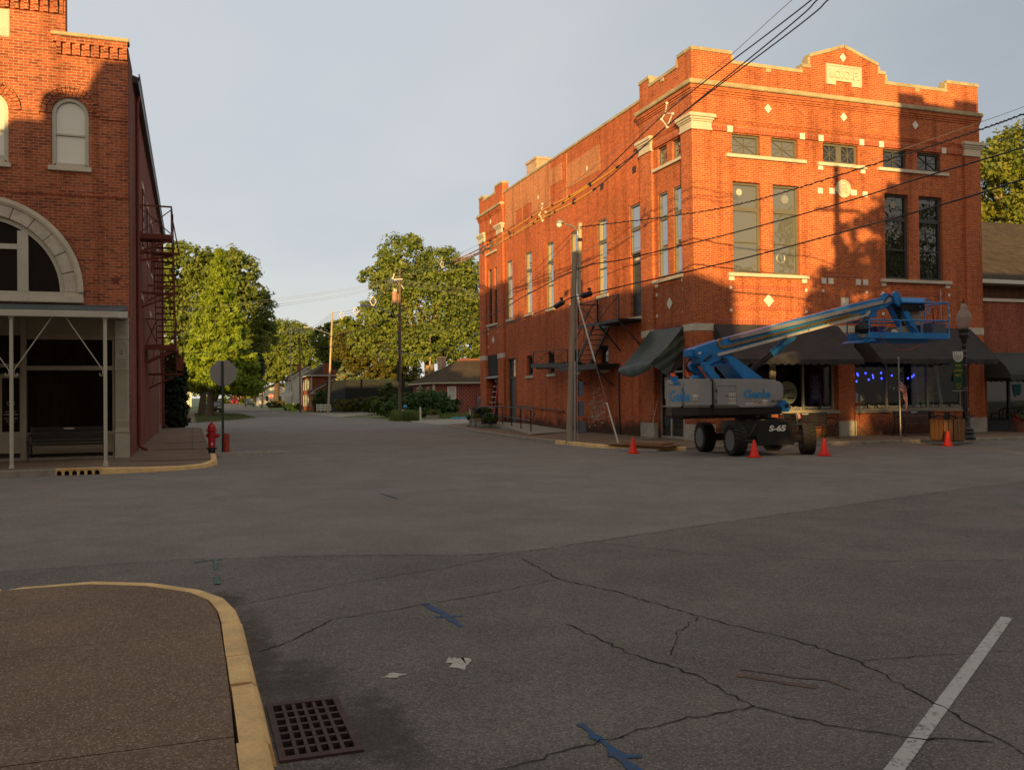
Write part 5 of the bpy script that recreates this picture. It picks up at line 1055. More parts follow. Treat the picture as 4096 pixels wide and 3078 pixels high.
# porch over the pavement
t = thing('porch_canopy', 'pale flat porch roof on slim iron posts in front of arched building', 'porch', (-4, 24, 3.7))
PYF = 23.62
part('roof', 'copper', t, lambda m: m.prism([(PYF+.02, 3.845), (LY-.002, 4.20), (LY-.002, 4.32), (LY-.10, 4.30), (PYF+.02, 3.862)], 'x', -16, LX-.06))
part('fascia', 'cream_paint', t, lambda m: (m.box(-16, LX-.03, PYF-.01, PYF+.06, 3.69, 3.84), m.prism([(PYF+.061, 3.69), (LY-.003, 3.985), (LY-.003, 4.17), (PYF+.061, 3.84)], 'x', LX-.09, LX-.031)))
part('soffit', 'tan_paint', t, lambda m: m.prism([(PYF+.061, 3.72), (LY-.004, 3.93), (LY-.004, 3.95), (PYF+.061, 3.74)], 'x', -16, LX-.095))
for x in (-3.97, -1.97, -6.0):
    y = 23.75
    p = part('post', 'cream_paint', t, lambda m: (m.tube([(x, y, .12), (x, y, 3.72)], .042, 12), m.lathe([(.07, 3.70), (.06, 3.66), (.045, 3.62)], (x, y, 0), 12), m.lathe([(.06, .12), (.055, .2), (.043, .24)], (x, y, 0), 12)))
    for s_ in ((1, -1) if x < -2 else (-1,)):
        part('brace', 'cream_paint', p, lambda m: (m.tube([(x+s_*.045, y, 2.42), (x+s_*.86, y, 3.70)], .012, 6), m.tube([(x+s_*.05, y, 2.43), (x+s_*.055, y, 2.33), (x+s_*.09, y, 2.29), (x+s_*.125, y, 2.32), (x+s_*.12, y, 2.37)], .010, 6)))
# red iron fire escape
t = thing('fire_escape', 'rust red iron fire escape on the side of the arched building', 'fire escape', (LX, 33, 3))
WX = LX; OX = -.62
def rf(nm, fn): part(nm, 'rust_paint', t, fn)
rf('upper_platform', lambda m: (m.box(WX, OX, 31.7, 33.2, 7.10, 7.14), m.bar((WX, 31.68, 7.04), (OX, 31.68, 7.04), .04, .13), m.bar((OX, 31.68, 7.04), (OX, 34.6, 7.04), .04, .13)))
rf('railing', lambda m: (m.bar((WX, 31.7, 8.05), (OX, 31.7, 8.05), .05), m.bar((WX+.05, 31.7, 7.15), (OX, 31.7, 7.95), .03), m.bar((WX+.05, 31.7, 8.0), (OX, 31.7, 7.15), .03), m.bar((OX, 31.7, 7.1), (OX, 31.7, 8.07), .04), m.bar((OX, 31.7, 8.05), (OX, 34.0, 8.05), .05), m.bar((OX, 34.0, 7.1), (OX, 34.0, 8.05), .04), m.bar((OX, 31.75, 7.2), (OX, 33.9, 8.0), .03), m.bar((OX, 34.0, 8.05), (OX+.22, 34.2, 6.8), .03)))
rf('upper_stair', lambda m: ([m.box(WX+.42, OX-.02, 33.25+.21*k, 33.47+.21*k, 6.93-.207*k, 6.965-.207*k) for k in range(15)], m.bar((OX-.01, 33.1, 7.1), (OX-.01, 36.4, 3.82), .03, .17), m.bar((WX+.40, 33.1, 7.1), (WX+.40, 36.4, 3.82), .03, .17)))
rf('stair_rail', lambda m: (m.bar((OX+.02, 33.0, 8.05), (OX+.02, 36.5, 4.7), .04), [m.bar((OX+.02, 33.1+k*1.1, 7.0-k*1.09), (OX+.02, 33.1+k*1.1, 8.0-k*1.05), .03) for k in range(4)]))
rf('bracket', lambda m: (m.bar((WX, 31.75, 6.5), (OX-.02, 31.75, 6.98), .05, .08), m.bar((WX, 32.4, 6.35), (OX-.02, 33.9, 6.75), .05, .08), m.bar((WX, 33.9, 6.85), (OX+.2, 33.9, 6.85), .05, .08), m.bar((WX, 31.9, 7.0), (WX, 32.1, 6.55), .04)))
for y, z, z2 in ((33.9, 5.45, 4.95), (38.9, 6.3, 5.7), (38.9, 2.76, 2.2)):
    k = .82 if y > 35 else .95
    part('cantilever', 'rust_paint', t, lambda m: (m.bar((WX, y, z), (OX+.24, y, z), .05, .08), m.bar((WX, y, z2), (OX-.05, y, z-.08), .05, .07), m.bar((WX+.22, y, z), (WX+.12, y, z2+.1), .03)))
rf('lower_platform', lambda m: (m.box(WX, OX+.03, 36.0, 38.5, 3.74, 3.78), m.bar((WX, 35.98, 3.66), (OX+.05, 35.98, 3.66), .05, .16), m.bar((OX+.05, 35.98, 3.66), (OX+.05, 38.6, 3.66), .05, .16), m.bar((WX, 36.1, 3.1), (OX, 36.1, 3.58), .06, .13), m.bar((WX+.3, 36.2, 3.6), (WX+.25, 36.2, 3.15), .03)))
rf('lower_railing', lambda m: (m.bar((WX, 36.0, 4.72), (WX+.42, 36.0, 4.72), .04), m.bar((WX+.05, 36, 3.8), (WX+.42, 36, 4.7), .04), m.bar((WX+.05, 36, 4.7), (WX+.42, 36, 3.8), .04), m.bar((OX+.05, 36.0, 3.75), (OX+.05, 36.0, 4.75), .06), m.bar((OX+.05, 36, 4.7), (OX+.05, 38.5, 4.7), .04)))
rf('drop_stair', lambda m: ([m.box(WX+.48, OX, 38.3+.2*k, 38.48+.2*k, 3.55-.13*k, 3.585-.13*k) for k in range(6)], m.bar((OX, 38.1, 3.75), (OX, 39.6, 2.75), .03, .16), m.bar((WX+.46, 38.1, 3.75), (WX+.46, 39.6, 2.75), .03, .16), m.bar((OX+.02, 38.0, 4.6), (OX+.02, 39.6, 3.5), .035)))
rf('counterweight', lambda m: (m.box(OX+.06, OX+.30, 37.0, 37.2, 2.85, 3.35), m.bar((OX+.28, 37.1, 2.7), (OX+.28, 37.1, 6.2), .015), m.bar((OX+.1, 37.1, 3.35), (OX+.1, 37.1, 3.8), .03)))
# bench, built once and set out three times
bench = thing('park_bench', 'black metal slatted bench under the porch with silver plate', 'bench', (0, 0, 0), 'black street benches', R(0.01))
BW = 1.84
def rot_bar(m, a, b, w_, h_): m.bar(a, b, w_, h_)
part('backrest', 'black_metal', bench, lambda m: [m.bar((-BW/2+.02, .22+.05*k/5, .50+.085*k), (BW/2-.02, .22+.05*k/5, .50+.085*k), .02, .062 if k < 4 else .085) for k in range(5)], local=True)
part('seat', 'black_metal', bench, lambda m: [m.bar((-BW/2+.02, -.22+.085*k, .44-.012*abs(k-1)+.0*k), (BW/2-.02, -.22+.085*k, .44-.012*abs(k-1)), .062, .02) for k in range(5)], local=True)
part('plaque', 'aluminium', bench, lambda m: m.box(-.13, .13, .242, .250, .82, .86), local=True)
for s_ in (-1, 1):
    x = s_*(BW/2-.01)
    part('leg', 'black_metal', bench, lambda m: (m.tube([(x, -.30, .0), (x, -.25, .12), (x, -.26, .42), (x, -.22, .46)], .024, 8), m.tube([(x, .36, .0), (x, .27, .14), (x, .20, .44), (x, .29, .90)], .024, 8), m.bar((x, -.25, .42), (x, .2, .41), .04), m.box(x-.03, x+.03, -.34, -.27, 0, .02), m.box(x-.03, x+.03, .32, .40, 0, .02)), local=True)
    part('arm', 'black_metal', bench, lambda m: m.tube([(x, .24, .66), (x, .05, .70), (x, -.18, .68), (x, -.29, .62), (x, -.31, .54), (x, -.26, .46)], .024, 8), local=True)
bench.location = (-3.15, 26.85, .13)
dup(bench, (20.25, 26.30, .13), 'black metal bench behind the right front wheel of the boom lift'); dup(bench, (24.72, 25.95, .13), 'black metal bench behind the flag and beside the wooden litter bin')
# hydrant, bollard, stop sign seen from behind
hx, hy = .53, 28.2
t = thing('fire_hydrant', 'red fire hydrant on a black flange at the kerb corner', 'hydrant', (hx, hy, .12))
part('barrel', 'hydrant_red', t, lambda m: m.lathe([(.105, .30), (.105, .77), (.125, .775), (.16, .785), (.16, .815), (.12, .825), (.115, .90), (.09, .965), (.06, .985), (.06, 1.01), (.045, 1.015), (.028, 1.02), (.022, 1.06), (.001, 1.062)], (hx, hy, 0), 18), smooth=False)
part('flange', 'black_metal', t, lambda m: m.lathe([(.10, .10), (.10, .24), (.15, .245), (.15, .295), (.106, .30)], (hx, hy, 0), 14))
for dx, dy in ((.9, -.35), (-.55, .8)):
    v = Vector((dx, dy, 0)).normalized(); part('nozzle', 'hydrant_red', t, lambda m: (m.tube([Vector((hx, hy, .645))+v*.09, Vector((hx, hy, .645))+v*.17], .07, 12), m.tube([Vector((hx, hy, .645))+v*.17, Vector((hx, hy, .645))+v*.215], .055, 6), m.tube([Vector((hx, hy, .645))+v*.215, Vector((hx, hy, .645))+v*.24], .022, 5)))
part('chain', 'steel', t, lambda m: m.tube([(hx+.17, hy-.06, .6), (hx+.15, hy-.06, .5), (hx+.12, hy-.06, .47)], .01, 5))
part('tag', 'sticker', t, lambda m: m.box(hx-.02, hx+.03, hy-.112, hy-.104, .37, .43))
single('footing', 'pale concrete pad under the red fire hydrant', 'pad', 'concrete', lambda m: m.box(hx-.2, hx+.24, hy-.22, hy+.2, .05, .134), origin=(hx, hy, .1))
t = thing('bollard', 'short scuffed red and orange pipe bollard beside stop sign post', 'bollard', (1.03, 30.9, 0))
part('pipe', 'bollard_red', t, lambda m: m.lathe([(.098, -.02), (.098, .60), (.088, .605), (.086, .55), (.001, .54)], (1.03, 30.9, 0), 16))
t = thing('stop_sign', 'grey back of an octagonal stop sign on green post near hydrant', 'sign', (.93, 31.1, 0))
part('post', 'sign_post', t, lambda m: (m.box(.905, .955, 31.06, 31.07, 0, 2.95), m.box(.89, .905, 31.06, 31.095, 0, 2.95), m.box(.955, .97, 31.06, 31.095, 0, 2.95)))
part('bolt_holes', 'galvanised', t, lambda m: [m.box(.925, .935, 31.055, 31.0605, .7+.075*k, .715+.075*k) for k in range(30)])
part('plate', 'sign_back', t, lambda m: m.prism([(.96+.445*math.cos(PI/8+PI*k/4), 2.575+.445*math.sin(PI/8+PI*k/4)) for k in range(8)], 'y', 31.10, 31.106))
part('sticker', 'pole_pale', t, lambda m: m.box(1.05, 1.15, 31.092, 31.0985, 2.79, 2.85))
o = single('gravel', 'loose', 'gravel', 'gravel', lambda m: None) if False else None
m = MB(); rn = random.Random(8)
for i in range(700):
    a = rn.random(); x, y = .9+a*1.9+rn.gauss(0, .08), 29.6+a*.25+rn.gauss(0, .55)*(1-a*.5); s_ = rn.uniform(.012, .04)
    m.box(x-s_, x+s_, y-s_, y+s_, 0, s_*rn.uniform(.5, 1.2))
o = m.build('gravel', 'gravel', recalc=False); o['kind'] = 'stuff'
# ------------------------------------------------------------------ east pavement and its things
RP = [(HX-.05, HY+22.5, .30), (HX-1.7, HY+19.1, .30)]
m = MB(); m.add([(HX+.1, HY+23.5, .32), (14.55, HY+19.9, .32), (14.9, HY+17.0, .30), (HX+.1, HY+17.0, .32), (HX+.1, HY+10.7, .125), (13.25, HY+8.3, .125)], [(0, 1, 2, 3), (3, 2, 5, 4)])
m.add([(HX+.1, HY+23.5, .32), (14.55, HY+19.9, .32), (14.9, HY+17.0, .30), (13.25, HY+8.3, .125), (HX+.1, HY+23.5, .10), (14.55, HY+19.9, .10), (14.9, HY+17.0, .10), (13.25, HY+8.3, .10)], [(0, 1, 5, 4), (1, 2, 6, 5), (2, 3, 7, 6)])
tag(m.build('access_ramp', 'concrete', origin=(15, 40, .1), recalc=False), 'long low concrete ramp along the hall side wall', 'ramp')
t = thing('handrail', 'black pipe handrail along the concrete ramp edge', 'railing', (14, 40, .2))
posts = [PY(1927.5, 1697, 46.3), PY(2011.5, 1700, 44.4), PY(2046.8, 1705.4, 42.2), PY(2084, 1713.6, 39.3), PY(2124, 1724.4, 36)]
bas = [Vector((p.x, p.y, max(.14, p.z))) for p in posts]
hh = [.95, .97, .95, .95, .95]
for b in bas: part('post', 'black_metal', t, lambda m: m.tube([b, b+Vector((0, 0, .95))], .028, 8))
tp = [b+Vector((0, 0, .95)) for b in bas]; md = [b+Vector((0, 0, .45)) for b in bas]
part('rail', 'black_metal', t, lambda m: (m.tube([tp[0]+Vector((-.25, .7, -.3)), tp[0]]+tp[1:]+[tp[-1]+Vector((-.1, -.6, -.08)), tp[-1]+Vector((-.1, -.75, -.2)), tp[-1]+Vector((-.02, -.3, -.34)), tp[-1]+Vector((0, 0, -.36))], .027, 8), m.tube(md, .022, 8)))
t = thing('wall_handrail', 'black pipe handrail fixed to the hall side wall beside the ramp', 'railing', (HX, HY+15, 1))
part('rail', 'black_metal', t, lambda m: m.tube([(HX-.0, HY+18.4, 1.25), (HX-.02, HY+14.5, 1.13), (HX-.02, HY+11.6, 1.04)], .026, 8))
for y, z in ((17.9, 1.23), (14.5, 1.12), (11.8, 1.04)): part('bracket', 'black_metal', t, lambda m: m.bar((HX+.09, HY+y, z-.1), (HX-.02, HY+y, z-.01), .03))
t = thing('step_handrail', 'black pipe handrail rising to the ladder doorway', 'railing', (15.6, 47, .3))
part('rail', 'black_metal', t, lambda m: (m.tube([(15.3, HY+19.2, .32), (15.3, HY+19.2, .75), (15.6, HY+20.4, 1.3), (HX, HY+20.6, 1.32)], .026, 8), m.tube([(15.5, HY+20.1, .32), (15.5, HY+20.1, 1.12)], .024, 8), m.tube([(15.3, HY+19.2, .5), (15.6, HY+20.3, .95)], .02, 6)))
# ladder in the open doorway
t = thing('step_ladder', 'red fibreglass step ladder standing in the dark side doorway', 'ladder', (HX+.2, HY+22.4, .32))
lb = [Vector((HX-.15, HY+22.95, .32)), Vector((HX-.15, HY+21.75, .32))]; lt = [Vector((HX+.35, HY+22.7, 2.75)), Vector((HX+.35, HY+22.15, 2.75))]
for a, b in zip(lb, lt): part('side_rail', 'ladder_red', t, lambda m: m.bar(a, b, .075, .03))
for k in range(8): s_ = (k+.6)/8; part('step', 'aluminium', t, lambda m: m.bar(lb[0].lerp(lt[0], s_), lb[1].lerp(lt[1], s_), .09, .03))
part('rear_frame', 'ladder_red', t, lambda m: (m.bar(lt[0], (HX+.9, HY+22.8, .32), .05, .03), m.bar(lt[1], (HX+.9, HY+21.9, .32), .05, .03)))
part('top', 'galvanised', t, lambda m: m.bar(lt[0]+Vector((0, .05, .02)), lt[1]+Vector((0, -.05, .02)), .16, .06))
def potplant(name, label, c, r0, r1, h, mat, blob, n, seed, leaf='bush_leaf', sq=False, group=None):
    t = thing(name, label, 'planter', c, group)
    if sq: part('pot', mat, t, lambda m: (m.box(c[0]-r0, c[0]+r0, c[1]-r1, c[1]+r1, c[2], c[2]+h), m.box(c[0]-r0-.02, c[0]+r0+.02, c[1]-r1-.02, c[1]+r1+.02, c[2]+h-.05, c[2]+h+.01)))
    else: part('pot', mat, t, lambda m: m.lathe([(r0, 0), (r1*.97, h*.85), (r1*1.06, h*.86), (r1*1.06, h), (r1*.9, h), (r1*.88, h-.04), (.001, h-.05)], c, 14))
    foliage('plant', leaf, t, blob, n, .06, seed, shell=.2, clump=.35)
    return t
p = PY(1950, 1688, 45.6); potplant('hanging_planter', 'small white pot plant on the handrail by the ladder', (p.x, p.y, .72), .08, .12, .15, 'cream_cloth', [((p.x, p.y, .98), (.22, .22, .16))], 500, 3)
p = PY(1956, 1690, 45.2); potplant('flower_box', 'dark trough with leafy herbs at the ramp end', (p.x, p.y, .31), .38, .16, .18, 'dark_fence', [((p.x, p.y, .62), (.42, .25, .2))], 1200, 4, sq=True)
p = PY(1909, 1699, 47.5); potplant('concrete_planter', 'square pale concrete planter between bicycle and ramp', (p.x, p.y, .12), .25, .25, .42, 'concrete', [((p.x, p.y, .62), (.26, .26, .13))], 500, 5, 'rust_leaf', sq=True)
p = PY(1975, 1684, 45.9); single('bucket', 'white bucket standing behind the herbs by the ladder', 'bucket', 'letter_white', lambda m: m.lathe([(.10, 0), (.13, .33), (.14, .33), (.14, .36), (.11, .36), (.09, .02), (.001, .02)], (p.x, p.y, .32), 14), origin=(p.x, p.y, .32))
# wheeled bin, bicycle, hose
bx, by = 17.1, 52.9
t = thing('wheeled_bin', 'dark green wheeled rubbish bin behind the bicycle', 'bin', (15.95, 50.8, .12))
bx, by = 15.95, 50.8
def f(m):
    b0 = [(bx-.26, by-.26), (bx+.26, by-.26), (bx+.26, by+.26), (bx-.26, by+.26)]; b1 = [(bx-.36, by-.34), (bx+.36, by-.34), (bx+.36, by+.36), (bx-.36, by+.36)]
    m.add([(x, y, .16) for x, y in b0]+[(x, y, .98) for x, y in b1], [(3, 2, 1, 0), (4, 5, 6, 7)]+[(i, (i+1) % 4, 4+(i+1) % 4, 4+i) for i in range(4)])
part('body', 'dark_fence', t, f, bevel=.02)
part('lid', 'dark_fence', t, lambda m: m.prism([(by-.40, .985), (by-.38, 1.06), (by+.1, 1.12), (by+.40, 1.08), (by+.40, .985)], 'x', bx-.38, bx+.38), bevel=.01)
for s_ in (-1, 1): part('wheel', 'tyre', t, lambda m: m.lathe([(.11, -.03), (.11, .03)], (bx+s_*.24, by+.28, .23), 14, 'x'))
for k, s_ in enumerate(('REPUBLIC', 'SERVICES', 'RECYCLING')): fitlet(s_, 'tub_grey', t, bx-.16, bx+.18, by-.345, .78-.11*k, .07)
p0 = PY(1883.6, 1698, 50.4)
t = thing('bicycle', 'white bicycle with rear rack bag leaning near the green bin', 'bicycle', (p0.x, p0.y, .11))
c0 = Vector((p0.x-.1, p0.y-.35, .11+.345)); dv = Vector((.22, .97, 0)).normalized(); c1 = c0+dv*1.02
def wheel_pts(c, r, n=22): return [c+dv*(r*math.cos(2*PI*k/n))+Vector((.02*math.sin(2*PI*k/n), 0, r*math.sin(2*PI*k/n))) for k in range(n+1)]
for c in (c0, c1):
    wv = part('wheel', 'tyre', t, lambda m: m.tube(wheel_pts(c, .335), .02, 6))
    part('rim', 'aluminium', wv, lambda m: (m.tube(wheel_pts(c, .305), .012, 5), [m.tube([c, c+dv*(.3*math.cos(PI*k/6))+Vector((0, 0, .3*math.sin(PI*k/6)))], .003, 3) for k in range(12)]))
st, hd, bb = c0+dv*.28+Vector((0, 0, .52)), c0+dv*.86+Vector((0, 0, .50)), c0+dv*.42+Vector((0, 0, -.05))
part('frame', 'letter_white', t, lambda m: (m.tube([c0, st], .012, 6), m.tube([c0, bb], .012, 6), m.tube([bb, st], .018, 6), m.tube([st, hd], .018, 6), m.tube([bb, hd], .02, 6), m.tube([hd+Vector((0, 0, .1)), c1], .016, 6)))
part('handlebar', 'black_metal', t, lambda m: m.tube([hd+Vector((-.28, -.08, .2)), hd+Vector((-.1, .02, .18)), hd+Vector((.1, .02, .18)), hd+Vector((.28, -.08, .2))], .014, 6))
part('saddle', 'black_metal', t, lambda m: m.ball(st+Vector((0, 0, .12)), .1, 8, (.8, 1.4, .4)))
part('bag', 'hose', t, lambda m: m.ball(c0+Vector((-.16, -.05, .12)), .2, 8, (.6, 1, .9)))
part('rack', 'black_metal', t, lambda m: (m.bar(c0+dv*-.2+Vector((0, 0, .4)), c0+dv*.25+Vector((0, 0, .4)), .12, .015), m.bar(c0, c0+Vector((0, 0, .4)), .012)))
part('reflector', 'stop_red', t, lambda m: m.ball(c0+dv*-.22+Vector((0, 0, .34)), .03, 6))
m = MB(); rn = random.Random(6); pts = []
for k in range(70): a = k*.55; pts.append((14.35+.011*k+.45*math.cos(a)*rn.uniform(.7, 1.1), 47.6-.055*k+.55*math.sin(a)*rn.uniform(.7, 1.1), .15+.012*(k % 3)))
m.tube(pts, .014, 5); tag(m.build('garden_hose', 'hose_green', origin=(14.6, 46, .15)), 'loose coils of green garden hose on the pavement by the ramp', 'hose')
# street pole with the lamp, its meter boxes and the guy wire
px_, py_ = 12.50, 29.1
POLE = thing('utility_pole', 'weathered grey pole at the hall kerb with a square post and lamp strapped on', 'pole', (px_, py_, 0))
p2 = PY(2300, 1012, py_); b2_ = PY(2272, 1772, py_)
part('shaft', 'pole_wood', POLE, lambda m: m.tube([(b2_.x+.03, py_, 0), ((b2_.x+p2.x)/2+.02, py_, 3.3), (p2.x, py_, 6.72)], [.115, .105, .092], 14))
q0, q1 = PY(2310, 1140, py_-.02), PY(2316, 905, py_-.02)
part('extension', 'pole_pale', POLE, lambda m: (m.bar((q0.x+.035, py_-.07, 5.25), (q1.x+.01, py_-.07, 7.72), .105, .10), m.box(q1.x-.05, q1.x+.07, py_-.13, py_+.0, 7.62, 7.74)))
part('strap', 'black_metal', POLE, lambda m: (m.bar((q1.x-.06, py_-.07, 7.15), (q1.x+.07, py_-.07, 7.15), .13, .12),))
def f(m):
    a = PY(2308, 927, py_); m.tube([a+Vector((0, -.1, -.15)), a+Vector((-.03, -.1, .02)), PY(2290, 905, py_-.2), PY(2262, 896, py_-.35)], .03, 8)
part('lamp_arm', 'galvanised', POLE, f)
lp = PY(2240, 892, py_-.45)
part('lamp_head', 'galvanised', POLE, lambda m: m.lathe([(.001, .11), (.07, .10), (.13, .04), (.15, .0), (.13, -.02), (.001, -.02)], (lp.x, lp.y, lp.z), 14), smooth=True)
part('lamp_lens', 'lamp_white', POLE, lambda m: m.lathe([(.10, 0), (.09, -.08), (.05, -.13), (.001, -.14)], (lp.x-.03, lp.y, lp.z-.02), 12), smooth=True)
part('conduit', 'galvanised', POLE, lambda m: (m.tube([(px_+.15, py_-.05, .1), (px_+.19, py_-.05, 5.1)], .024, 8), m.tube([(px_-.0, py_-.13, .1), (px_+.05, py_-.12, 2.9)], .04, 8)))
for z0, z1, wd in ((1.45, 1.95, .17), (.75, 1.25, .19), (.15, .55, .24)): part('meter_box', 'tub_grey', POLE, lambda m: m.box(px_+.18, px_+.18+wd, py_-.16, py_+.02, z0+.25, z1+.25), bevel=.01)
t = thing('guy_wire', 'slanting guy wire with cream plastic guards from pole to corner kerb', 'wire', (12.72, 25.9, .12))
g0 = PY(2306, 1187, py_-.1); g1 = Vector((12.70, 25.9, .10))
part('wire', 'cable_grey', t, lambda m: m.tube([g0, g1], .008, 5))
for a, b in ((.02, .46), (.73, .985)): part('guard', 'cream_cloth', t, lambda m: m.tube([g0.lerp(g1, a), g0.lerp(g1, b)], .028, 8))
# plywood, broom, cones
t = thing('plywood_stack', 'brown plywood sheets stacked on the corner kerb behind the cone', 'boards', (13.2, 25.2, .1))
for k, (pts, z) in enumerate((((((12.45, 26.35), (13.0, 26.7), (14.2, 24.7), (13.3, 23.95))), .135), (((12.75, 25.7), (13.3, 26.35), (14.05, 24.85), (13.25, 24.2)), .162), (((12.9, 26.2), (13.75, 26.4), (14.25, 24.9), (13.5, 24.6)), .19))): part('board', 'plywood', t, lambda m: m.prism([(x, y) for x, y in pts], 'z', z, z+.02))
single('metal_strip', 'grey metal strip lying at the end of the plywood', 'strip', 'galvanised', lambda m: m.bar((12.25, 25.2, .05), (13.0, 23.9, .05), .16, .05), origin=(12.6, 24.6, .03))
t = thing('push_broom', 'wide push broom leaning on the hall door frame', 'broom', (15.45, 28.6, .12))
b = PY(2597, 1757, 28.6); tpb = PY(2630, 1602, 29.0)
part('handle', 'pole_pale', t, lambda m: m.tube([b+Vector((0, 0, .05)), tpb], .014, 6)); part('head', 'concrete', t, lambda m: (m.bar(b+Vector((-.36, 0, .05)), b+Vector((.36, .0, .05)), .09, .04), m.bar(b+Vector((-.35, 0, .01)), b+Vector((.35, 0, .01)), .07, .05)))
cone = thing('traffic_cone', 'orange traffic cone beside the plywood left of the boom lift', 'cone', (0, 0, 0), 'orange cones round the lift')
part('body', 'cone_orange', cone, lambda m: m.lathe([(.128, .028), (.120, .05), (.032, .455), (.03, .462), (.022, .462), (.02, .44)], (0, 0, 0), 20), smooth=True, local=True)
part('base', 'cone_orange', cone, lambda m: m.prism([(.185*math.cos(2*PI*k/8+PI/8)*1.02, .185*math.sin(2*PI*k/8+PI/8)*1.02) for k in range(8)], 'z', 0, .028), bevel=.006, local=True)
cone.location = (12.10, 23.75, .004)
for (x, y), l in (((14.05, 20.57), 'scuffed orange traffic cone in front of the left front wheel of the lift'), ((16.02, 20.22), 'orange traffic cone by the right front wheel of the lift'), ((22.2, 22.15), 'orange traffic cone in front of the wooden litter bin')): dup(cone, (x, y, .004), l, rotz=x)
# flag, litter bin, lamp post with banner
fx, fy = 20.92, 22.75
t = thing('flagpole', 'short silver pole with a ball top flying a small flag', 'pole', (fx, fy, .13))
part('pole', 'steel', t, lambda m: m.tube([(fx, fy, .12), (fx-.03, fy, 2.72)], [.026, .020], 8)); part('finial', 'steel', t, lambda m: m.ball((fx-.03, fy, 2.76), .04, 8), smooth=True)
t = thing('flag', 'limp red white and blue striped flag hanging from the silver pole', 'flag', (fx, fy, 1.3))
def flagcloth(m):
    n, k = 13, 14; rn = random.Random(3); G = []
    for i in range(n+1):
        row = []
        for j in range(k+1):
            u, v = j/k, i/n      # u fly, v hoist down
            x = fx-.01+.30*(u**.7)*(.55+.45*v)+.03*math.sin(u*9+v*4); y = fy-.03+.07*math.sin(u*11+v*3.5); z = 2.45-.72*v-.62*u**1.1-.10*u*v
            row.append((x, y, z))
        G.append(row)
    for i in range(n):
        for j in range(k):
            m.mat('flag_blue' if i < 7 and j < 6 else 'flag_red' if i % 2 == 0 else 'flag_white'); m.quad(G[i][j], G[i][j+1], G[i+1][j+1], G[i+1][j])
    m.mat('flag_white')
    for i in range(0, 7):
        for j in range(6):
            if (i+j) % 2 == 0: a, c = Vector(G[i][j]), Vector(G[i+1][j+1]); e = (a+c)/2+Vector((0, -.006, 0)); m.ball(e, .008, 4)
part('cloth', None, t, flagcloth, recalc=False)
t = thing('small_flag', 'tiny striped flag on a stick leaning by the bench behind the lift', 'flag', (19.5, 25.9, .13))
part('stick', 'pole_pale', t, lambda m: m.tube([(19.5, 25.9, .13), (19.38, 25.9, 1.06)], .007, 5))
for k, c in enumerate(('flag_blue', 'flag_white', 'flag_red', 'flag_white', 'flag_red')): part('cloth', c, t, lambda m: m.prism([(19.39+.03*k, 1.05-.012*k), (19.42+.03*k, 1.04-.012*k), (19.45+.03*k, .82+.01*k), (19.42+.03*k, .81+.01*k)], 'y', 25.88, 25.886))
tx, ty = 22.72, 22.65
t = thing('litter_bin', 'brown wooden slat litter bin with a raised flat lid', 'bin', (tx, ty, .13), rotz=.02)
def ring8(r): return [(r*math.cos(PI/8+PI*k/4), r*math.sin(PI/8+PI*k/4)) for k in range(8)]
hexr = [(-.42, -.22), (-.22, -.42), (.22, -.42), (.46, -.2), (.46, .3), (.2, .45), (-.25, .45), (-.46, .22)]
def slatm(m):
    for (a, b), (c, d) in zip(hexr, hexr[1:]+hexr[:1]):
        n = max(2, int(math.hypot(c-a, d-b)/.115)); A_, B_ = Vector((a, b, 0)), Vector((c, d, 0)); dr_ = (B_-A_).normalized()
        for k in range(n): u, v = A_.lerp(B_, (k+.06)/n), A_.lerp(B_, (k+.94)/n); nr = Vector((dr_.y, -dr_.x, 0))*.03; m.add([u+Vector((0, 0, .03)), v+Vector((0, 0, .03)), v+nr+Vector((0, 0, .03)), u+nr+Vector((0, 0, .03)), u+Vector((0, 0, .70)), v+Vector((0, 0, .70)), v+nr+Vector((0, 0, .70)), u+nr+Vector((0, 0, .70))], ((3, 2, 1, 0), (4, 5, 6, 7), (0, 1, 5, 4), (1, 2, 6, 5), (2, 3, 7, 6), (3, 0, 4, 7)))
part('slats', 'receptacle_wood', t, slatm, local=True); part('liner', 'pit', t, lambda m: m.prism([(x*.97, y*.97) for x, y in hexr], 'z', .0, .68), local=True)
part('lid', 'plywood', t, lambda m: m.prism([(x*1.02, y*1.02) for x, y in hexr], 'z', .93, .96), bevel=.008, local=True)
for x, y in ((-.38, -.3), (.4, -.3), (.4, .36), (-.38, .36)): part('lid_leg', 'black_metal', t, lambda m: m.box(x-.035, x+.035, y-.035, y+.035, .68, .925), local=True)
part('hood', 'black_metal', t, lambda m: m.tube([(-.3, -.1, .68), (-.2, -.1, .77), (0, -.1, .81), (.2, -.1, .77), (.3, -.1, .68)], .02, 6), local=True)
lx_, ly_ = 23.86, 23.05
t = thing('street_lamp', 'black fluted street lamp with an acorn glass globe', 'lamp', (lx_, ly_, .13))
part('base', 'black_metal', t, lambda m: m.lathe([(.30, .12), (.30, .20), (.27, .24), (.25, .30), (.27, .36), (.24, .40), (.25, .46), (.17, .55), (.125, .70), (.11, .82), (.12, .85), (.085, .88)], (lx_, ly_, 0), 20))
part('shaft', 'black_metal', t, lambda m: (m.lathe([(.085, .87), (.062, 3.1), (.075, 3.14), (.075, 3.2), (.06, 3.24), (.115, 3.46), (.155, 3.5), (.155, 3.56), (.14, 3.6), (.165, 3.68), (.165, 3.74), (.001, 3.76)], (lx_, ly_, 0), 16)))
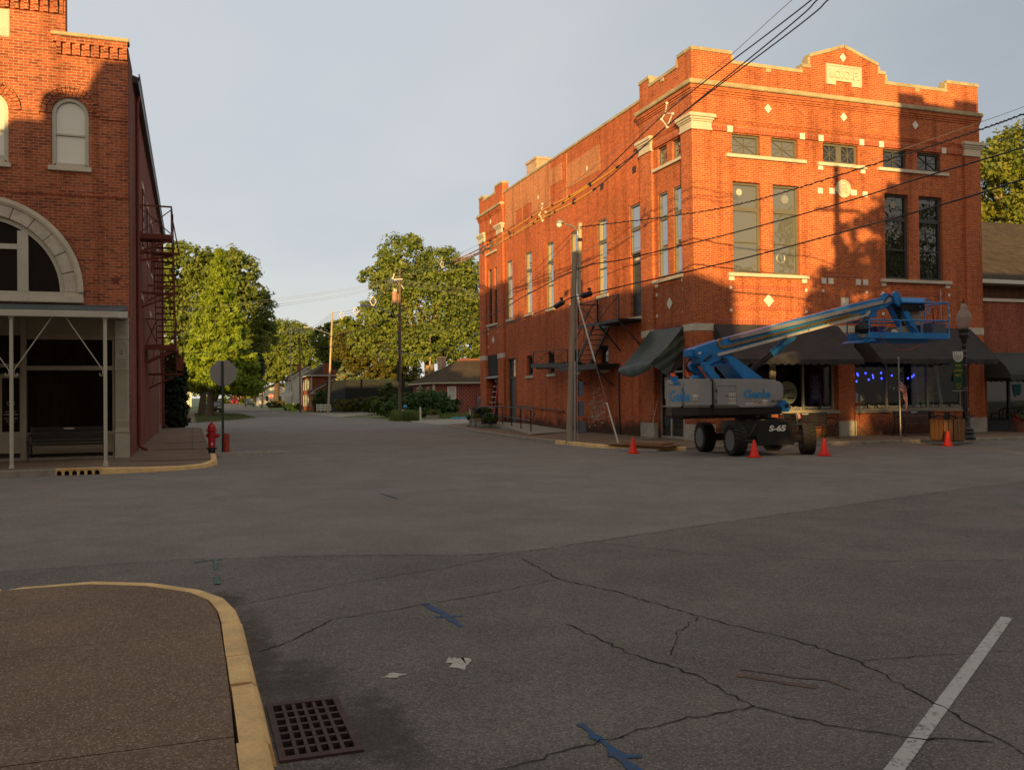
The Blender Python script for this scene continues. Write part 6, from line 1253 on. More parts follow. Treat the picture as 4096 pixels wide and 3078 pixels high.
part('globe', 'dim_globe' if 'dim_globe' in MATS else 'lamp_white', t, lambda m: m.lathe([(.13, 3.74), (.17, 3.82), (.235, 4.02), (.245, 4.12), (.20, 4.26), (.12, 4.36), (.135, 4.40), (.10, 4.50), (.045, 4.58)], (lx_, ly_, 0), 20), smooth=True)
part('finial', 'black_metal', t, lambda m: m.lathe([(.05, 4.575), (.04, 4.62), (.02, 4.64), (.028, 4.68), (.001, 4.76)], (lx_, ly_, 0), 10))
part('clamp', 'steel', t, lambda m: [m.lathe([(.078, z), (.078, z+.02)], (lx_, ly_, 0), 12) for z in (1.72, 1.80, 2.55, 2.85, 3.02)])
t = thing('banner', 'green market banner with a white labyrinth half disc on the street lamp', 'banner', (lx_, ly_, 2.3))
bx0, bx1 = 23.36, 23.78
part('cloth', 'banner_green', t, lambda m: m.box(bx0, bx1, ly_-.02, ly_-.012, 1.74, 2.86))
part('half_disc', 'letter_white', t, lambda m: m.prism([(bx0-.01, 2.985), (bx1+.0, 2.985)]+[((bx0+bx1)/2+.215*math.cos(-PI*k/12), 2.87+.215*math.sin(-PI*k/12)) for k in range(13)], 'y', ly_-.030, ly_-.024))
part('labyrinth', 'banner_green', t, lambda m: ([m.tube([((bx0+bx1)/2+r*math.cos(-PI*k/12), ly_-.033, 2.87+r*math.sin(-PI*k/12)) for k in range(13)], .007, 4) for r in (.165, .125, .085, .045)], [m.box((bx0+bx1)/2+q-.006, (bx0+bx1)/2+q+.006, ly_-.036, ly_-.031, 2.87, 2.96) for q in (-.165, -.085, 0, .085, .165)]))
for s_, z, sz, wd in (('FARMERS', 2.50, .12, .25), ('& ARTISANS', 2.34, .12, .36), ('MARKET', 2.18, .12, .26), ('SATURDAY MORNINGS', 1.92, .05, .22), ('MAY TO OCTOBER', 1.85, .05, .26), ('NEW HARMONY', 1.78, .05, .16)): fitlet(s_, 'banner_gold', t, (bx0+bx1)/2-wd/2, (bx0+bx1)/2+wd/2, ly_-.024, z, sz)
part('rod', 'steel', t, lambda m: (m.bar((bx0-.04, ly_-.03, 2.995), (lx_, ly_-.0, 2.995), .02), m.bar((bx0-.03, ly_-.0, 1.72), (lx_, ly_-.0, 1.72), .02)))
# ------------------------------------------------------------------ telescopic boom lift parked at the corner
lift = thing('boom_lift', 'blue and grey telescopic boom lift with knobbly tyres parked before the awnings', 'boom lift', (15.2, 22.2, 0))
YB = 22.2
def e(x, y, Y=YB): p = PY(2600+x*.45740, 1100+y*.45740, Y); return (p.x, p.z)
def f_(x, y, Y=YB): p = PY(3300+x*.45721, 1100+y*.45721, Y); return (p.x, p.z)
def ev(x, y, Y=YB): p = e(x, y, Y); return Vector((p[0], Y, p[1]))
def fv(x, y, Y=YB): p = f_(x, y, Y); return Vector((p[0], Y, p[1]))
def pr(nm, mat, poly, y0, y1, bev=.0, par=None): return part(nm, mat, par or lift, lambda m: m.prism(poly, 'y', y0, y1), bevel=bev)
# body
body = pr('engine_cover', 'boom_grey', [(13.36, 1.31), (14.08, 1.30), (14.22, 1.25), (15.05, 1.26), (15.36, 1.34), (15.65, 1.55), (15.66, 1.93), (15.45, 2.07), (14.9, 2.105), (13.36, 2.115)], 21.40, 23.3, .07)
FOOT = [(13.345, 21.40), (12.92, 21.42), (12.10, 21.63), (12.14, 21.78), (12.38, 22.3), (12.66, 22.85), (12.85, 23.05), (13.345, 23.3)]
cw = part('counterweight', 'boom_grey', lift, lambda m: m.prism([(13.345, 21.40), (12.92, 21.42), (12.46, 21.532), (12.75, 23.0), (13.345, 23.3)], 'z', 1.34, 2.115), bevel=.06)
part('tail', 'boom_grey', cw, lambda m: m.prism([(12.458, 21.5325)]+FOOT[2:5]+[(12.60, 22.35)], 'z', 1.34, 1.93), bevel=.03)
part('tail_rim', 'boom_grey', cw, lambda m: m.prism([(12.26, 21.62), (12.15, 21.70), (12.40, 22.28), (12.55, 22.3)], 'z', 1.931, 2.06), bevel=.03)
pr('seam', 'black_metal', [(13.346, 1.15), (13.356, 1.15), (13.356, 2.1), (13.346, 2.1)], 21.41, 23.2)
part('underbody', 'black_metal', lift, lambda m: (m.prism([(15.6, 21.46), (13.345, 21.45), (12.92, 21.48), (12.22, 21.66), (12.27, 21.8), (12.5, 22.3), (12.7, 22.85), (12.9, 23.02), (13.345, 23.25), (15.6, 23.25)], 'z', 1.11, 1.335), m.box(12.7, 14.9, 21.9, 22.9, 1.02, 1.128), m.box(12.95, 13.4, 21.6, 21.9, 1.07, 1.128)), bevel=.02)
part('cover_door', 'boom_grey', body, lambda m: (m.prism([e(583, 975, 21.39), e(685, 970, 21.39), e(686, 1133, 21.39), e(583, 1136, 21.39)], 'y', 21.375, 21.399),), bevel=.008)
part('door_frame', 'boom_grey', body, lambda m: [m.bar(ev(*a, 21.392), ev(*b, 21.392), .018, .018) for a, b in (((568, 965), (755, 962)), ((755, 962), (762, 1128)), ((762, 1128), (572, 1137)), ((572, 1137), (568, 965)))])
part('hinge', 'black_metal', body, lambda m: [m.box(e(580, q, 21.37)[0]-.015, e(580, q, 21.37)[0]+.015, 21.365, 21.38, e(580, q, 21.37)[1]-.04, e(580, q, 21.37)[1]+.04) for q in (1008, 1102)]+[m.ball(ev(670, 1056, 21.37), .02, 8)])
for a, b, c, d in ((690, 750, 1018, 1057), (690, 750, 1060, 1092), (690, 750, 1094, 1128), (835, 905, 1115, 1140), (905, 945, 1106, 1136), (948, 984, 1112, 1135), (986, 1026, 1090, 1134), (375, 418, 1047, 1095)):
    yy = 21.393 if a > 400 else 21.41
    st_ = pr('decal', 'sticker', [e(a, d, yy), e(b, d, yy), e(b, c, yy), e(a, c, yy)], yy-.002, yy, par=body if a > 400 else cw)
    x0, z1 = e(a, c, yy); x1, z0 = e(b, d, yy)
    part('decal_print', 'letter_black' if a < 680 or a > 830 else 'tub_grey', st_, lambda m: [m.box(x0+(x1-x0)*(.08+.32*q), x0+(x1-x0)*(.08+.32*q+.22), yy-.005, yy-.0025, z0+(z1-z0)*(.12+.16*k), z0+(z1-z0)*(.12+.16*k+.07)) for k in range(4) for q in range(3)])
    if 680 < a < 760: part('decal_head', ('street_green', 'street_green', 'stop_red')[int((c-1010)/38)], st_, lambda m: m.box(x0, x1, yy-.005, yy-.0025, z1-.018, z1))
    if 900 < a < 950: part('decal_head', 'stop_red', st_, lambda m: m.box(x0, x1, yy-.005, yy-.0025, z1-.02, z1))
def lifttext(txt, mat, par, x0, x1, z0, h, y0, y1=None, **k):
    y1 = y0 if y1 is None else y1; ux = Vector((x1-x0, y1-y0, 0)); L_ = ux.length
    o = lettering(txt, mat, par, (0, 0, 0), (1, 0, 0), (0, 0, 1), 1.0, **k); me = o.data; off = worldloc(par)
    co = np.empty(len(me.vertices)*3); me.vertices.foreach_get('co', co); co = co.reshape(-1, 3)+np.array(off)
    lo, hi = co.min(0), co.max(0); a = (co[:, 0]-lo[0])/(hi[0]-lo[0]); zz_ = (co[:, 2]-lo[2])/(hi[2]-lo[2]); n = np.array([ux.y, -ux.x, 0])/L_
    out = np.outer(1-a, (x0, y0, z0))+np.outer(a, (x1, y1, z0)); out[:, 2] += zz_*h; out += np.outer((co[:, 1]-hi[1])*-1*.004/max(1e-6, hi[1]-lo[1]), n)
    me.vertices.foreach_set('co', (out-np.array(off)).ravel()); me.update(); return o
xa, za = e(820, 1075, 21.39); xb, zb = e(1054, 1000, 21.39)
for s_, mt, dx in (('Genie', 'light_blue', 0),): lifttext(s_, mt, body, xa, xb, za, zb-za, 21.392, bold=.035)
lifttext('Genie', 'light_blue', cw, 12.14, 12.66, 1.49, .32, 21.6185, 21.4795, bold=.03)
for x, z, y, s_, p_ in ((e(991, 996, 21.39)[0], zb+.01, 21.39, .035, body), (12.465, 1.83, 21.528, .045, cw)): part('logo_peak', 'light_blue', p_, lambda m: m.prism([(x-s_, z-.012), (x+s_, z-.012), (x, z+s_*1.1)], 'y', y-.004, y+.0))
xa, za = e(1056, 1112, 21.39); xb, zb = e(1154, 1090, 21.39); lifttext('GRS-0809', 'letter_black', body, xa, xb, za, zb-za, 21.392)
pr('pivot_lug', 'boom_blue', [(15.3, 1.16), (15.97, 1.17), (15.99, 1.36), (15.9, 1.46), (15.62, 1.55), (15.3, 1.55)], 21.62, 21.72, .02)
part('pivot_pin', 'black_metal', lift, lambda m: m.lathe([(.001, -.02), (.06, -.02), (.06, .01), (.04, .02)], (15.86, 21.61, 1.34), 14, 'y'))
# beacons
for k, (x, y, yy) in enumerate(((200, 878, 21.75), (337, 868, 22.5))):
    a = ev(x, y, yy); part('beacon', 'beacon', lift, lambda m: (m.lathe([(.001, .07), (.065, .068), (.075, -.03), (.001, -.035)], a, 12),))
    part('beacon_base', 'lamp_white', lift, lambda m: m.lathe([(.05, -.065), (.05, -.036)], a, 10))
a = ev(213, 920, 21.72); part('beacon_bracket', 'boom_blue', lift, lambda m: (m.box(a.x-.10, a.x+.10, 21.70, 21.75, a.z-.13, a.z+.12), m.box(a.x-.15, a.x+.1, 21.7, 21.85, a.z+.121, a.z+.135)))
pr('tail_bracket', 'boom_blue', [e(262, 968), e(285, 968), e(300, 905), e(345, 897), e(345, 885), e(300, 880), e(283, 895), e(268, 930)], 21.7, 21.75)
# risers that carry the boom
for y0, y1 in ((21.78, 21.92), (22.48, 22.62)):
    pr('riser_arm', 'boom_blue', [e(395, 778), e(408, 764), e(432, 766), e(466, 800), e(548, 908), e(470, 908), e(412, 835)], y0, y1, .012)
    pr('riser_arm', 'boom_blue', [e(608, 728), e(622, 712), e(645, 712), e(690, 738), e(920, 908), e(745, 908), e(628, 778)], y0, y1, .012)
    for q in ((422, 783), (632, 728)): part('pin', 'black_metal', lift, lambda m: m.lathe([(.001, -.012), (.045, -.012), (.045, .01)], ev(*q, y0), 12, 'y'))
pr('arm_web', 'boom_blue', [e(625, 775), e(720, 820), e(830, 908), e(745, 908)], 21.93, 22.47)
pr('upper_tube', 'boom_blue', [e(475, 800), e(540, 772), e(600, 765), e(600, 785), e(545, 795), e(480, 822)], 22.0, 22.35, .01)
hs = pr('boom_housing', 'boom_blue', [e(345, 655), e(372, 636), e(600, 560), e(668, 610), e(680, 690), e(612, 728), e(470, 795), e(440, 790), e(402, 772), e(388, 730), e(355, 720)], 21.93, 22.47, .025)
part('end_cover', 'boom_blue', hs, lambda m: m.prism([e(320, 655), e(344, 640), e(352, 720), e(330, 715)], 'y', 21.98, 22.42), bevel=.02)
for q, r in (((405, 682), .05), ((461, 674), .05)): part('boss', 'boom_blue', hs, lambda m: (m.lathe([(.001, -.02), (r*.5, -.02), (r*.5, -.03), (r, -.03), (r, .0)], ev(*q, 21.93), 16, 'y')))
part('access_plate', 'boom_blue', hs, lambda m: [m.tube([ev(*q, 21.926) for q in ((490, 660), (505, 645), (560, 628), (572, 638), (572, 655), (560, 664), (500, 680), (490, 672), (490, 660))], .008, 5)])
st_ = pr('decal', 'sticker', [e(421, 692, 21.92), e(449, 686, 21.92), e(449, 670, 21.92), e(421, 676, 21.92)], 21.922, 21.928, par=hs)
# main boom with its cable track
bm_ = pr('boom', 'boom_blue', [e(590, 568), e(640, 552), e(1749, 258), f_(505, 193), f_(540, 250), f_(470, 290), f_(330, 332), f_(0, 440), e(1749, 385), e(640, 690)], 21.97, 22.43, .02)
pr('boom_nose', 'boom_blue', [f_(300, 382), f_(418, 372), f_(420, 318), f_(505, 290), f_(545, 262), f_(490, 240), f_(330, 330)], 22.02, 22.38, .015)
part('rail', 'aluminium', bm_, lambda m: m.prism([e(738, 528), e(1749, 283), f_(480, 222), f_(515, 208), f_(518, 236), f_(480, 250), e(1749, 314), e(738, 560)], 'y', 21.90, 21.965), bevel=.006)
part('rail_end', 'steel', bm_, lambda m: m.prism([e(640, 548), e(738, 526), e(740, 556), e(650, 578)], 'y', 21.89, 21.968), bevel=.006)
part('cable_track', 'brass_chain', bm_, lambda m: [m.bar(a, b, .07, .075, (0, 1, 0)) for a, b in [(lambda p, q: (p.lerp(q, .04), p.lerp(q, .93)))(ev(640+k*29.2, 632-k*7.5, 21.92), ev(640+(k+1)*29.2, 632-(k+1)*7.5, 21.92)) for k in range(38)]+[(lambda p, q: (p.lerp(q, .04), p.lerp(q, .93)))(fv(5+k*29, 417-k*7.4, 21.92), fv(5+(k+1)*29, 417-(k+1)*7.4, 21.92)) for k in range(10)]+[(lambda p, q: (p.lerp(q, .04), p.lerp(q, .93)))(ev(640+46*math.cos(a), 595+37*math.sin(a), 21.92), ev(640+46*math.cos(a+.35), 595+37*math.sin(a+.35), 21.92)) for a in [PI*.5+.37*i for i in range(8)]]])
part('track_tray', 'cream_cloth', bm_, lambda m: m.prism([e(540, 690), e(1749, 366), f_(300, 352), f_(325, 318), f_(332, 330), f_(305, 368), f_(0, 448), e(1749, 388), e(545, 712)], 'y', 21.86, 21.965))
for x, y in ((770, 625), (980, 570), (1183, 517), (1385, 465), (1575, 415)): part('tray_bracket', 'steel', bm_, lambda m: m.bar(ev(x, y, 21.855), ev(x+4, y+22, 21.855), .03, .02))
pr('cylinder_lug', 'boom_blue', [e(1188, 558), e(1272, 530), e(1250, 570), e(1215, 592)], 22.12, 22.28, .01)
a, b, c = ev(845, 862), ev(1062, 690), ev(1198, 572)
part('lift_cylinder', 'hose', lift, lambda m: m.tube([a, b], .085, 14))
def sl(m):
    n = 26; pts = [b.lerp(c, (k-1)/(n-1)) for k in range(n+1)]; m.tube(pts, [.105+.02*((k*7) % 3-1)*(1 if k % 2 else .3) for k in range(n+1)], 12)
part('cylinder_sleeve', 'boom_blue', lift, sl)
for k in range(6): part('hose', 'hose', lift, lambda m: m.tube([ev(340+k*4, 735, 22.0+.06*k), ev(318-k*2, 770, 21.95+.06*k), ev(312+k*3, 810, 21.95+.06*k), ev(335+k*5, 845, 22+.05*k), ev(372+k*6, 850+k*4, 22+.05*k)], .016, 6))
part('loop_hose', 'hose', hs, lambda m: m.tube([ev(540, 700, 21.9), ev(505, 722, 21.88), ev(478, 745, 21.88), ev(476, 756, 21.9)], .035, 8))
# jib and its links
for y0, y1 in ((21.90, 22.04), (22.36, 22.5)): pr('jib_arm', 'boom_blue', [f_(538, 168), f_(556, 150), f_(580, 150), f_(604, 188), f_(792, 560), f_(780, 578), f_(742, 560), f_(600, 285), f_(548, 252)], y0, y1, .012)
pr('jib_arm', 'boom_blue', [f_(545, 262), f_(588, 262), f_(745, 572), f_(712, 582)], 22.08, 22.3, .012)
part('jib_cylinder', 'hose', lift, lambda m: m.tube([fv(590, 245, 22.06), fv(690, 440, 22.06)], .05, 10))
part('jib_hose', 'hose', lift, lambda m: [m.tube([fv(520, 225+k*5, 21.88), fv(560, 175+k*4, 21.86), fv(590, 190+k*3, 21.86), fv(606, 230+k*6, 21.9)], .014, 5) for k in range(3)])
part('platform_hose', 'hose', lift, lambda m: [m.tube([fv(735, 440, 21.86), fv(780, 470, 21.84), fv(800, 500, 21.86), fv(760, 545, 21.88)], .016, 5)])
pr('jib_foot', 'boom_blue', [f_(700, 560), f_(770, 540), f_(795, 570), f_(770, 590), f_(710, 590)], 21.88, 22.52, .012)
# platform
YN, YF = 21.55, 22.5
xl_, xr_ = f_(388, 540, YN)[0], f_(1086, 540, YN)[0]; zf_, zt_ = f_(1086, 553, YN)[1], f_(1086, 508, YN)[1]; zm = f_(1080, 400, YN)[1]; zu = f_(1075, 243, YN)[1]
plat = part('platform', 'boom_blue', lift, lambda m: (m.box(xl_, xr_, YN, YF, zf_-.03, zf_), m.box(xl_, xr_, YN-.012, YN, zf_-.02, zt_), m.box(xl_, xr_, YF, YF+.012, zf_-.02, zt_), m.box(xl_-.012, xl_, YN, YF, zf_-.02, zt_), m.box(xr_, xr_+.012, YN, YF, zf_-.02, zt_), m.box(xl_+.5, xr_-.6, YN+.2, YF-.2, zf_-.13, zf_-.031), m.prism([(xl_-.0, zf_), (xl_+.12, zf_+.02), (xl_-.22, zf_-.13), (xl_-.22, zf_-.16), (xl_+.3, zf_-.10)], 'y', YN, YF)))
def tb(m, *pts, r=.022): m.tube(pts, r, 8)
part('guard_rail', 'boom_blue', plat, lambda m: (tb(m, (xl_, YN, zm-.02), (xr_, YN, zm)), tb(m, (xl_, YF, zm-.02), (xr_, YF, zm)), tb(m, (xr_, YN, zm), (xr_, YF, zm)), tb(m, (xl_, YN, zm-.02), (xl_, YF, zm-.02)), tb(m, (xr_, YN, zf_), (xr_, YN, zu)), tb(m, (xr_, YF, zf_), (xr_, YF, zu)), tb(m, (xl_, YN, zf_), (xl_, YN, zm)), tb(m, (xl_, YF, zf_), (xl_, YF, zm+.2)),
    tb(m, (xr_, YN, zu), (xr_, YF, zu)), tb(m, (xr_-1.05, YF, zu), (xr_, YF, zu)), tb(m, (xr_-.95, YN+.1, zu), (xr_, YN, zu)), tb(m, (xr_-1.0, YN+.1, zu-.12), (xr_-.4, YF-.2, zu-.1), (xr_-.1, YF, zu-.18)), tb(m, (xl_+.85, YF, zf_), (xl_+.85, YF, zm+.3)), tb(m, (xr_-.55, YF, zf_), (xr_-.55, YF, zu)), tb(m, (xl_+1.15, YN, zt_), (xl_+1.15, YN, zm)), tb(m, (xr_-1.05, YN, zt_), (xr_-1.05, YN, zm))))
xc0, zc0 = f_(655, 305, 21.9); xc1, zc1 = f_(866, 200, 21.9)
part('console', 'boom_blue', lift, lambda m: m.prism([(21.78, zc0+.24), (21.9, zc1), (22.45, zc1), (22.45, zc0+.2), (21.78, zc0+.20)], 'x', xc0, xc1), bevel=.015)
part('console_face', 'hose', lift, lambda m: m.box(xc0+.03, xc1-.03, 21.85, 22.4, zc0, zc0+.195))
xp0, zp0 = f_(690, 556, 22.0); xp1, zp1 = f_(852, 308, 22.0)
part('control_panel', 'tan_paint', lift, lambda m: (m.box(xp0, xp1, 22.05, 22.3, zp0, zp1),), bevel=.01)
part('panel_grille', 'hose', lift, lambda m: [m.box(xp1-.26+.045*i, xp1-.225+.045*i, 22.04, 22.049, zp0+.08+.045*j, zp0+.115+.045*j) for i in range(5) for j in range(8)])
part('console_wires', 'hose', lift, lambda m: [m.tube([(xp0+.1+.05*i, 22.03, zp1), (xp0+.14+.05*i, 22.0, zp1-.2), (xp0+.3, 22.0, zp1-.3)], .008, 4) for i in range(5)])
part('console_loop', 'boom_blue', lift, lambda m: tb(m, Vector((xc1-.05, 21.8, zc1-.02)), Vector((xc1+.06, 21.78, zc1-.08)), Vector((xc1+.06, 21.76, zc0-.05)), Vector((xc1-.05, 21.76, zc0-.12))))
part('side_latch', 'galvanised', lift, lambda m: (m.box(xr_-.28, xr_-.2, YF-.05, YF, zm+.05, zu), m.box(xr_-.06, xr_-.0, YN-.05, YN-.022, zm+.12, zm+.2), m.box(xr_-.06, xr_-.0, YN-.05, YN-.022, zu-.2, zu-.12)))
# chassis
PH = R(-8); axv = Vector((math.cos(PH), math.sin(PH), 0)); fwv = Vector((-math.sin(PH), math.cos(PH), 0)); CC = Vector((15.16, 22.16, 0))
def ch(a, b, z): return CC+axv*a+fwv*b+Vector((0, 0, z))
def chbox(m, a0, a1, b0, b1, z0, z1): m.add([ch(a, b, z) for z in (z0, z1) for a, b in ((a0, b0), (a1, b0), (a1, b1), (a0, b1))], ((3, 2, 1, 0), (4, 5, 6, 7), (0, 1, 5, 4), (1, 2, 6, 5), (2, 3, 7, 6), (3, 0, 4, 7)))
fr = part('chassis', 'black_metal', lift, lambda m: (chbox(m, -.50, .50, -1.22, 1.15, .42, .92), m.add([ch(-.5, -1.215, .921), ch(.5, -1.215, .921), ch(.46, -.4, 1.02), ch(-.46, -.4, 1.02), ch(-.5, -1.215, .90), ch(.5, -1.215, .90), ch(.46, -.4, .90), ch(-.46, -.4, .90)], ((0, 1, 2, 3), (4, 7, 6, 5), (0, 4, 5, 1), (1, 5, 6, 2), (2, 6, 7, 3), (3, 7, 4, 0)))), bevel=.02)
part('front_plate', 'black_metal', fr, lambda m: (chbox(m, -.56, .56, -1.26, -1.224, .28, .93)), bevel=.015)
part('turntable', 'black_metal', lift, lambda m: m.lathe([(.55, .93), (.55, 1.0), (.48, 1.02), (.48, 1.13)], CC, 24))
part('axle', 'black_metal', lift, lambda m: (chbox(m, -.95, .95, -1.05, -.85, .34, .54), chbox(m, -.95, .95, .85, 1.05, .34, .54), m.tube([ch(-.9, -1.15, .40), ch(.9, -1.15, .40)], .04, 8), m.tube([ch(-.75, -1.1, .42), ch(-.55, -1.15, .8), ch(-.5, -1.1, .85)], .03, 6), m.tube([ch(.6, -1.1, .8), ch(.85, -1.12, .85), ch(.98, -1.05, .55)], .03, 6)), bevel=0)
a = ch(-.20, -1.262, .66); b = ch(.30, -1.262, .66); lifttext('S-65', 'letter_white', fr, a.x, b.x, .66, .17, a.y, b.y, bold=.05, shear=.14)
part('top_sticker', 'banner_gold', fr, lambda m: m.add([ch(-.3, -.9, .966), ch(-.1, -.95, .96), ch(-.15, -.8, .979)], ((0, 1, 2),)))
def tyre(c, steer):
    R_ = .435; W_ = .17; ax = (axv*math.cos(steer)+fwv*math.sin(steer)).normalized(); u = Vector((0, 0, 1)); v = ax.cross(u).normalized()
    def rg(m, prof, n=40):
        k0 = len(m.v); m.lathe(prof, (0, 0, 0), n, 'x')
        for i in range(k0, len(m.v)): q = m.v[i]; m.v[i] = tuple(c+ax*q[0]+v*q[1]+u*q[2])
    def fn(m):
        rg(m, [(.27, -W_*.85), (.30, -W_), (.38, -W_), (.41, -W_*.85), (.41, W_*.85), (.38, W_), (.30, W_), (.27, W_*.85)])
        for k in range(22):
            for s_ in (-1, 1):
                an = 2*PI*(k+(.5 if s_ > 0 else 0))/22; d0, d1 = v*math.cos(an)+u*math.sin(an), v*math.cos(an+.16)+u*math.sin(an+.16); d2, d3 = v*math.cos(an+.12)+u*math.sin(an+.12), v*math.cos(an+.28)+u*math.sin(an+.28)
                o_, i_ = s_*W_, s_*.01
                pts = [c+ax*i_+d0*.40, c+ax*i_+d1*.40, c+ax*o_+d3*.385, c+ax*o_+d2*.385, c+ax*i_+d0*R_, c+ax*i_+d1*R_, c+ax*o_*.99+d3*(R_-.008), c+ax*o_*.99+d2*(R_-.008)]
                m.add(pts, ((3, 2, 1, 0), (4, 5, 6, 7), (0, 1, 5, 4), (1, 2, 6, 5), (2, 3, 7, 6), (3, 0, 4, 7)))
    w_ = part('wheel', 'tyre', lift, fn)
    def rim(m): rg(m, [(.27, -W_*.95), (.285, -W_*1.0), (.265, -W_*.9), (.235, -W_*.1), (.12, .0), (.10, -W_*.45), (.06, -W_*.6), (.001, -W_*.6)], 28)
    part('rim', 'rim_grey', w_, rim)
    part('hub_bolts', 'black_metal', w_, lambda m: [m.ball(c-ax*W_*.08+(v*math.cos(2*PI*k/9)+u*math.sin(2*PI*k/9))*.16, .012, 5) for k in range(9)])
for a, b, s_ in ((-1.05, -.98, .0), (1.06, -1.02, -.32), (-1.05, 1.08, .0), (1.03, .92, .0)): tyre(ch(a, b, .435), s_)
# things carried in the platform
zfl = zf_+.002
def cpt(x, y, Y): p = f_(x, y, Y); return Vector((p[0], Y, p[1]))
a = cpt(468, 500, 21.85); t = thing('paint_bucket', 'dark blue bucket standing in the lift platform', 'bucket', (a.x, a.y, zfl))
part('pail', 'plastic_blue', t, lambda m: m.lathe([(.14, 0), (.17, .30), (.185, .30), (.185, .34), (.165, .34), (.13, .02), (.001, .02)], (a.x, a.y, zfl), 16)); part('handle', 'steel', t, lambda m: m.tube([(a.x+.18*math.cos(PI*k/8), a.y-.18, zfl+.32-.10*math.sin(PI*k/8)) for k in range(9)], .006, 4))
a2 = cpt(610, 505, 21.8); single('plastic_jug', 'white plastic jug with a red cap in the lift platform', 'jug', 'letter_white', lambda m: (m.box(a2.x-.1, a2.x+.1, 21.72, 21.88, zfl, zfl+.17), m.prism([(a2.x-.1, zfl+.171), (a2.x+.1, zfl+.171), (a2.x+.0, zfl+.27), (a2.x-.06, zfl+.27)], 'y', 21.74, 21.86)), origin=(a2.x, 21.8, zfl), bevel=.02)
a3 = cpt(960, 470, 21.9); t = thing('storage_tub', 'grey blue plastic tub at the right end of the lift platform', 'tub', (a3.x, 21.9, zfl))
part('tub', 'tub_grey', t, lambda m: m.prism([(a3.x-.24, zfl), (a3.x+.24, zfl), (a3.x+.28, zfl+.42), (a3.x+.28, zfl+.46), (a3.x-.28, zfl+.46), (a3.x-.28, zfl+.42)], 'y', 21.72, 22.1), bevel=.02)
for (x0, y0), (x1, y1), c, l in (((952, 420), (943, 292), 'hose', 'black brush handle sticking up from the grey tub in the platform'), ((968, 420), (992, 285), 'stop_red', 'red tool handle sticking up from the grey tub in the platform')):
    single('tool_handle', l, 'tool', c, lambda m: m.tube([cpt(x0, y0, 21.95)-Vector((0, 0, .2)), cpt(x1, y1, 21.95)], .016, 6), origin=cpt(x0, y0, 21.95))
p0 = cpt(1020, 500, 22.3); p1 = cpt(1013, 130, 22.3); single('scraper_pole', 'tall grey pole with red tip standing in the platform corner', 'pole', 'galvanised', lambda m: (m.tube([p0, p1], .014, 6), m.tube([p1, p1+Vector((0, 0, .02))], .03, 6)), origin=p0)
bg = [cpt(x, y, 21.75) for x, y in ((362, 390), (345, 420), (350, 470), (352, 510))]
single('black_bag', 'black bin bag bundle hanging at the left end of the platform', 'bag', 'hose', lambda m: (m.tube([bg[0], bg[1], bg[2], bg[3]], [.05, .10, .24, .15], 10), m.ball(bg[2]+Vector((-.05, .05, .02)), .2, 7, (1.2, 1, .8)), m.ball(bg[0], .11, 6)), origin=bg[3])
sp = cpt(345, 530, 21.8); single('work_light', 'pale round dish under the black bag on the platform', 'dish', 'tan_paint', lambda m: m.lathe([(.001, -.1), (.13, -.06), (.19, .04), (.15, .05)], sp, 14), origin=sp)
cb = [cpt(x, y, 21.5) for x, y in ((460, 460), (480, 520), (530, 590), (600, 640), (680, 661), (760, 645), (820, 615), (850, 595))]
single('power_lead', 'thin red brown lead looping below the lift platform', 'cable', 'bollard_red', lambda m: m.tube(cb, .008, 5), origin=cb[4])
# ------------------------------------------------------------------ houses and fences up the street
def hip(m, x0, x1, y0, y1, ze, rx0, rx1, ry0, ry1, zr): m.add([(x0, y0, ze), (x1, y0, ze), (x1, y1, ze), (x0, y1, ze), (rx0, ry0, zr), (rx1, ry1, zr)], ((0, 1, 4), (1, 2, 5, 4), (2, 3, 5), (3, 0, 4, 5), (3, 2, 1, 0))) if rx0 == rx1 else m.add([(x0, y0, ze), (x1, y0, ze), (x1, y1, ze), (x0, y1, ze), (rx0, ry0, zr), (rx1, ry1, zr)], ((0, 1, 5, 4), (1, 2, 5), (2, 3, 4, 5), (3, 0, 4), (3, 2, 1, 0)))
h = thing('brick_cottage', 'low red block house with brown hip roof behind the big bush', 'house', (23, 89, 0))
m = MB(); m.mat('glazed_brick'); wall_grid(m, 'x', 89, 23.0, 33, 0, 3.2, [(24.42, 25.34, 1.52, 2.9), (29, 29.9, 1.5, 2.9)], .2); m.box(23.0, 23.2, 89.201, 98, 0, 3.2); m.box(23.2, 33, 97.8, 98, 0, 3.2); m.build('wall', None, h)
part('roof', 'brown_shingle', h, lambda m: hip(m, 22.45, 33.6, 88.45, 98.6, 3.36, 27.0, 29.2, 93.5, 93.5, 5.75))
part('fascia', 'cream_paint', h, lambda m: (m.box(22.5, 33.5, 88.5, 88.55, 3.18, 3.35), m.box(22.5, 22.55, 88.56, 98.5, 3.18, 3.35), m.box(22.6, 33.4, 88.6, 98.4, 3.22, 3.3)))
part('ridge_cap', 'terracotta', h, lambda m: (m.tube([(26.8, 93.5, 5.72), (27.4, 93.5, 5.82), (29.3, 93.5, 5.82)], .14, 8)))
part('chimney', 'pale_brick', h, lambda m: (m.box(25.0, 25.75, 94.2, 94.95, 3.6, 6.05), m.box(24.95, 25.8, 94.15, 95.0, 6.05, 6.17)))
window(h, 'x', 89, 24.42, 25.34, 1.52, 2.9, 'blind_pane', 'white_paint', .0, ((2.2, .07),), .12); window(h, 'x', 89, 29, 29.9, 1.5, 2.9, 'black_pane', 'white_paint', .0, ((2.2, .07),), .12)
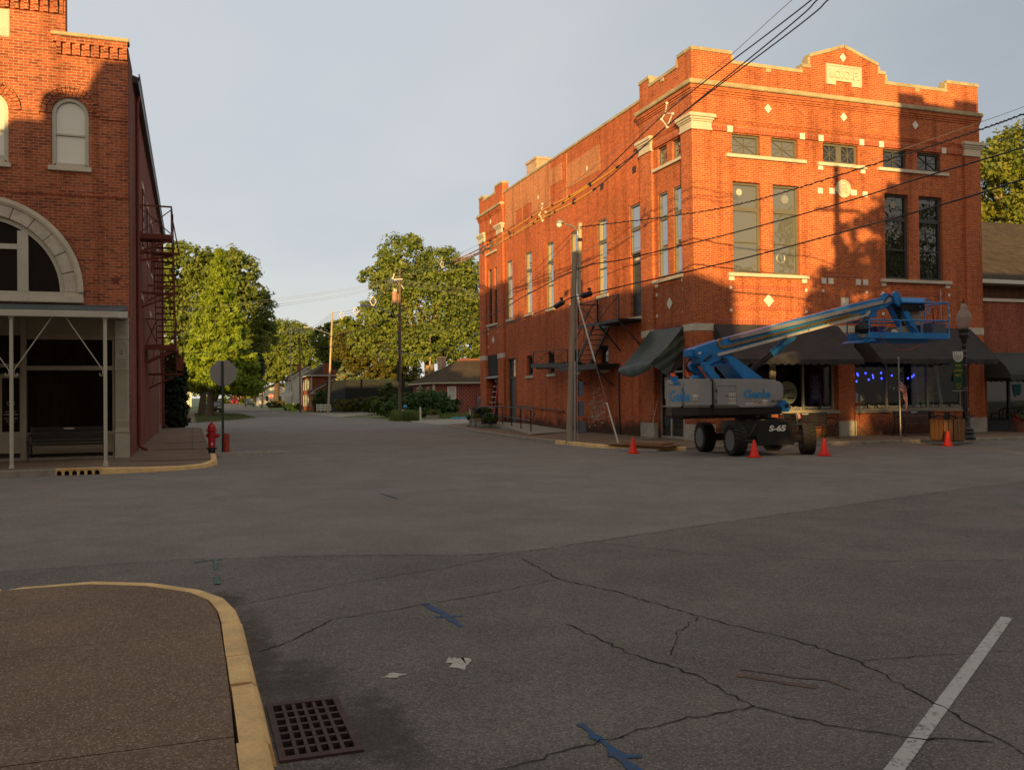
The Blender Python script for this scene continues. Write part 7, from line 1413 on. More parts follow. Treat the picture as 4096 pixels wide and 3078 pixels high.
part('downpipe', 'cream_paint', h, lambda m: m.box(22.88, 22.98, 88.9, 89.0, 0, 3.15)); part('porch_post', 'cream_paint', h, lambda m: (m.box(22.85, 23.1, 88.85, 88.88, .0, 3.1), m.box(22.6, 22.85, 93.2, 93.45, 0, 3.17)))
for y in (90.8, 95.2): window(h, 'y', 22.99, y, y+.8, 1.5, 2.9, 'black_pane', 'white_paint', -.02, ((2.2, .06),), .1)
h = thing('brick_house', 'two storey brick house with white porch gable and dark shutters', 'house', (17, 138, 0))
m = MB(); m.mat('house_brick'); m.box(16.95, 22.4, 138.0, 151.5, 0, 5.4); m.prism([(16.65, 0), (16.65, 2.95), (19.8, 4.75), (20.9, 4.35), (20.9, 0)], 'y', 135, 137.99); m.build('wall', None, h)
part('roof', 'brown_shingle', h, lambda m: (hip(m, 16.5, 22.85, 137.6, 151.9, 5.45, 19.6, 19.6, 141, 148.5, 7.35), m.prism([(16.2, 2.75), (19.8, 4.85), (21.0, 4.42), (21.0, 4.55), (19.8, 5.0), (16.15, 2.88)], 'y', 134.75, 137.985)))
part('fascia', 'white_paint', h, lambda m: (m.box(16.5, 22.85, 137.55, 137.6, 5.28, 5.45), m.box(16.45, 16.5, 137.55, 151.9, 5.28, 5.45), m.prism([(16.2, 2.62), (19.8, 4.70), (21.0, 4.3), (21.0, 4.42), (19.8, 4.84), (16.2, 2.75)], 'y', 134.70, 134.749), m.box(16.2, 17.3, 134.71, 134.74, 2.62, 2.78)))
part('downspout', 'white_paint', h, lambda m: m.tube([(16.85, 137.9, 5.3), (16.85, 137.9, .1)], .06, 6)); part('downspout', 'white_paint', h, lambda m: m.tube([(16.55, 134.9, 2.7), (17.3, 134.9, 2.5), (17.35, 134.9, .1)], .06, 6))
part('chimney', 'house_brick', h, lambda m: (m.box(18.65, 19.6, 137.7, 138.6, 5.0, 7.25), m.box(19.9, 20.5, 137.6, 137.98, 4.6, 6.2)))
for y in (139.2, 142.2, 145.2, 148.2):
    for z0, z1 in ((.7, 2.5), (3.2, 4.9)):
        wn = window(h, 'y', 16.95, y, y+1.0, z0, z1, 'black_pane', 'white_paint', -.03, ((z0+.9, .06),), .1)
        part('shutter', 'street_green', wn, lambda m: (m.box(16.90, 16.94, y-.45, y-.02, z0, z1), m.box(16.90, 16.94, y+1.02, y+1.45, z0, z1)))
h = thing('white_house', 'white clapboard house with a pointed gable behind the brick house', 'house', (17, 165, 0))
m = MB(); m.mat('white_siding'); m.prism([(16.5, 0), (16.5, 5.6), (19.5, 7.5), (22.5, 5.6), (22.5, 0)], 'y', 165, 176); m.build('wall', None, h)
part('roof', 'brown_shingle', h, lambda m: m.prism([(16.0, 5.35), (19.5, 7.6), (23.0, 5.35), (23.0, 5.5), (19.5, 7.78), (16.0, 5.5)], 'y', 164.7, 176.4))
part('rake', 'white_paint', h, lambda m: m.prism([(16.0, 5.25), (19.5, 7.5), (23.0, 5.25), (23.0, 5.42), (19.5, 7.68), (16.0, 5.42)], 'y', 164.6, 164.69))
part('chimney', 'house_brick', h, lambda m: m.box(18.2, 18.9, 170, 170.7, 6.0, 8.4))
for y in (166.5, 169.5, 172.5):
    for z0, z1 in ((.9, 2.5), (3.4, 4.9)): window(h, 'y', 16.5, y, y+.95, z0, z1, 'black_pane', 'white_paint', -.03, ((z0+.8, .06),), .1)
h = thing('screen_fence', 'long black board screen fence behind the hedge', 'fence', (22, 124, 0))
part('panel', 'dark_fence', h, lambda m: (m.box(19.8, 27.5, 124, 124.2, 0, 4.43), m.box(27.5, 31, 124, 124.2, 0, 3.98), m.bar((19.8, 124.1, 2.2), (18.1, 131, 2.2), .2, 4.3)))
part('cap', 'street_green', h, lambda m: (m.box(19.78, 27.52, 123.97, 124.23, 4.43, 4.47), m.box(27.52, 31, 123.97, 124.23, 3.98, 4.02)))
h = thing('white_fence', 'short white rail fence beside the pale leaning pole', 'fence', (17.7, 130, 0))
fa, fb = Vector((16.75, 131.5, 0)), Vector((18.7, 128.8, 0))
for z in (.3, .62, .95): part('rail', 'white_paint', h, lambda m: m.bar(fa+Vector((0, 0, z)), fb+Vector((0, 0, z)), .04, .2))
for k in range(5): q = fa.lerp(fb, k/4); part('post', 'white_paint', h, lambda m: m.box(q.x-.06, q.x+.06, q.y-.06, q.y+.06, 0, 1.12))
def plainhouse(name, label, x0, x1, y0, y1, z, zr, wallm, roofm, wins_=()):
    h = thing(name, label, 'house', (x0, y0, zg(y0))); b = zg(y0)
    part('wall', wallm, h, lambda m: m.prism([(x0, b-.1), (x0, b+z), ((x0+x1)/2, b+zr-.1), (x1, b+z), (x1, b-.1)], 'y', y0, y1))
    part('roof', roofm, h, lambda m: m.prism([(x0-.4, b+z-.2), ((x0+x1)/2, b+zr), (x1+.4, b+z-.2), (x1+.4, b+z), ((x0+x1)/2, b+zr+.2), (x0-.4, b+z)], 'y', y0-.3, y1+.3))
    for u, z0 in wins_: window(h, 'x', y0, u, u+.9, b+z0, b+z0+1.4, 'black_pane', 'white_paint', -.03, ((b+z0+.7, .06),), .1)
plainhouse('white_cottage', 'white sunlit cottage far up the street right of the pickup', 15.6, 24, 232, 244, 3.4, 5.4, 'white_siding', 'brown_shingle', ((17, 1), (20, 1)))
plainhouse('brick_store', 'red brick building at the far end of the street', 13.4, 21, 330, 345, 5.5, 7.0, 'house_brick', 'brown_shingle', ((15, 1.2), (18, 1.2)))
plainhouse('white_cottage', 'white clapboard house corner behind the dark evergreen shrub', -9.5, -1.5, 113, 125, 4.2, 6.5, 'white_siding', 'brown_shingle', ((-4, 1.2),))
plainhouse('brick_cottage', 'sunlit orange brick house between the evergreen and the trunks', -9, -1.25, 146, 158, 4.5, 6.6, 'house_brick', 'brown_shingle', ((-3.4, 1.2),))
plainhouse('white_cottage', 'pale cottage far up the left pavement', -8, -.2, 205, 215, 3.4, 5.4, 'white_siding', 'brown_shingle', ((-3, 1),))
# neighbour to the east of the hall
h = thing('brick_shop', 'low red brick shop with grey awning right of the hall', 'building', (HE, HY, 0))
m = MB(); m.mat('right_brick'); wall_grid(m, 'x', HY+.12, HE+.02, 46, 0, 5.22, [(HE+.25, 36.5, .12, 3.15)], .3); m.box(HE+.02, 46, HY+.42, HY+.6, 3.2, 5.2); m.build('wall', None, h)
part('coping', 'limestone', h, lambda m: m.box(HE+.02, 46, HY+.05, HY+.7, 5.22, 5.34))
m = MB(); m.mat('dark_brick'); m.box(HE+.9, 48, 29.4, 29.7, 0, 6.3); m.build('upper_wall', None, h)
part('roof', 'right_shingle', h, lambda m: m.add([(HE+.4, 28.9, 6.35), (48, 28.9, 6.35), (48, 34.8, 10.2), (HE+2.2, 34.8, 10.2), (HE+.4, 28.9, 6.25), (48, 28.9, 6.25), (48, 34.8, 10.0), (HE+2.2, 34.8, 10.0)], ((0, 1, 2, 3), (7, 6, 5, 4), (0, 4, 5, 1), (3, 2, 6, 7), (0, 3, 7, 4))))
part('gutter', 'white_paint', h, lambda m: (m.box(HE+.35, 48, 28.72, 28.88, 6.18, 6.34), m.box(HE+.6, 48, 28.9, 29.38, 6.18, 6.22)))
sf2 = part('shopfront', 'black_metal', h, lambda m: [m.box(x, x+.10, HY+.30, HY+.40, .12, 3.15) for x in (HE+.25, HE+1.55, HE+2.5, HE+4.2, HE+5.5)]+[m.box(HE+.35, 36.5, HY+.31, HY+.39, .12, .55), m.box(HE+.35, 36.5, HY+.31, HY+.39, 2.1, 2.18)])
part('pane', 'black_pane', sf2, lambda m: m.box(HE+.3, 36.5, HY+.35, HY+.36, .5, 3.1))
fitlet('812-682-2231', 'galvanised', sf2, HE+1.75, HE+2.35, HY+.335, 1.18, .06)
part('window_shirt', 'cyan_cloth', sf2, lambda m: m.prism([(HE+1.8, 1.95), (HE+2.25, 1.98), (HE+2.25, 1.65), (HE+2.12, 1.5), (HE+2.05, 1.62), (HE+1.95, 1.45), (HE+1.88, 1.6)], 'y', HY+.325, HY+.335))
awning('shop_awning', 'grey rounded awning on the low shop right of the hall', HE+.05, 37, 3.22, 2.32, 1.25, 'awning_grey', .55, .24, yw=HY+.11)
t = thing('garden_bench', 'dark ornate iron bench below the grey awning at the right edge', 'bench', (31.4, 26.9, .13))
part('seat', 'black_metal', t, lambda m: [m.bar((30.7, 26.55+.09*k, .55), (32.3, 26.55+.09*k, .55), .06, .03) for k in range(5)])
part('back', 'black_metal', t, lambda m: (m.tube([(30.7, 27.0, .6), (30.7, 27.05, .95), (31.1, 27.06, 1.03), (31.9, 27.06, 1.03), (32.3, 27.05, .95), (32.3, 27.0, .6)], .025, 6), [m.tube([(30.8+.2*k, 27.02, .62), (30.9+.2*k, 27.05, .8), (30.8+.2*k, 27.06, .98)], .014, 5) for k in range(8)], [m.tube([(30.9+.2*k, 27.02, .62), (30.8+.2*k, 27.05, .8), (30.9+.2*k, 27.06, .98)], .014, 5) for k in range(8)]))
for x in (30.75, 32.25): part('leg', 'black_metal', t, lambda m: (m.tube([(x, 26.55, .13), (x, 26.6, .55), (x, 26.58, .8), (x, 27.0, .8)], .025, 6), m.tube([(x, 27.0, .13), (x, 27.0, .6)], .025, 6)))
t = thing('flower_pot', 'terracotta pot spilling red flowers by the hall plinth', 'planter', (30.0, 26.35, .13))
part('pot', 'terracotta', t, lambda m: m.lathe([(.19, 0), (.27, .42), (.30, .42), (.30, .5), (.25, .5), (.24, .45), (.001, .44)], (30.0, 26.35, .13), 16))
foliage('plant', 'bush_leaf', t, [((30.0, 26.35, .72), (.36, .36, .17)), ((30.4, 26.25, .5), (.35, .3, .25))], 700, .07, 21, shell=.2, clump=.3); foliage('flowers', 'flower_red', t, [((30.05, 26.3, .66), (.4, .36, .15)), ((30.45, 26.2, .48), (.36, .3, .25))], 450, .045, 22, shell=.5, clump=.2)
# ------------------------------------------------------------------ trees and planting
def cone_blobs(x, y, z0, z1, r0, r1, n, seed):
    rn = random.Random(seed); out = []
    for k in range(n):
        a = k*2.4; q = (k+.5)/n; r = r0+(r1-r0)*q**1.1; z = z0+(z1-z0)*q; d = r*rn.uniform(.34, .52)
        out.append(((x+d*math.cos(a), y+d*math.sin(a), z), (r*.52+.15, r*.52+.15, (z1-z0)/n*1.5+.3)))
    return out
cb_ = cone_blobs(2.9, 103, 3.0, 17.7, 5.0, .25, 34, 3)
tree('bald_cypress', 'feathery yellow green conical tree on the left verge, nearest trunk', (1.75, 101.5, 0), ((2.6, 102.6, 15.5), .40, .10), cb_, 56000, .20, 'cypress_leaf', 'street trees along the left side', seed=5, shell=.35, aspect=3.2, droop=.5, clump=.24, per=36, upb=.25)
tree('maple_tree', 'tall broadleaf tree rising behind the conical cypress', (1.05, 115, 0), ((2.4, 117, 12), .40, .25), [((-.5, 119, 18.2), (3.4, 3.5, 3.2)), ((4, 119, 17.5), (3.8, 3.8, 3.4)), ((-3.5, 119, 14), (2.6, 3, 3.6)), ((7.2, 119, 13.2), (2.6, 3, 3.2)), ((2.5, 119, 13), (5.4, 4.5, 4.5)), ((8.2, 119, 10), (2.2, 2.5, 2.2)), ((-2.5, 118, 9.5), (3, 3, 3.5))], 44000, .27, 'maple_leaf', 'street trees along the left side', seed=7)
tree('shade_tree', 'dark low crown overhanging the street right of the cypress', (3.0, 150, .05), ((4.5, 150, 6), .45, .25), [((6.5, 146, 6.6), (4.2, 4, 2.6)), ((8.2, 148, 5.6), (2.4, 3, 2.2)), ((4, 144, 5.2), (3.4, 3.5, 2.2)), ((7.6, 148, 8.6), (2.6, 3, 2.6)), ((5.5, 150, 9.5), (4, 4, 3))], 28000, .28, 'dark_leaf', 'street trees along the left side', seed=9)
for k, (x, y, hh_, rr) in enumerate(((2.0, 178, 11, 4.5), (3.8, 215, 12, 5), (5.5, 262, 13, 6), (17.5, 290, 12, 5.5), (9.5, 420, 14, 11), (24, 262, 15, 7), (-6, 240, 15, 8), (-8, 170, 13, 6))):
    b = zg(y); tree('street_tree', ('dark tree behind the cypress trunks on the left verge', 'tree over the left pavement beyond the parked black car', 'far tree left of the red truck', 'far tree right of the pickup', 'tree mass closing the end of the street', 'dark broad tree behind the white cottage', 'tall tree behind the left cottages', 'tree behind the orange brick house')[k], (x, y, b-.1), ((x, y, b+hh_*.5), .4, .2), blobset((x, y, b+hh_*.62), (rr, rr, hh_*.38), 7, 40+k), 10000, .34, 'dark_leaf' if k not in (5, 6) else 'far_leaf', None, seed=50+k, limbs=False)
MB_ = [((26.2, 105, 12), (5.5, 5, 5)), ((23.8, 105, 18.4), (3.3, 3.2, 2.6)), ((22.2, 104, 15.2), (2.8, 3, 2.4)), ((19.9, 104, 16.0), (1.7, 1.8, 1.2)), ((20.7, 104, 11.2), (2.7, 3, 2.3)), ((28.5, 105, 16.6), (3.6, 3.4, 3)), ((32, 106, 14.5), (3.6, 3.5, 4)), ((31, 105, 8.5), (4, 3.5, 3)), ((18.8, 104, 8.3), (2.0, 2.4, 1.8)), ((23, 103, 8), (3.2, 3, 2.4)), ((26, 102, 8.2), (2.6, 2.5, 2.2)), ((35, 106, 11), (4, 4, 4))]
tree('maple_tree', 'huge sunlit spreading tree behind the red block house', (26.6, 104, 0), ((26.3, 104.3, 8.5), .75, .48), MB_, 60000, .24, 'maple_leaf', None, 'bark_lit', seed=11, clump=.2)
tree('maple_tree', 'rounded sunlit tree above the two storey brick house', (16.5, 195, .2), ((17, 195, 11), .6, .35), [((17, 196, 14.5), (5.4, 5, 4)), ((13.4, 196, 15.6), (2.6, 3, 2.6)), ((21, 196, 15.3), (3.4, 3.4, 2.8)), ((23.6, 196, 11), (2.8, 3, 2.6)), ((14, 195, 10.4), (3.2, 3.2, 2.6)), ((19.5, 194, 10), (4, 3.6, 3)), ((23.8, 196, 7.6), (2.8, 3, 2.0)), ((15.6, 194, 7.5), (2.6, 2.8, 2))], 36000, .34, 'maple_leaf', None, seed=13, clump=.2)
tree('oak_tree', 'dark tree behind the brick house roof', (26, 172, 0), ((26, 172, 7), .4, .2), blobset((26, 172, 8.4), (4.2, 4, 3.6), 7, 3), 14000, .32, 'dark_leaf', None, seed=15, limbs=False)
tree('oak_tree', 'brown green tree behind the black fence', (24.6, 130, 0), ((24.6, 130, 5), .35, .2), [((24.8, 130, 7.5), (2.8, 2.8, 3.4)), ((22.4, 131, 8.6), (2.4, 2.4, 2.6)), ((27.2, 131, 6), (2.6, 2.6, 2.6)), ((21, 133, 9.5), (2.4, 2.6, 2.2)), ((29.5, 132, 6), (2.6, 2.6, 3))], 20000, .26, 'rust_leaf', None, seed=17)
tree('pale_tree', 'small silvery white flowering tree left of the black fence', (21.6, 133, 0), ((21.6, 133, 4.5), .15, .08), [((21.5, 133, 5.4), (1.5, 1.4, 1.4)), ((21.9, 133, 6.7), (.9, .9, .9)), ((20.9, 133, 4.8), (1, 1, 1))], 2600, .28, 'pale_leaf', None, seed=19, limbs=False)
tree('backdrop_tree', 'leafy tree left of the great maple over the black fence', (20.5, 140, 0), ((20.5, 140, 7), .4, .25), [((19.6, 141, 11.0), (2.4, 2.5, 2.0)), ((22.5, 141, 12), (3, 3, 2.4)), ((20.6, 141, 9), (2.4, 2.4, 2))], 8000, .38, 'far_leaf', None, seed=23, limbs=False)
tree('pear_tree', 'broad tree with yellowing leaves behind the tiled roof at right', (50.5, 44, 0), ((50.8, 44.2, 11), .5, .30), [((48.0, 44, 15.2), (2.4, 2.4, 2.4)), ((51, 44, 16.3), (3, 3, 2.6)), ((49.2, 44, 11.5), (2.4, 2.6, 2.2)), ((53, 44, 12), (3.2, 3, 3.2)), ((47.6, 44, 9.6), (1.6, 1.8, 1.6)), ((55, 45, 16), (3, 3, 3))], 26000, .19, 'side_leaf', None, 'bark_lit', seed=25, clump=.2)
def shrub(name, label, base, blobs, n, size, leaf, seed, **k):
    t = thing(name, label, 'shrub', base); m = MB(); b = Vector(base)
    for i, (c, r) in enumerate(blobs[:6]): limb(m, b, Vector(c), .05, .015, seed+i, 5, 4)
    m.build('stem', 'bark', t); foliage('leaves', leaf, t, blobs, n, size, seed, **k); return t
av = []
for k in range(20): z = .3+.235*k; r = (.86+.05*math.sin(k*1.7))*(1 if k < 15 else 1-(k-14)*.15); av.append(((-1.15+.06*math.sin(k*2.1), 57.6+.1*math.cos(k*1.3), z), (r, r, .34)))
shrub('arborvitae_shrub', 'tall dark column of evergreen at the end of the red wall', (-1.15, 57.6, 0), av, 34000, .10, 'arbor_leaf', 31, shell=.55, clump=.15)
shrub('lilac_bush', 'big dark green bush in front of the red block house', (20, 84, 0), [((18.6, 83.5, 1.15), (1.5, 1.5, 1.1)), ((20.4, 83, 1.3), (1.7, 1.6, 1.2)), ((21.9, 83.5, 1.25), (1.2, 1.5, 1.15)), ((22.9, 83.5, .85), (1.0, 1.3, .85)), ((17.6, 83, .8), (1, 1.2, .8)), ((21, 82.5, .8), (2.3, 1.2, .9)), ((23.6, 83, 1.35), (.5, .5, .2))], 17000, .16, 'bush_leaf', 33, shell=.45, clump=.22)
shrub('light_bush', 'paler bush at the left of the big bush behind the dark pole', (17.3, 86, 0), [((17.6, 86, 2.3), (.9, .9, .9)), ((17.2, 86, 1.1), (1.1, 1.1, 1.0)), ((18.4, 86, 1.2), (1.2, 1, 1.1))], 5000, .16, 'hedge_leaf', 35, shell=.4, clump=.25)
shrub('round_bush', 'clipped round bush in front of the black fence', (21.0, 113, 0), [((21.0, 113, 1.05), (1.06, 1.0, .93)), ((20.6, 113, .9), (.7, .8, .8)), ((21.4, 113, .95), (.75, .8, .8))], 6500, .10, 'hedge_leaf', 37, shell=.86, clump=.12)
shrub('hedge', 'long brownish dark hedge at the foot of the black fence', (22, 121.5, 0), [((18.6+.9*k, 121.5, .95), (.9, .7, .95)) for k in range(9)], 9000, .14, 'rust_leaf', 39, shell=.7, clump=.18)
foliage('x', 'dark_leaf', None, [((19.3, 126, 1.6), (1.3, 1.2, 1.5))], 40, .2, 3).name = 'ivy'; bpy.data.objects['ivy'].parent = None; tag(bpy.data.objects['ivy'], 'small dark ivy tuft at the left end of the black fence', 'shrub')
shrub('garden_shrub', 'dark shrub in front of the brick house porch by the white fence', (18.5, 132.8, 0), [((18.3, 132.8, 1.7), (1.6, 1.3, 1.5)), ((17.2, 132.8, 1.2), (.9, .9, 1.0)), ((19.8, 132.5, 1.2), (1, 1, 1.1))], 6000, .18, 'bush_leaf', 41, shell=.45, clump=.22)
shrub('low_bush', 'low rounded bush near the red stop sign corner', (15.0, 149, 0), [((14.6, 149, .55), (.9, .9, .55)), ((15.5, 149, .6), (.9, .9, .6))], 3500, .15, 'bush_leaf', 43, shell=.7, clump=.16)
shrub('flower_bush', 'orange flowering bush by the far poles past the stop sign', (16.6, 194, .26), [((15.6, 194, .9), (1.2, 1, .7)), ((17.6, 194, .9), (1.3, 1, .7))], 3000, .2, 'rust_leaf', 45, shell=.6, clump=.2)
shrub('foundation_bush', 'low bush along the white house wall', (16.5, 163, 0), [((16.8, 163.5, .4), (.7, .6, .5)), ((17.8, 163.5, .4), (.7, .6, .5))], 1800, .18, 'hedge_leaf', 46, shell=.6, clump=.2)
def blades(name, label, x0, x1, y0, y1, n, h, seed):
    rng = np.random.default_rng(seed); V = []; F_ = []
    for i in range(n):
        x, y = rng.uniform(x0, x1), rng.uniform(y0, y1); a = rng.uniform(0, 2*PI); L_ = h*rng.uniform(.5, 1.15); o = rng.uniform(.2, .8)*L_; w_ = .018
        k = len(V); dx, dy = math.cos(a), math.sin(a); px, py = -dy*w_, dx*w_
        V += [(x-px, y-py, 0), (x+px, y+py, 0), (x+dx*o*.4+px, y+dy*o*.4+py, L_*.75), (x+dx*o*.4-px, y+dy*o*.4-py, L_*.75), (x+dx*o, y+dy*o, L_*.8)]; F_ += [(k, k+1, k+2, k+3), (k+3, k+2, k+4)]
    m = MB(); m.v = [tuple(v) for v in V]; m.f = [list(f) for f in F_]; m.m = [0]*len(F_)
    return tag(m.build(name, 'blade', origin=((x0+x1)/2, (y0+y1)/2, 0), recalc=False), label, 'plant')
blades('daylily_clump', 'arching clump of long green blades round the dark pole', 14.6, 16.4, 67.3, 71, 900, .95, 3); blades('grass_tuft', 'tuft of grassy blades below the cottage wall by the bin', 19.5, 22.5, 72, 75, 260, .6, 5)
p = PY(1737, 1670, 71); potplant('stone_trough', 'low stone trough with dry flowers before the big bush', (18.4, 71.6, .0), .48, .2, .32, 'concrete', [((18.4, 71.6, .55), (.5, .3, .25))], 500, 61, 'rust_leaf', sq=True)
single('marker_post', 'short white marker post with faded red bands in the grass blades', 'post', 'white_paint', lambda m: (m.box(16.2, 16.32, 66.95, 67.05, 0, 1.0), m.prism([(16.2, 1.0), (16.32, 1.0), (16.26, 1.06)], 'y', 66.95, 67.05)), origin=(16.26, 67, 0))
t = thing('pipe_stub', 'small white capped pipe with blue flower behind the pole grass', 'pipe', (15.7, 71, 0)); part('pipe', 'white_paint', t, lambda m: m.lathe([(.16, 0), (.16, .75), (.2, .75), (.2, .82), (.001, .83)], (15.75, 71, 0), 10)); part('flower', 'light_blue', t, lambda m: m.ball((16.0, 71, 1.05), .16, 7))
single('blue_sheet', 'crumpled turquoise sheet lying on the grass edge', 'sheet', 'cyan_cloth', lambda m: [m.ball((20.0+.28*k, 71.2+.1*math.sin(k*2), .06), .2, 6, (1.1, .8, .5+.2*math.sin(k*3))) for k in range(5)], origin=(20.5, 71.2, 0))
t = thing('meter_pipe', 'grey gas meter on the corner of the cottage yard beside the hall', 'meter', (26.2, 85, 0)); part('body', 'tub_grey', t, lambda m: m.lathe([(.16, 0), (.16, 1.3), (.22, 1.32), (.22, 1.65), (.12, 1.8), (.001, 1.82)], (26.3, 84, 0), 10)); part('dial', 'hose', t, lambda m: m.lathe([(.001, -.01), (.09, -.01), (.09, .01)], (26.3, 83.77, 1.5), 10, 'y'))
t = thing('sapling', 'thin staked sapling on the left footpath verge', 'tree', (-.5, 155, .07)); part('trunk', 'bark', t, lambda m: m.tube([(-.5, 155, .05), (-.5, 155, 4)], .05, 6)); foliage('crown', 'maple_leaf', t, [((-.4, 155, 4.6), (1.2, 1.2, 1.6))], 900, .25, 71, shell=.2)
o = foliage('treeline', 'far_leaf', None, [((-130+13*k, 330+25*math.sin(k*1.7), zg(330)+4), (10, 8, 6+2.2*math.sin(k*2.3))) for k in range(34)], 26000, .8, 97, shell=.5, clump=.22); o['kind'] = 'stuff'
# ------------------------------------------------------------------ vehicles
def car(name, label, cat, loc, rot, bodym, L_=4.6, W_=1.85, H_=1.7, pickup=False):
    t = thing(name, label, cat, loc, None, rot); hw = W_/2
    if pickup: prof = [(-L_/2, .45), (-L_/2+.05, .95), (-L_/2+1.35, 1.08), (-L_/2+2.0, H_), (-L_/2+3.2, H_), (-L_/2+3.5, 1.1), (L_/2, 1.1), (L_/2, .45)]
    else: prof = [(-L_/2, .4), (-L_/2+.03, .8), (-L_/2+.2, .98), (-L_/2+1.2, 1.1), (-L_/2+1.95, H_-.06), (-L_/2+2.6, H_), (L_/2-.6, H_-.05), (L_/2-.08, 1.15), (L_/2, .8), (L_/2, .4)]
    part('body', bodym, t, lambda m: m.prism(prof, 'x', -hw, hw), bevel=.06, local=True)
    z0 = 1.1; yb, yt = prof[3 if not pickup else 2][0], prof[4 if not pickup else 3][0]
    part('windscreen', 'car_pane', t, lambda m: m.add([(-hw*.86, yb+.04-.02, z0+.04), (hw*.86, yb+.04-.02, z0+.04), (hw*.78, yt-.03, H_-.12), (-hw*.78, yt-.03, H_-.12), (-hw*.86, yb+.10, z0+.04), (hw*.86, yb+.10, z0+.04), (hw*.78, yt+.05, H_-.12), (-hw*.78, yt+.05, H_-.12)], ((0, 1, 2, 3), (4, 7, 6, 5), (0, 4, 5, 1), (2, 6, 7, 3))), local=True)
    for s_ in (-1, 1):
        part('side_window', 'car_pane', t, lambda m: m.prism([(yb+.5, z0+.08), (yt+.1, H_-.15), (prof[5 if not pickup else 4][0]-.0 if pickup else L_/2-.7, H_-.15), (prof[5][0] if pickup else L_/2-.3, z0+.1)], 'x', s_*hw-.0*s_, s_*hw+.012*s_), local=True)
        for y in (-L_/2+.85, L_/2-.9):
            w_ = part('wheel', 'tyre', t, lambda m: m.lathe([(.2, s_*hw-.2*s_), (.34, s_*hw-.2*s_), (.36, s_*(hw-.1)), (.34, s_*(hw+.02)), (.2, s_*(hw+.02))], (0, y, .36), 18, 'x'), local=True)
            part('rim', 'rim_grey', w_, lambda m: m.lathe([(.2, s_*(hw+.0)), (.16, s_*(hw+.015)), (.001, s_*(hw+.01))], (0, y, .36), 12, 'x'), local=True)
        part('headlight', 'lamp_white', t, lambda m: m.box(s_*hw*.55, s_*hw*.93, -L_/2-.02, -L_/2+.12, .74, .90), local=True)
        part('tail_light', 'stop_red', t, lambda m: m.box(s_*hw*.84, s_*hw*.98, L_/2-.1, L_/2+.02, .75, 1.05), local=True)
        part('mirror', bodym, t, lambda m: m.box(s_*(hw+.02), s_*(hw+.2), yb+.45, yb+.55, 1.08, 1.24), bevel=.02, local=True)
    part('grille', 'black_metal', t, lambda m: (m.box(-hw*.5, hw*.5, -L_/2-.015, -L_/2+.06, .66, .88), m.box(-hw*.9, hw*.9, -L_/2-.03, -L_/2+.06, .42, .55)), local=True)
    part('grille_trim', 'steel', t, lambda m: (m.bar((-.32, -L_/2-.03, .90), (0, -L_/2-.03, .66), .06, .03), m.bar((.32, -L_/2-.03, .90), (0, -L_/2-.03, .66), .06, .03)) if not pickup else m.box(-hw*.6, hw*.6, -L_/2-.03, -L_/2-.016, .74, .80), local=True)
    return t
car('parked_car', 'black car parked facing us beside the cypress trunk', 'car', (2.95, 137.8, 0), R(-3), 'car_black')
car('pickup_truck', 'dark grey pickup facing us far up the street', 'pickup', (12.5, 219, zg(219)), R(-2), 'car_grey', 5.3, 1.95, 1.85, True)
car('pickup_truck', 'red pickup seen from behind far up the street', 'pickup', (11.6, 278, zg(278)), R(178), 'car_red', 5.3, 1.95, 1.85, True)
# ------------------------------------------------------------------ signs, poles and lines
t = thing('stop_sign', 'small red stop sign under a street name plate up the street', 'sign', (11.4, 144, .02))
part('post', 'sign_post', t, lambda m: m.box(11.37, 11.43, 143.97, 144.03, 0, 3.2)); pl_ = part('plate', 'stop_red', t, lambda m: m.prism([(11.4+.40*math.cos(PI/8+PI*k/4), 2.38+.40*math.sin(PI/8+PI*k/4)) for k in range(8)], 'y', 143.94, 143.96)); part('border', 'letter_white', pl_, lambda m: m.tube([(11.4+.375*math.cos(PI/8+PI*k/4), 143.935, 2.38+.375*math.sin(PI/8+PI*k/4)) for k in range(9)], .016, 4))
lifttext('STOP', 'letter_white', pl_, 11.11, 11.69, 2.25, .27, 143.934, bold=.02); part('name_plate', 'street_green', t, lambda m: m.box(11.15, 11.75, 143.95, 143.97, 3.0, 3.18))
def pole(label, x, y, h, mat='pole_wood', r=.16, lean=(0, 0), z=None, arm=None, group='utility poles up the street'):
    z = zg(y) if z is None else z; t = thing('utility_pole', label, 'pole', (x, y, z), group); tp_ = Vector((x+lean[0], y+lean[1], z+h))
    part('shaft', mat, t, lambda m: m.tube([(x, y, z-.1), Vector((x, y, z)).lerp(tp_, .5), tp_], [r, r*.85, r*.68], 10))
    if arm:
        az_, L_, dx = arm; a = Vector((x, y, z)).lerp(tp_, az_/h)
        part('lamp_arm', 'galvanised', t, lambda m: m.tube([a, a+Vector((dx*.35*L_, -.1, .35)), a+Vector((dx*L_*.75, -.2, .72)), a+Vector((dx*L_, -.25, .78))], .045, 6))
        part('lamp_head', 'galvanised', t, lambda m: m.box(a.x+dx*L_-.35, a.x+dx*L_+.35, a.y-.4, a.y-.1, a.z+.72, a.z+.86), bevel=.03)
    return t, tp_
MP, mtop = pole('tall dark pole with rusty transformer rising out of the grass blades', 15.12, 69, 11.75, 'pole_dark', .135, (.10, 0), arm=(8.05, 2.75, -1), group=None)
part('transformer', 'rust_can', MP, lambda m: (m.lathe([(.20, 0), (.22, .05), (.22, .85), (.19, .92), (.001, .93)], (14.78, 68.9, 9.05), 14), m.box(14.9, 15.1, 68.9, 69.0, 9.2, 9.8)))
part('bushing', 'insulator', MP, lambda m: (m.lathe([(.06, 0), (.04, .25)], (14.75, 68.9, 9.97), 8), m.lathe([(.06, 0), (.04, .2)], (14.9, 68.9, 9.97), 8)))
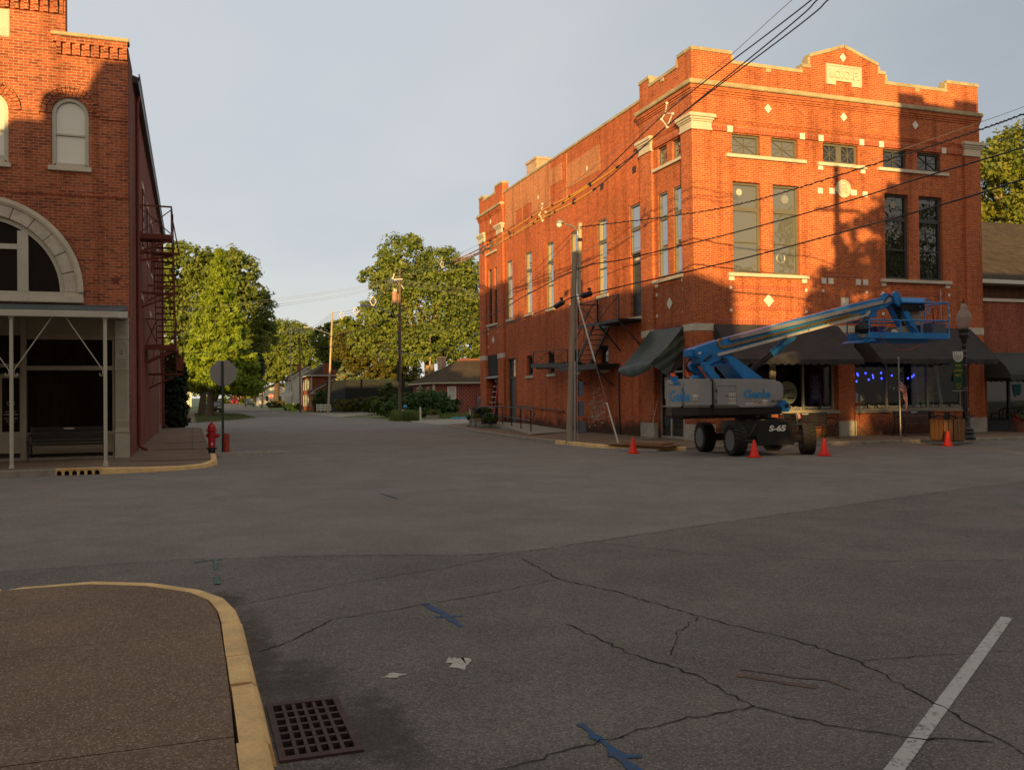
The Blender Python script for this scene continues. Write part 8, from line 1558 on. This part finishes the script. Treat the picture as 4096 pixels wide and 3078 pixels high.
part('cutout', 'insulator', MP, lambda m: (m.bar((14.6, 68.85, 10.9), (14.75, 68.85, 11.35), .08), m.bar((14.7, 68.9, 10.9), (15.4, 68.9, 10.95), .10), m.bar((15.3, 68.9, 10.5), (15.5, 68.9, 10.2), .07)))
part('riser', 'cable_black', MP, lambda m: (m.tube([(15.0, 68.8, 9.0), (14.6, 68.75, 8.3), (14.95, 68.8, 7.6), (15.1, 68.82, 4.5)], .03, 6), m.box(14.9, 15.02, 68.75, 68.86, 3.0, 4.6), m.box(15.28, 15.5, 68.8, 68.95, 2.2, 3.3)))
PA, atop = pole('pale pole leaning slightly, beside the white fence', 15.35, 110, 12.35, 'pole_pale', .14, (.62, 0), arm=(9.55, 3.0, -1))
PB, btop = pole('thin dark brown pole in front of the white house', 14.26, 130, 11.0, 'pole_dark', .12)
PC, ctop = pole('pale pole rising behind the brick house roof', 16.2, 160, 14.4, 'pole_pale', .14, (-.35, 0))
PE, etop = pole('weathered pole with pale top left of the white house', 17.6, 203, 13.3, 'pole_wood', .17, (-.35, 0)); PF, ftop = pole('short brown pole beyond the red stop sign', 18.9, 245, 6.8, 'pole_wood', .2)
pole('stubby leaning grey pole near the dark pickup', 13.7, 197, 4.6, 'pole_dark', .16, (.25, 0))
LPt = pole('pale leaning pole stub behind the cottage roof', 25.2, 101, 7.0, 'pole_pale', .14, (.6, 0), group=None)
SP, stop_ = pole('utility pole on the near side of the crossing whose shadow falls on the hall', 13.75, 8.0, 12.2, 'pole_wood', .17, z=0, group=None)
part('cross_arm', 'pole_dark', SP, lambda m: m.bar((12.8, 8, 10.6), (14.8, 8, 10.6), .12)); part('service_can', 'galvanised', SP, lambda m: m.lathe([(.2, 0), (.22, .9), (.001, .95)], (14.05, 8, 8.4), 12))
def catpts(P, sag=0., n=10):
    out = []
    for a, b in zip(P, P[1:]):
        for k in range(n): s_ = k/n; q = a.lerp(b, s_); q.z -= sag*4*s_*(1-s_); out.append(q)
    return out+[P[-1]]
def smooth(P, n=8):
    P = [P[0]*2-P[1]]+P+[P[-1]*2-P[-2]]; out = []
    for i in range(1, len(P)-2):
        a, b, c, d = P[i-1], P[i], P[i+1], P[i+2]
        for k in range(n): t_ = k/n; out.append(.5*((2*b)+(c-a)*t_+(2*a-5*b+4*c-d)*t_*t_+(3*b-a-3*c+d)*t_**3))
    return out+[P[-2]]
def line(name, label, P, r, mat, group, twist=0.):
    Q = smooth(P) if len(P) > 2 else catpts(P, .02*(P[0]-P[1]).length, 14); mid = Q[len(Q)//2]
    t = thing(name, label, 'cable', mid, group); part('strand', mat, t, lambda m: m.tube(Q, r, 5, cap=False))
    if twist:
        W_ = []
        for a, b in zip(Q, Q[1:]):
            for k in range(6): W_.append(a.lerp(b, k/6))
        part('twisted_strand', mat, t, lambda m: m.tube([q+Vector((0, .02*math.cos(i*twist), .024*math.sin(i*twist))) for i, q in enumerate(W_)], r*.8, 4, cap=False))
    return t, Q
XC = 12.43
def run(px): return [PX(x, y, XC) for x, y in px]
prim = []
for k, (lab, px, tail, ya, yb_) in enumerate((('upper covered power cable passing the hall corner', [(3252, -5), (3118, 100), (2668, 447), (2358, 735), (2158, 848)], [(1925, 992, 42), (1770, 1052, 56), (1588, 1090, 69.6)], (2150, 850), (2358, 735)),
        ('middle covered power cable passing the hall corner', [(3275, -5), (3162, 100), (2684, 490), (2470, 668), (2185, 853)], [(1945, 996, 42), (1776, 1058, 56), (1590, 1102, 69.6)], (2180, 855), (2470, 668)),
        ('lowest covered power cable passing the hall corner', [(3318, -5), (3198, 100), (2698, 480), (2377, 757), (2166, 876)], [(1930, 1008, 42), (1780, 1068, 56), (1592, 1114, 69.6)], (2160, 880), (2377, 757)))):
    P = run([(px[0][0]+168, px[0][1]-135)])+run(px)+[PD(x, y, d) for x, y, d in tail]
    t, Q = line('power_cable', lab, P, .016, 'cable_black', 'covered power cables along the street'); prim.append(Q)
    yc = run([yb_])[0].y; y2 = PD(1925, 992, 42).y
    seg = [q for q in Q if yc-.2 <= q.y <= 52]
    part('cover', 'cable_yellow', t, lambda m: m.tube(seg, .030, 7))
    for i in range(0, len(seg)-1, 3): part('clamp', 'hose', t, lambda m: m.tube([seg[i]-(seg[i+1]-seg[i]).normalized()*.07, seg[i]+(seg[i+1]-seg[i]).normalized()*.07], .042, 7))
line('messenger_wire', 'thin top wire above the covered power cables', run([(3330, -140)])+run([(3168, 0), (2700, 412), (2165, 826)])+[PD(1928, 972, 42), PD(1768, 1036, 56), PD(1586, 1076, 69.6)], .008, 'cable_grey', None)
for k, (x, y, d, s_) in enumerate(((2668, 462, None, .42), (2170, 850, None, .40), (1932, 992, 42, .38), (1768, 1052, 56, .38))):
    c = run([(x, y)])[0] if d is None else PD(x, y, d); t = thing('cable_spacer', ('white cable spacer hanging in front of the hall cornice', 'white cable spacer hanging before the middle of the side wall', 'white cable spacer at the far end of the yellow covers', 'white cable spacer against the big tree')[k], 'spacer', c, 'white cable spacers')
    part('frame', 'insulator', t, lambda m: (m.tube([c+Vector((0, .0, s_*.8)), c+Vector((.02, .12, .1))], .02, 6), m.tube([c+Vector((.02, .12, .1)), c+Vector((-.05, s_*.55, -.05))], .02, 6), m.tube([c+Vector((.02, .12, .1)), c+Vector((.05, -s_*.55, -.02))], .02, 6), m.tube([c+Vector((-.05, s_*.5, -.05)), c+Vector((0, 0, -s_*.75))], .02, 6), m.tube([c+Vector((.05, -s_*.5, -.02)), c+Vector((0, 0, -s_*.75))], .02, 6)))
    for v in ((0, 0, s_*.8), (-.05, s_*.55, -.05), (.05, -s_*.55, -.02), (0, 0, -s_*.78)): part('grip', 'insulator', t, lambda m: m.ball(c+Vector(v), .045, 6))
def pd(*L_): return [PD(x, y, d) for x, y, d in L_]
line('service_cable', 'twisted black service cable from the lamp post top to the right', pd((2320, 908, 31.5), (2600, 875, 29.6), (2850, 839, 27.9), (3025, 800, 26.8), (3200, 750, 25.6), (3614, 620, 22.9), (3922, 519, 20.8), (4096, 456, 19.7), (4500, 300, 17)), .014, 'cable_black', None, 1.1)
line('thin_wire', 'single thin wire over the service cable across the hall', pd((2300, 1012, 31.5), (2600, 925, 29.6), (2960, 840, 27.2), (3200, 742, 25.6), (3773, 541, 21.8), (4096, 427, 19.7), (4500, 270, 17)), .006, 'cable_grey', None)
line('communication_cable', 'upper of two thick black cables crossing the hall front', pd((1589, 1366, 69.6), (1919, 1275, 48), (2100, 1183, 39), (2317, 1073, 31.5), (2500, 1036, 30.2), (2939, 930, 27.3), (3400, 802, 24.2), (3653, 721, 22.6), (4096, 589, 19.7), (4500, 455, 17)), .020, 'cable_black', None)
t, Q = line('communication_cable', 'lower of two thick black cables with fat splice cases at the pole', pd((1583, 1408, 69.6), (1715, 1417, 60), (1900, 1342, 49.5), (2100, 1268, 40), (2233, 1217, 33.5), (2285, 1190, 31.6), (2350, 1178, 31), (2500, 1142, 30.2), (2947, 1040, 27.3), (3400, 920, 24.2), (3832, 800, 21.4), (4096, 716, 19.7), (4500, 590, 17)), .022, 'cable_black', None)
for a, b in (((2222, 1226, 33.8), (2252, 1208, 33)), ((2330, 1184, 31.2), (2364, 1172, 30.9))): a, b = PD(*a), PD(*b); part('splice_case', 'hose', t, lambda m: (m.tube([a, a.lerp(b, .06), a.lerp(b, .94), b], [.05, .10, .10, .05], 10), m.tube([a.lerp(b, .8)+Vector((0, 0, .12)), a.lerp(b, .8)+Vector((0, 0, .2))], .06, 6)))
line('drop_wire', 'upper thin black wire from the lamp pole to the dark pole', pd((2300, 920, 31.5), (2100, 1113, 39), (1919, 1240, 48), (1589, 1335, 69.6)), .008, 'cable_black', None); line('drop_wire', 'second thin black wire from the lamp pole to the dark pole', pd((2298, 940, 31.5), (2100, 1145, 39), (1919, 1262, 48), (1589, 1345, 69.6)), .008, 'cable_black', None)
for k, (dy, l) in enumerate(((0, 'topmost'), (7, 'second'), (20, 'third'), (27, 'lowest'))):
    line('overhead_wire', l+' of four pale wires crossing the sky to the left', pd((1920, 1168+dy, 66), (1577, 1117+dy*.8, 69.6), (1400, 1153+dy, 70), (1051, 1201+dy*1.2, 71), (640, 1246+dy*1.3, 72)), .008, 'cable_grey', 'four pale wires to the left')
for k, (dy, l) in enumerate(((0, 'top'), (10, 'middle'), (20, 'bottom'))):
    a, b = mtop+Vector((0, 0, -.5-.22*k)), atop+Vector((0, 0, -.25-.3*k)); line('street_cable', l+' power cable sagging between the dark pole and the pale pole', [a, (a+b)/2+Vector((0, 0, -.9)), b], .018, 'cable_grey', 'cables to the pale pole'); c_ = ctop+Vector((0, 0, -.2-.3*k)); line('street_cable', l+' power cable between the pale pole and the pole behind the brick house', [b, (b+c_)/2+Vector((0, 0, -1.2)), c_], .02, 'cable_grey', 'cables past the pale pole')
for k, f__ in enumerate((.3, .55, .8)):
    c = (mtop+Vector((0, 0, -.7))).lerp(atop+Vector((0, 0, -.5)), f__)+Vector((0, 0, -3.6*f__*(1-f__))); t = thing('cable_spacer', ('white spacer nearest the dark pole on the sagging street cables', 'white spacer midway on the sagging street cables', 'white spacer nearest the pale pole')[k], 'spacer', c, 'white cable spacers'); part('frame', 'insulator', t, lambda m: (m.bar(c+Vector((-.3, 0, 0)), c+Vector((0, 0, .45)), .07), m.bar(c+Vector((.3, 0, 0)), c+Vector((0, 0, .45)), .07), m.bar(c+Vector((-.3, 0, 0)), c+Vector((0, 0, -.45)), .07), m.bar(c+Vector((.3, 0, 0)), c+Vector((0, 0, -.45)), .07)))
line('communication_cable', 'black cable dipping left from the dark pole past the cypress', pd((1585, 1270, 69.6), (1535, 1286, 70), (1300, 1351, 73), (1057, 1376, 76), (889, 1366, 78), (640, 1318, 80)), .028, 'cable_black', None)
line('communication_cable', 'lower black cable running left toward the fire escape', pd((1585, 1372, 69.6), (1300, 1388, 73), (960, 1410, 76), (640, 1408, 80)), .02, 'cable_black', None)
line('overhead_wire', 'white wire over the stop sign from the far pole to the trees', pd((1222, 1324, 155), (1019, 1336, 140), (880, 1352, 130)), .03, 'insulator', None)
line('service_cable', 'slack service line from the pale pole to the black fence corner', pd((1320, 1480, 110), (1400, 1492, 112), (1450, 1480, 95), (1555, 1428, 69.8)), .022, 'cable_grey', None)
line('service_cable', 'slack line from the pale pole toward the small pale tree', pd((1322, 1432, 110), (1372, 1447, 100), (1450, 1430, 85), (1560, 1375, 69.8)), .018, 'cable_black', None)
line('service_cable', 'thin line from the pale pole to the brick house chimney', pd((1320, 1476, 110), (1270, 1500, 125), (1206, 1480, 130)), .016, 'cable_black', None)
# ------------------------------------------------------------------ the blocks across the street, behind the viewer, whose shadows fall on the halls
h = thing('corner_block', 'brick block on the near west corner of the crossing behind the viewer', 'building', (-1.75, 4, 0))
part('wall', 'dark_brick', h, lambda m: (m.box(-40, -1.75, -17, 3.95, 0, 10.55),))
part('parapet', 'dark_brick', h, lambda m: m.prism([(-40, 0), (-40, 10.2), (-17.5, 10.2), (-15.6, 11.0), (-14.6, 11.9), (-13.9, 11.9), (-13.9, 12.7), (-12.9, 12.7), (-12.4, 13.7), (-9, 13.9), (-5, 13.4), (-2.6, 13.0), (-2.6, 10.8), (-1.74, 10.8), (-1.74, 0)], 'y', 3.96, 4.4))
h = thing('corner_block', 'brick block on the near east corner of the crossing outside the view', 'building', (15.0, 4, 0))
part('wall', 'right_brick', h, lambda m: (m.box(15.02, 18.7, 3.1, 3.95, 0, 15.2), m.box(15.02, 40, -20, 3.09, 0, 9.4), m.box(18.71, 40, 3.1, 3.95, 0, 9.4)))
part('parapet', 'right_brick', h, lambda m: m.prism([(15.0, 0), (15.0, 15.62), (16.05, 15.62), (16.05, 15.38), (17.7, 15.3), (17.7, 15.6), (18.7, 15.6), (18.7, 9.6), (40, 9.6), (40, 0)], 'y', 3.96, 4.4))
tree('street_tree', 'leafy street tree on the near east pavement outside the view', (11.4, 2.2, 0), ((11.4, 2.2, 5.5), .22, .14), [((12.6, 2.2, 9.8), (1.5, 1.5, 1.4)), ((11.8, 2.2, 7.8), (1.9, 1.8, 1.5)), ((11.2, 2.2, 5.8), (2.0, 1.8, 1.5)), ((14.2, 2.2, 11.2), (1.3, 1.4, 1.3)), ((14.3, 2.2, 9.0), (1.6, 1.5, 1.8)), ((14, 2.2, 6.4), (1.8, 1.5, 1.8))], 22000, .16, 'maple_leaf', None, seed=81, limbs=False)
for k, (x, y) in enumerate(((44, 1), (53, -2), (62, 3))): tree('street_tree', ('first of the big street trees east of the crossing outside the view', 'second big street tree east of the crossing outside the view', 'farthest big street tree east of the crossing outside the view')[k], (x, y, 0), ((x, y, 6), .4, .25), blobset((x, y, 10), (5, 5, 6), 7, 90+k), 9000, .32, 'maple_leaf', None, seed=90+k, limbs=False)
plainhouse('brick_cottage', 'unseen brick house added behind the arched hall to shade the cypress trunks', -24, -6.5, 66, 78, 5.2, 7.6, 'house_brick', 'brown_shingle')  # added out of view to keep low sun off the trunks
plainhouse('brick_cottage', 'second unseen brick house added behind the arched hall for its shade', -46, -28, 62, 76, 5.5, 8.2, 'house_brick', 'brown_shingle')  # also added out of view, to widen that shade
tree('street_tree', 'large tree down the street behind the viewer', (-12.5, -45, 0), ((-12.5, -45, 6), .4, .25), [((-13.5, -45, 9), (3.6, 3.4, 3.0)), ((-9.8, -45, 9.2), (3.0, 3, 2.9)), ((-16.5, -45, 8.4), (3, 3, 3)), ((-11.5, -45, 5.5), (5, 3.4, 2.6)), ((-7, -45, 7.4), (2.6, 2.6, 3.4))], 9000, .3, 'maple_leaf', None, seed=83, limbs=False)
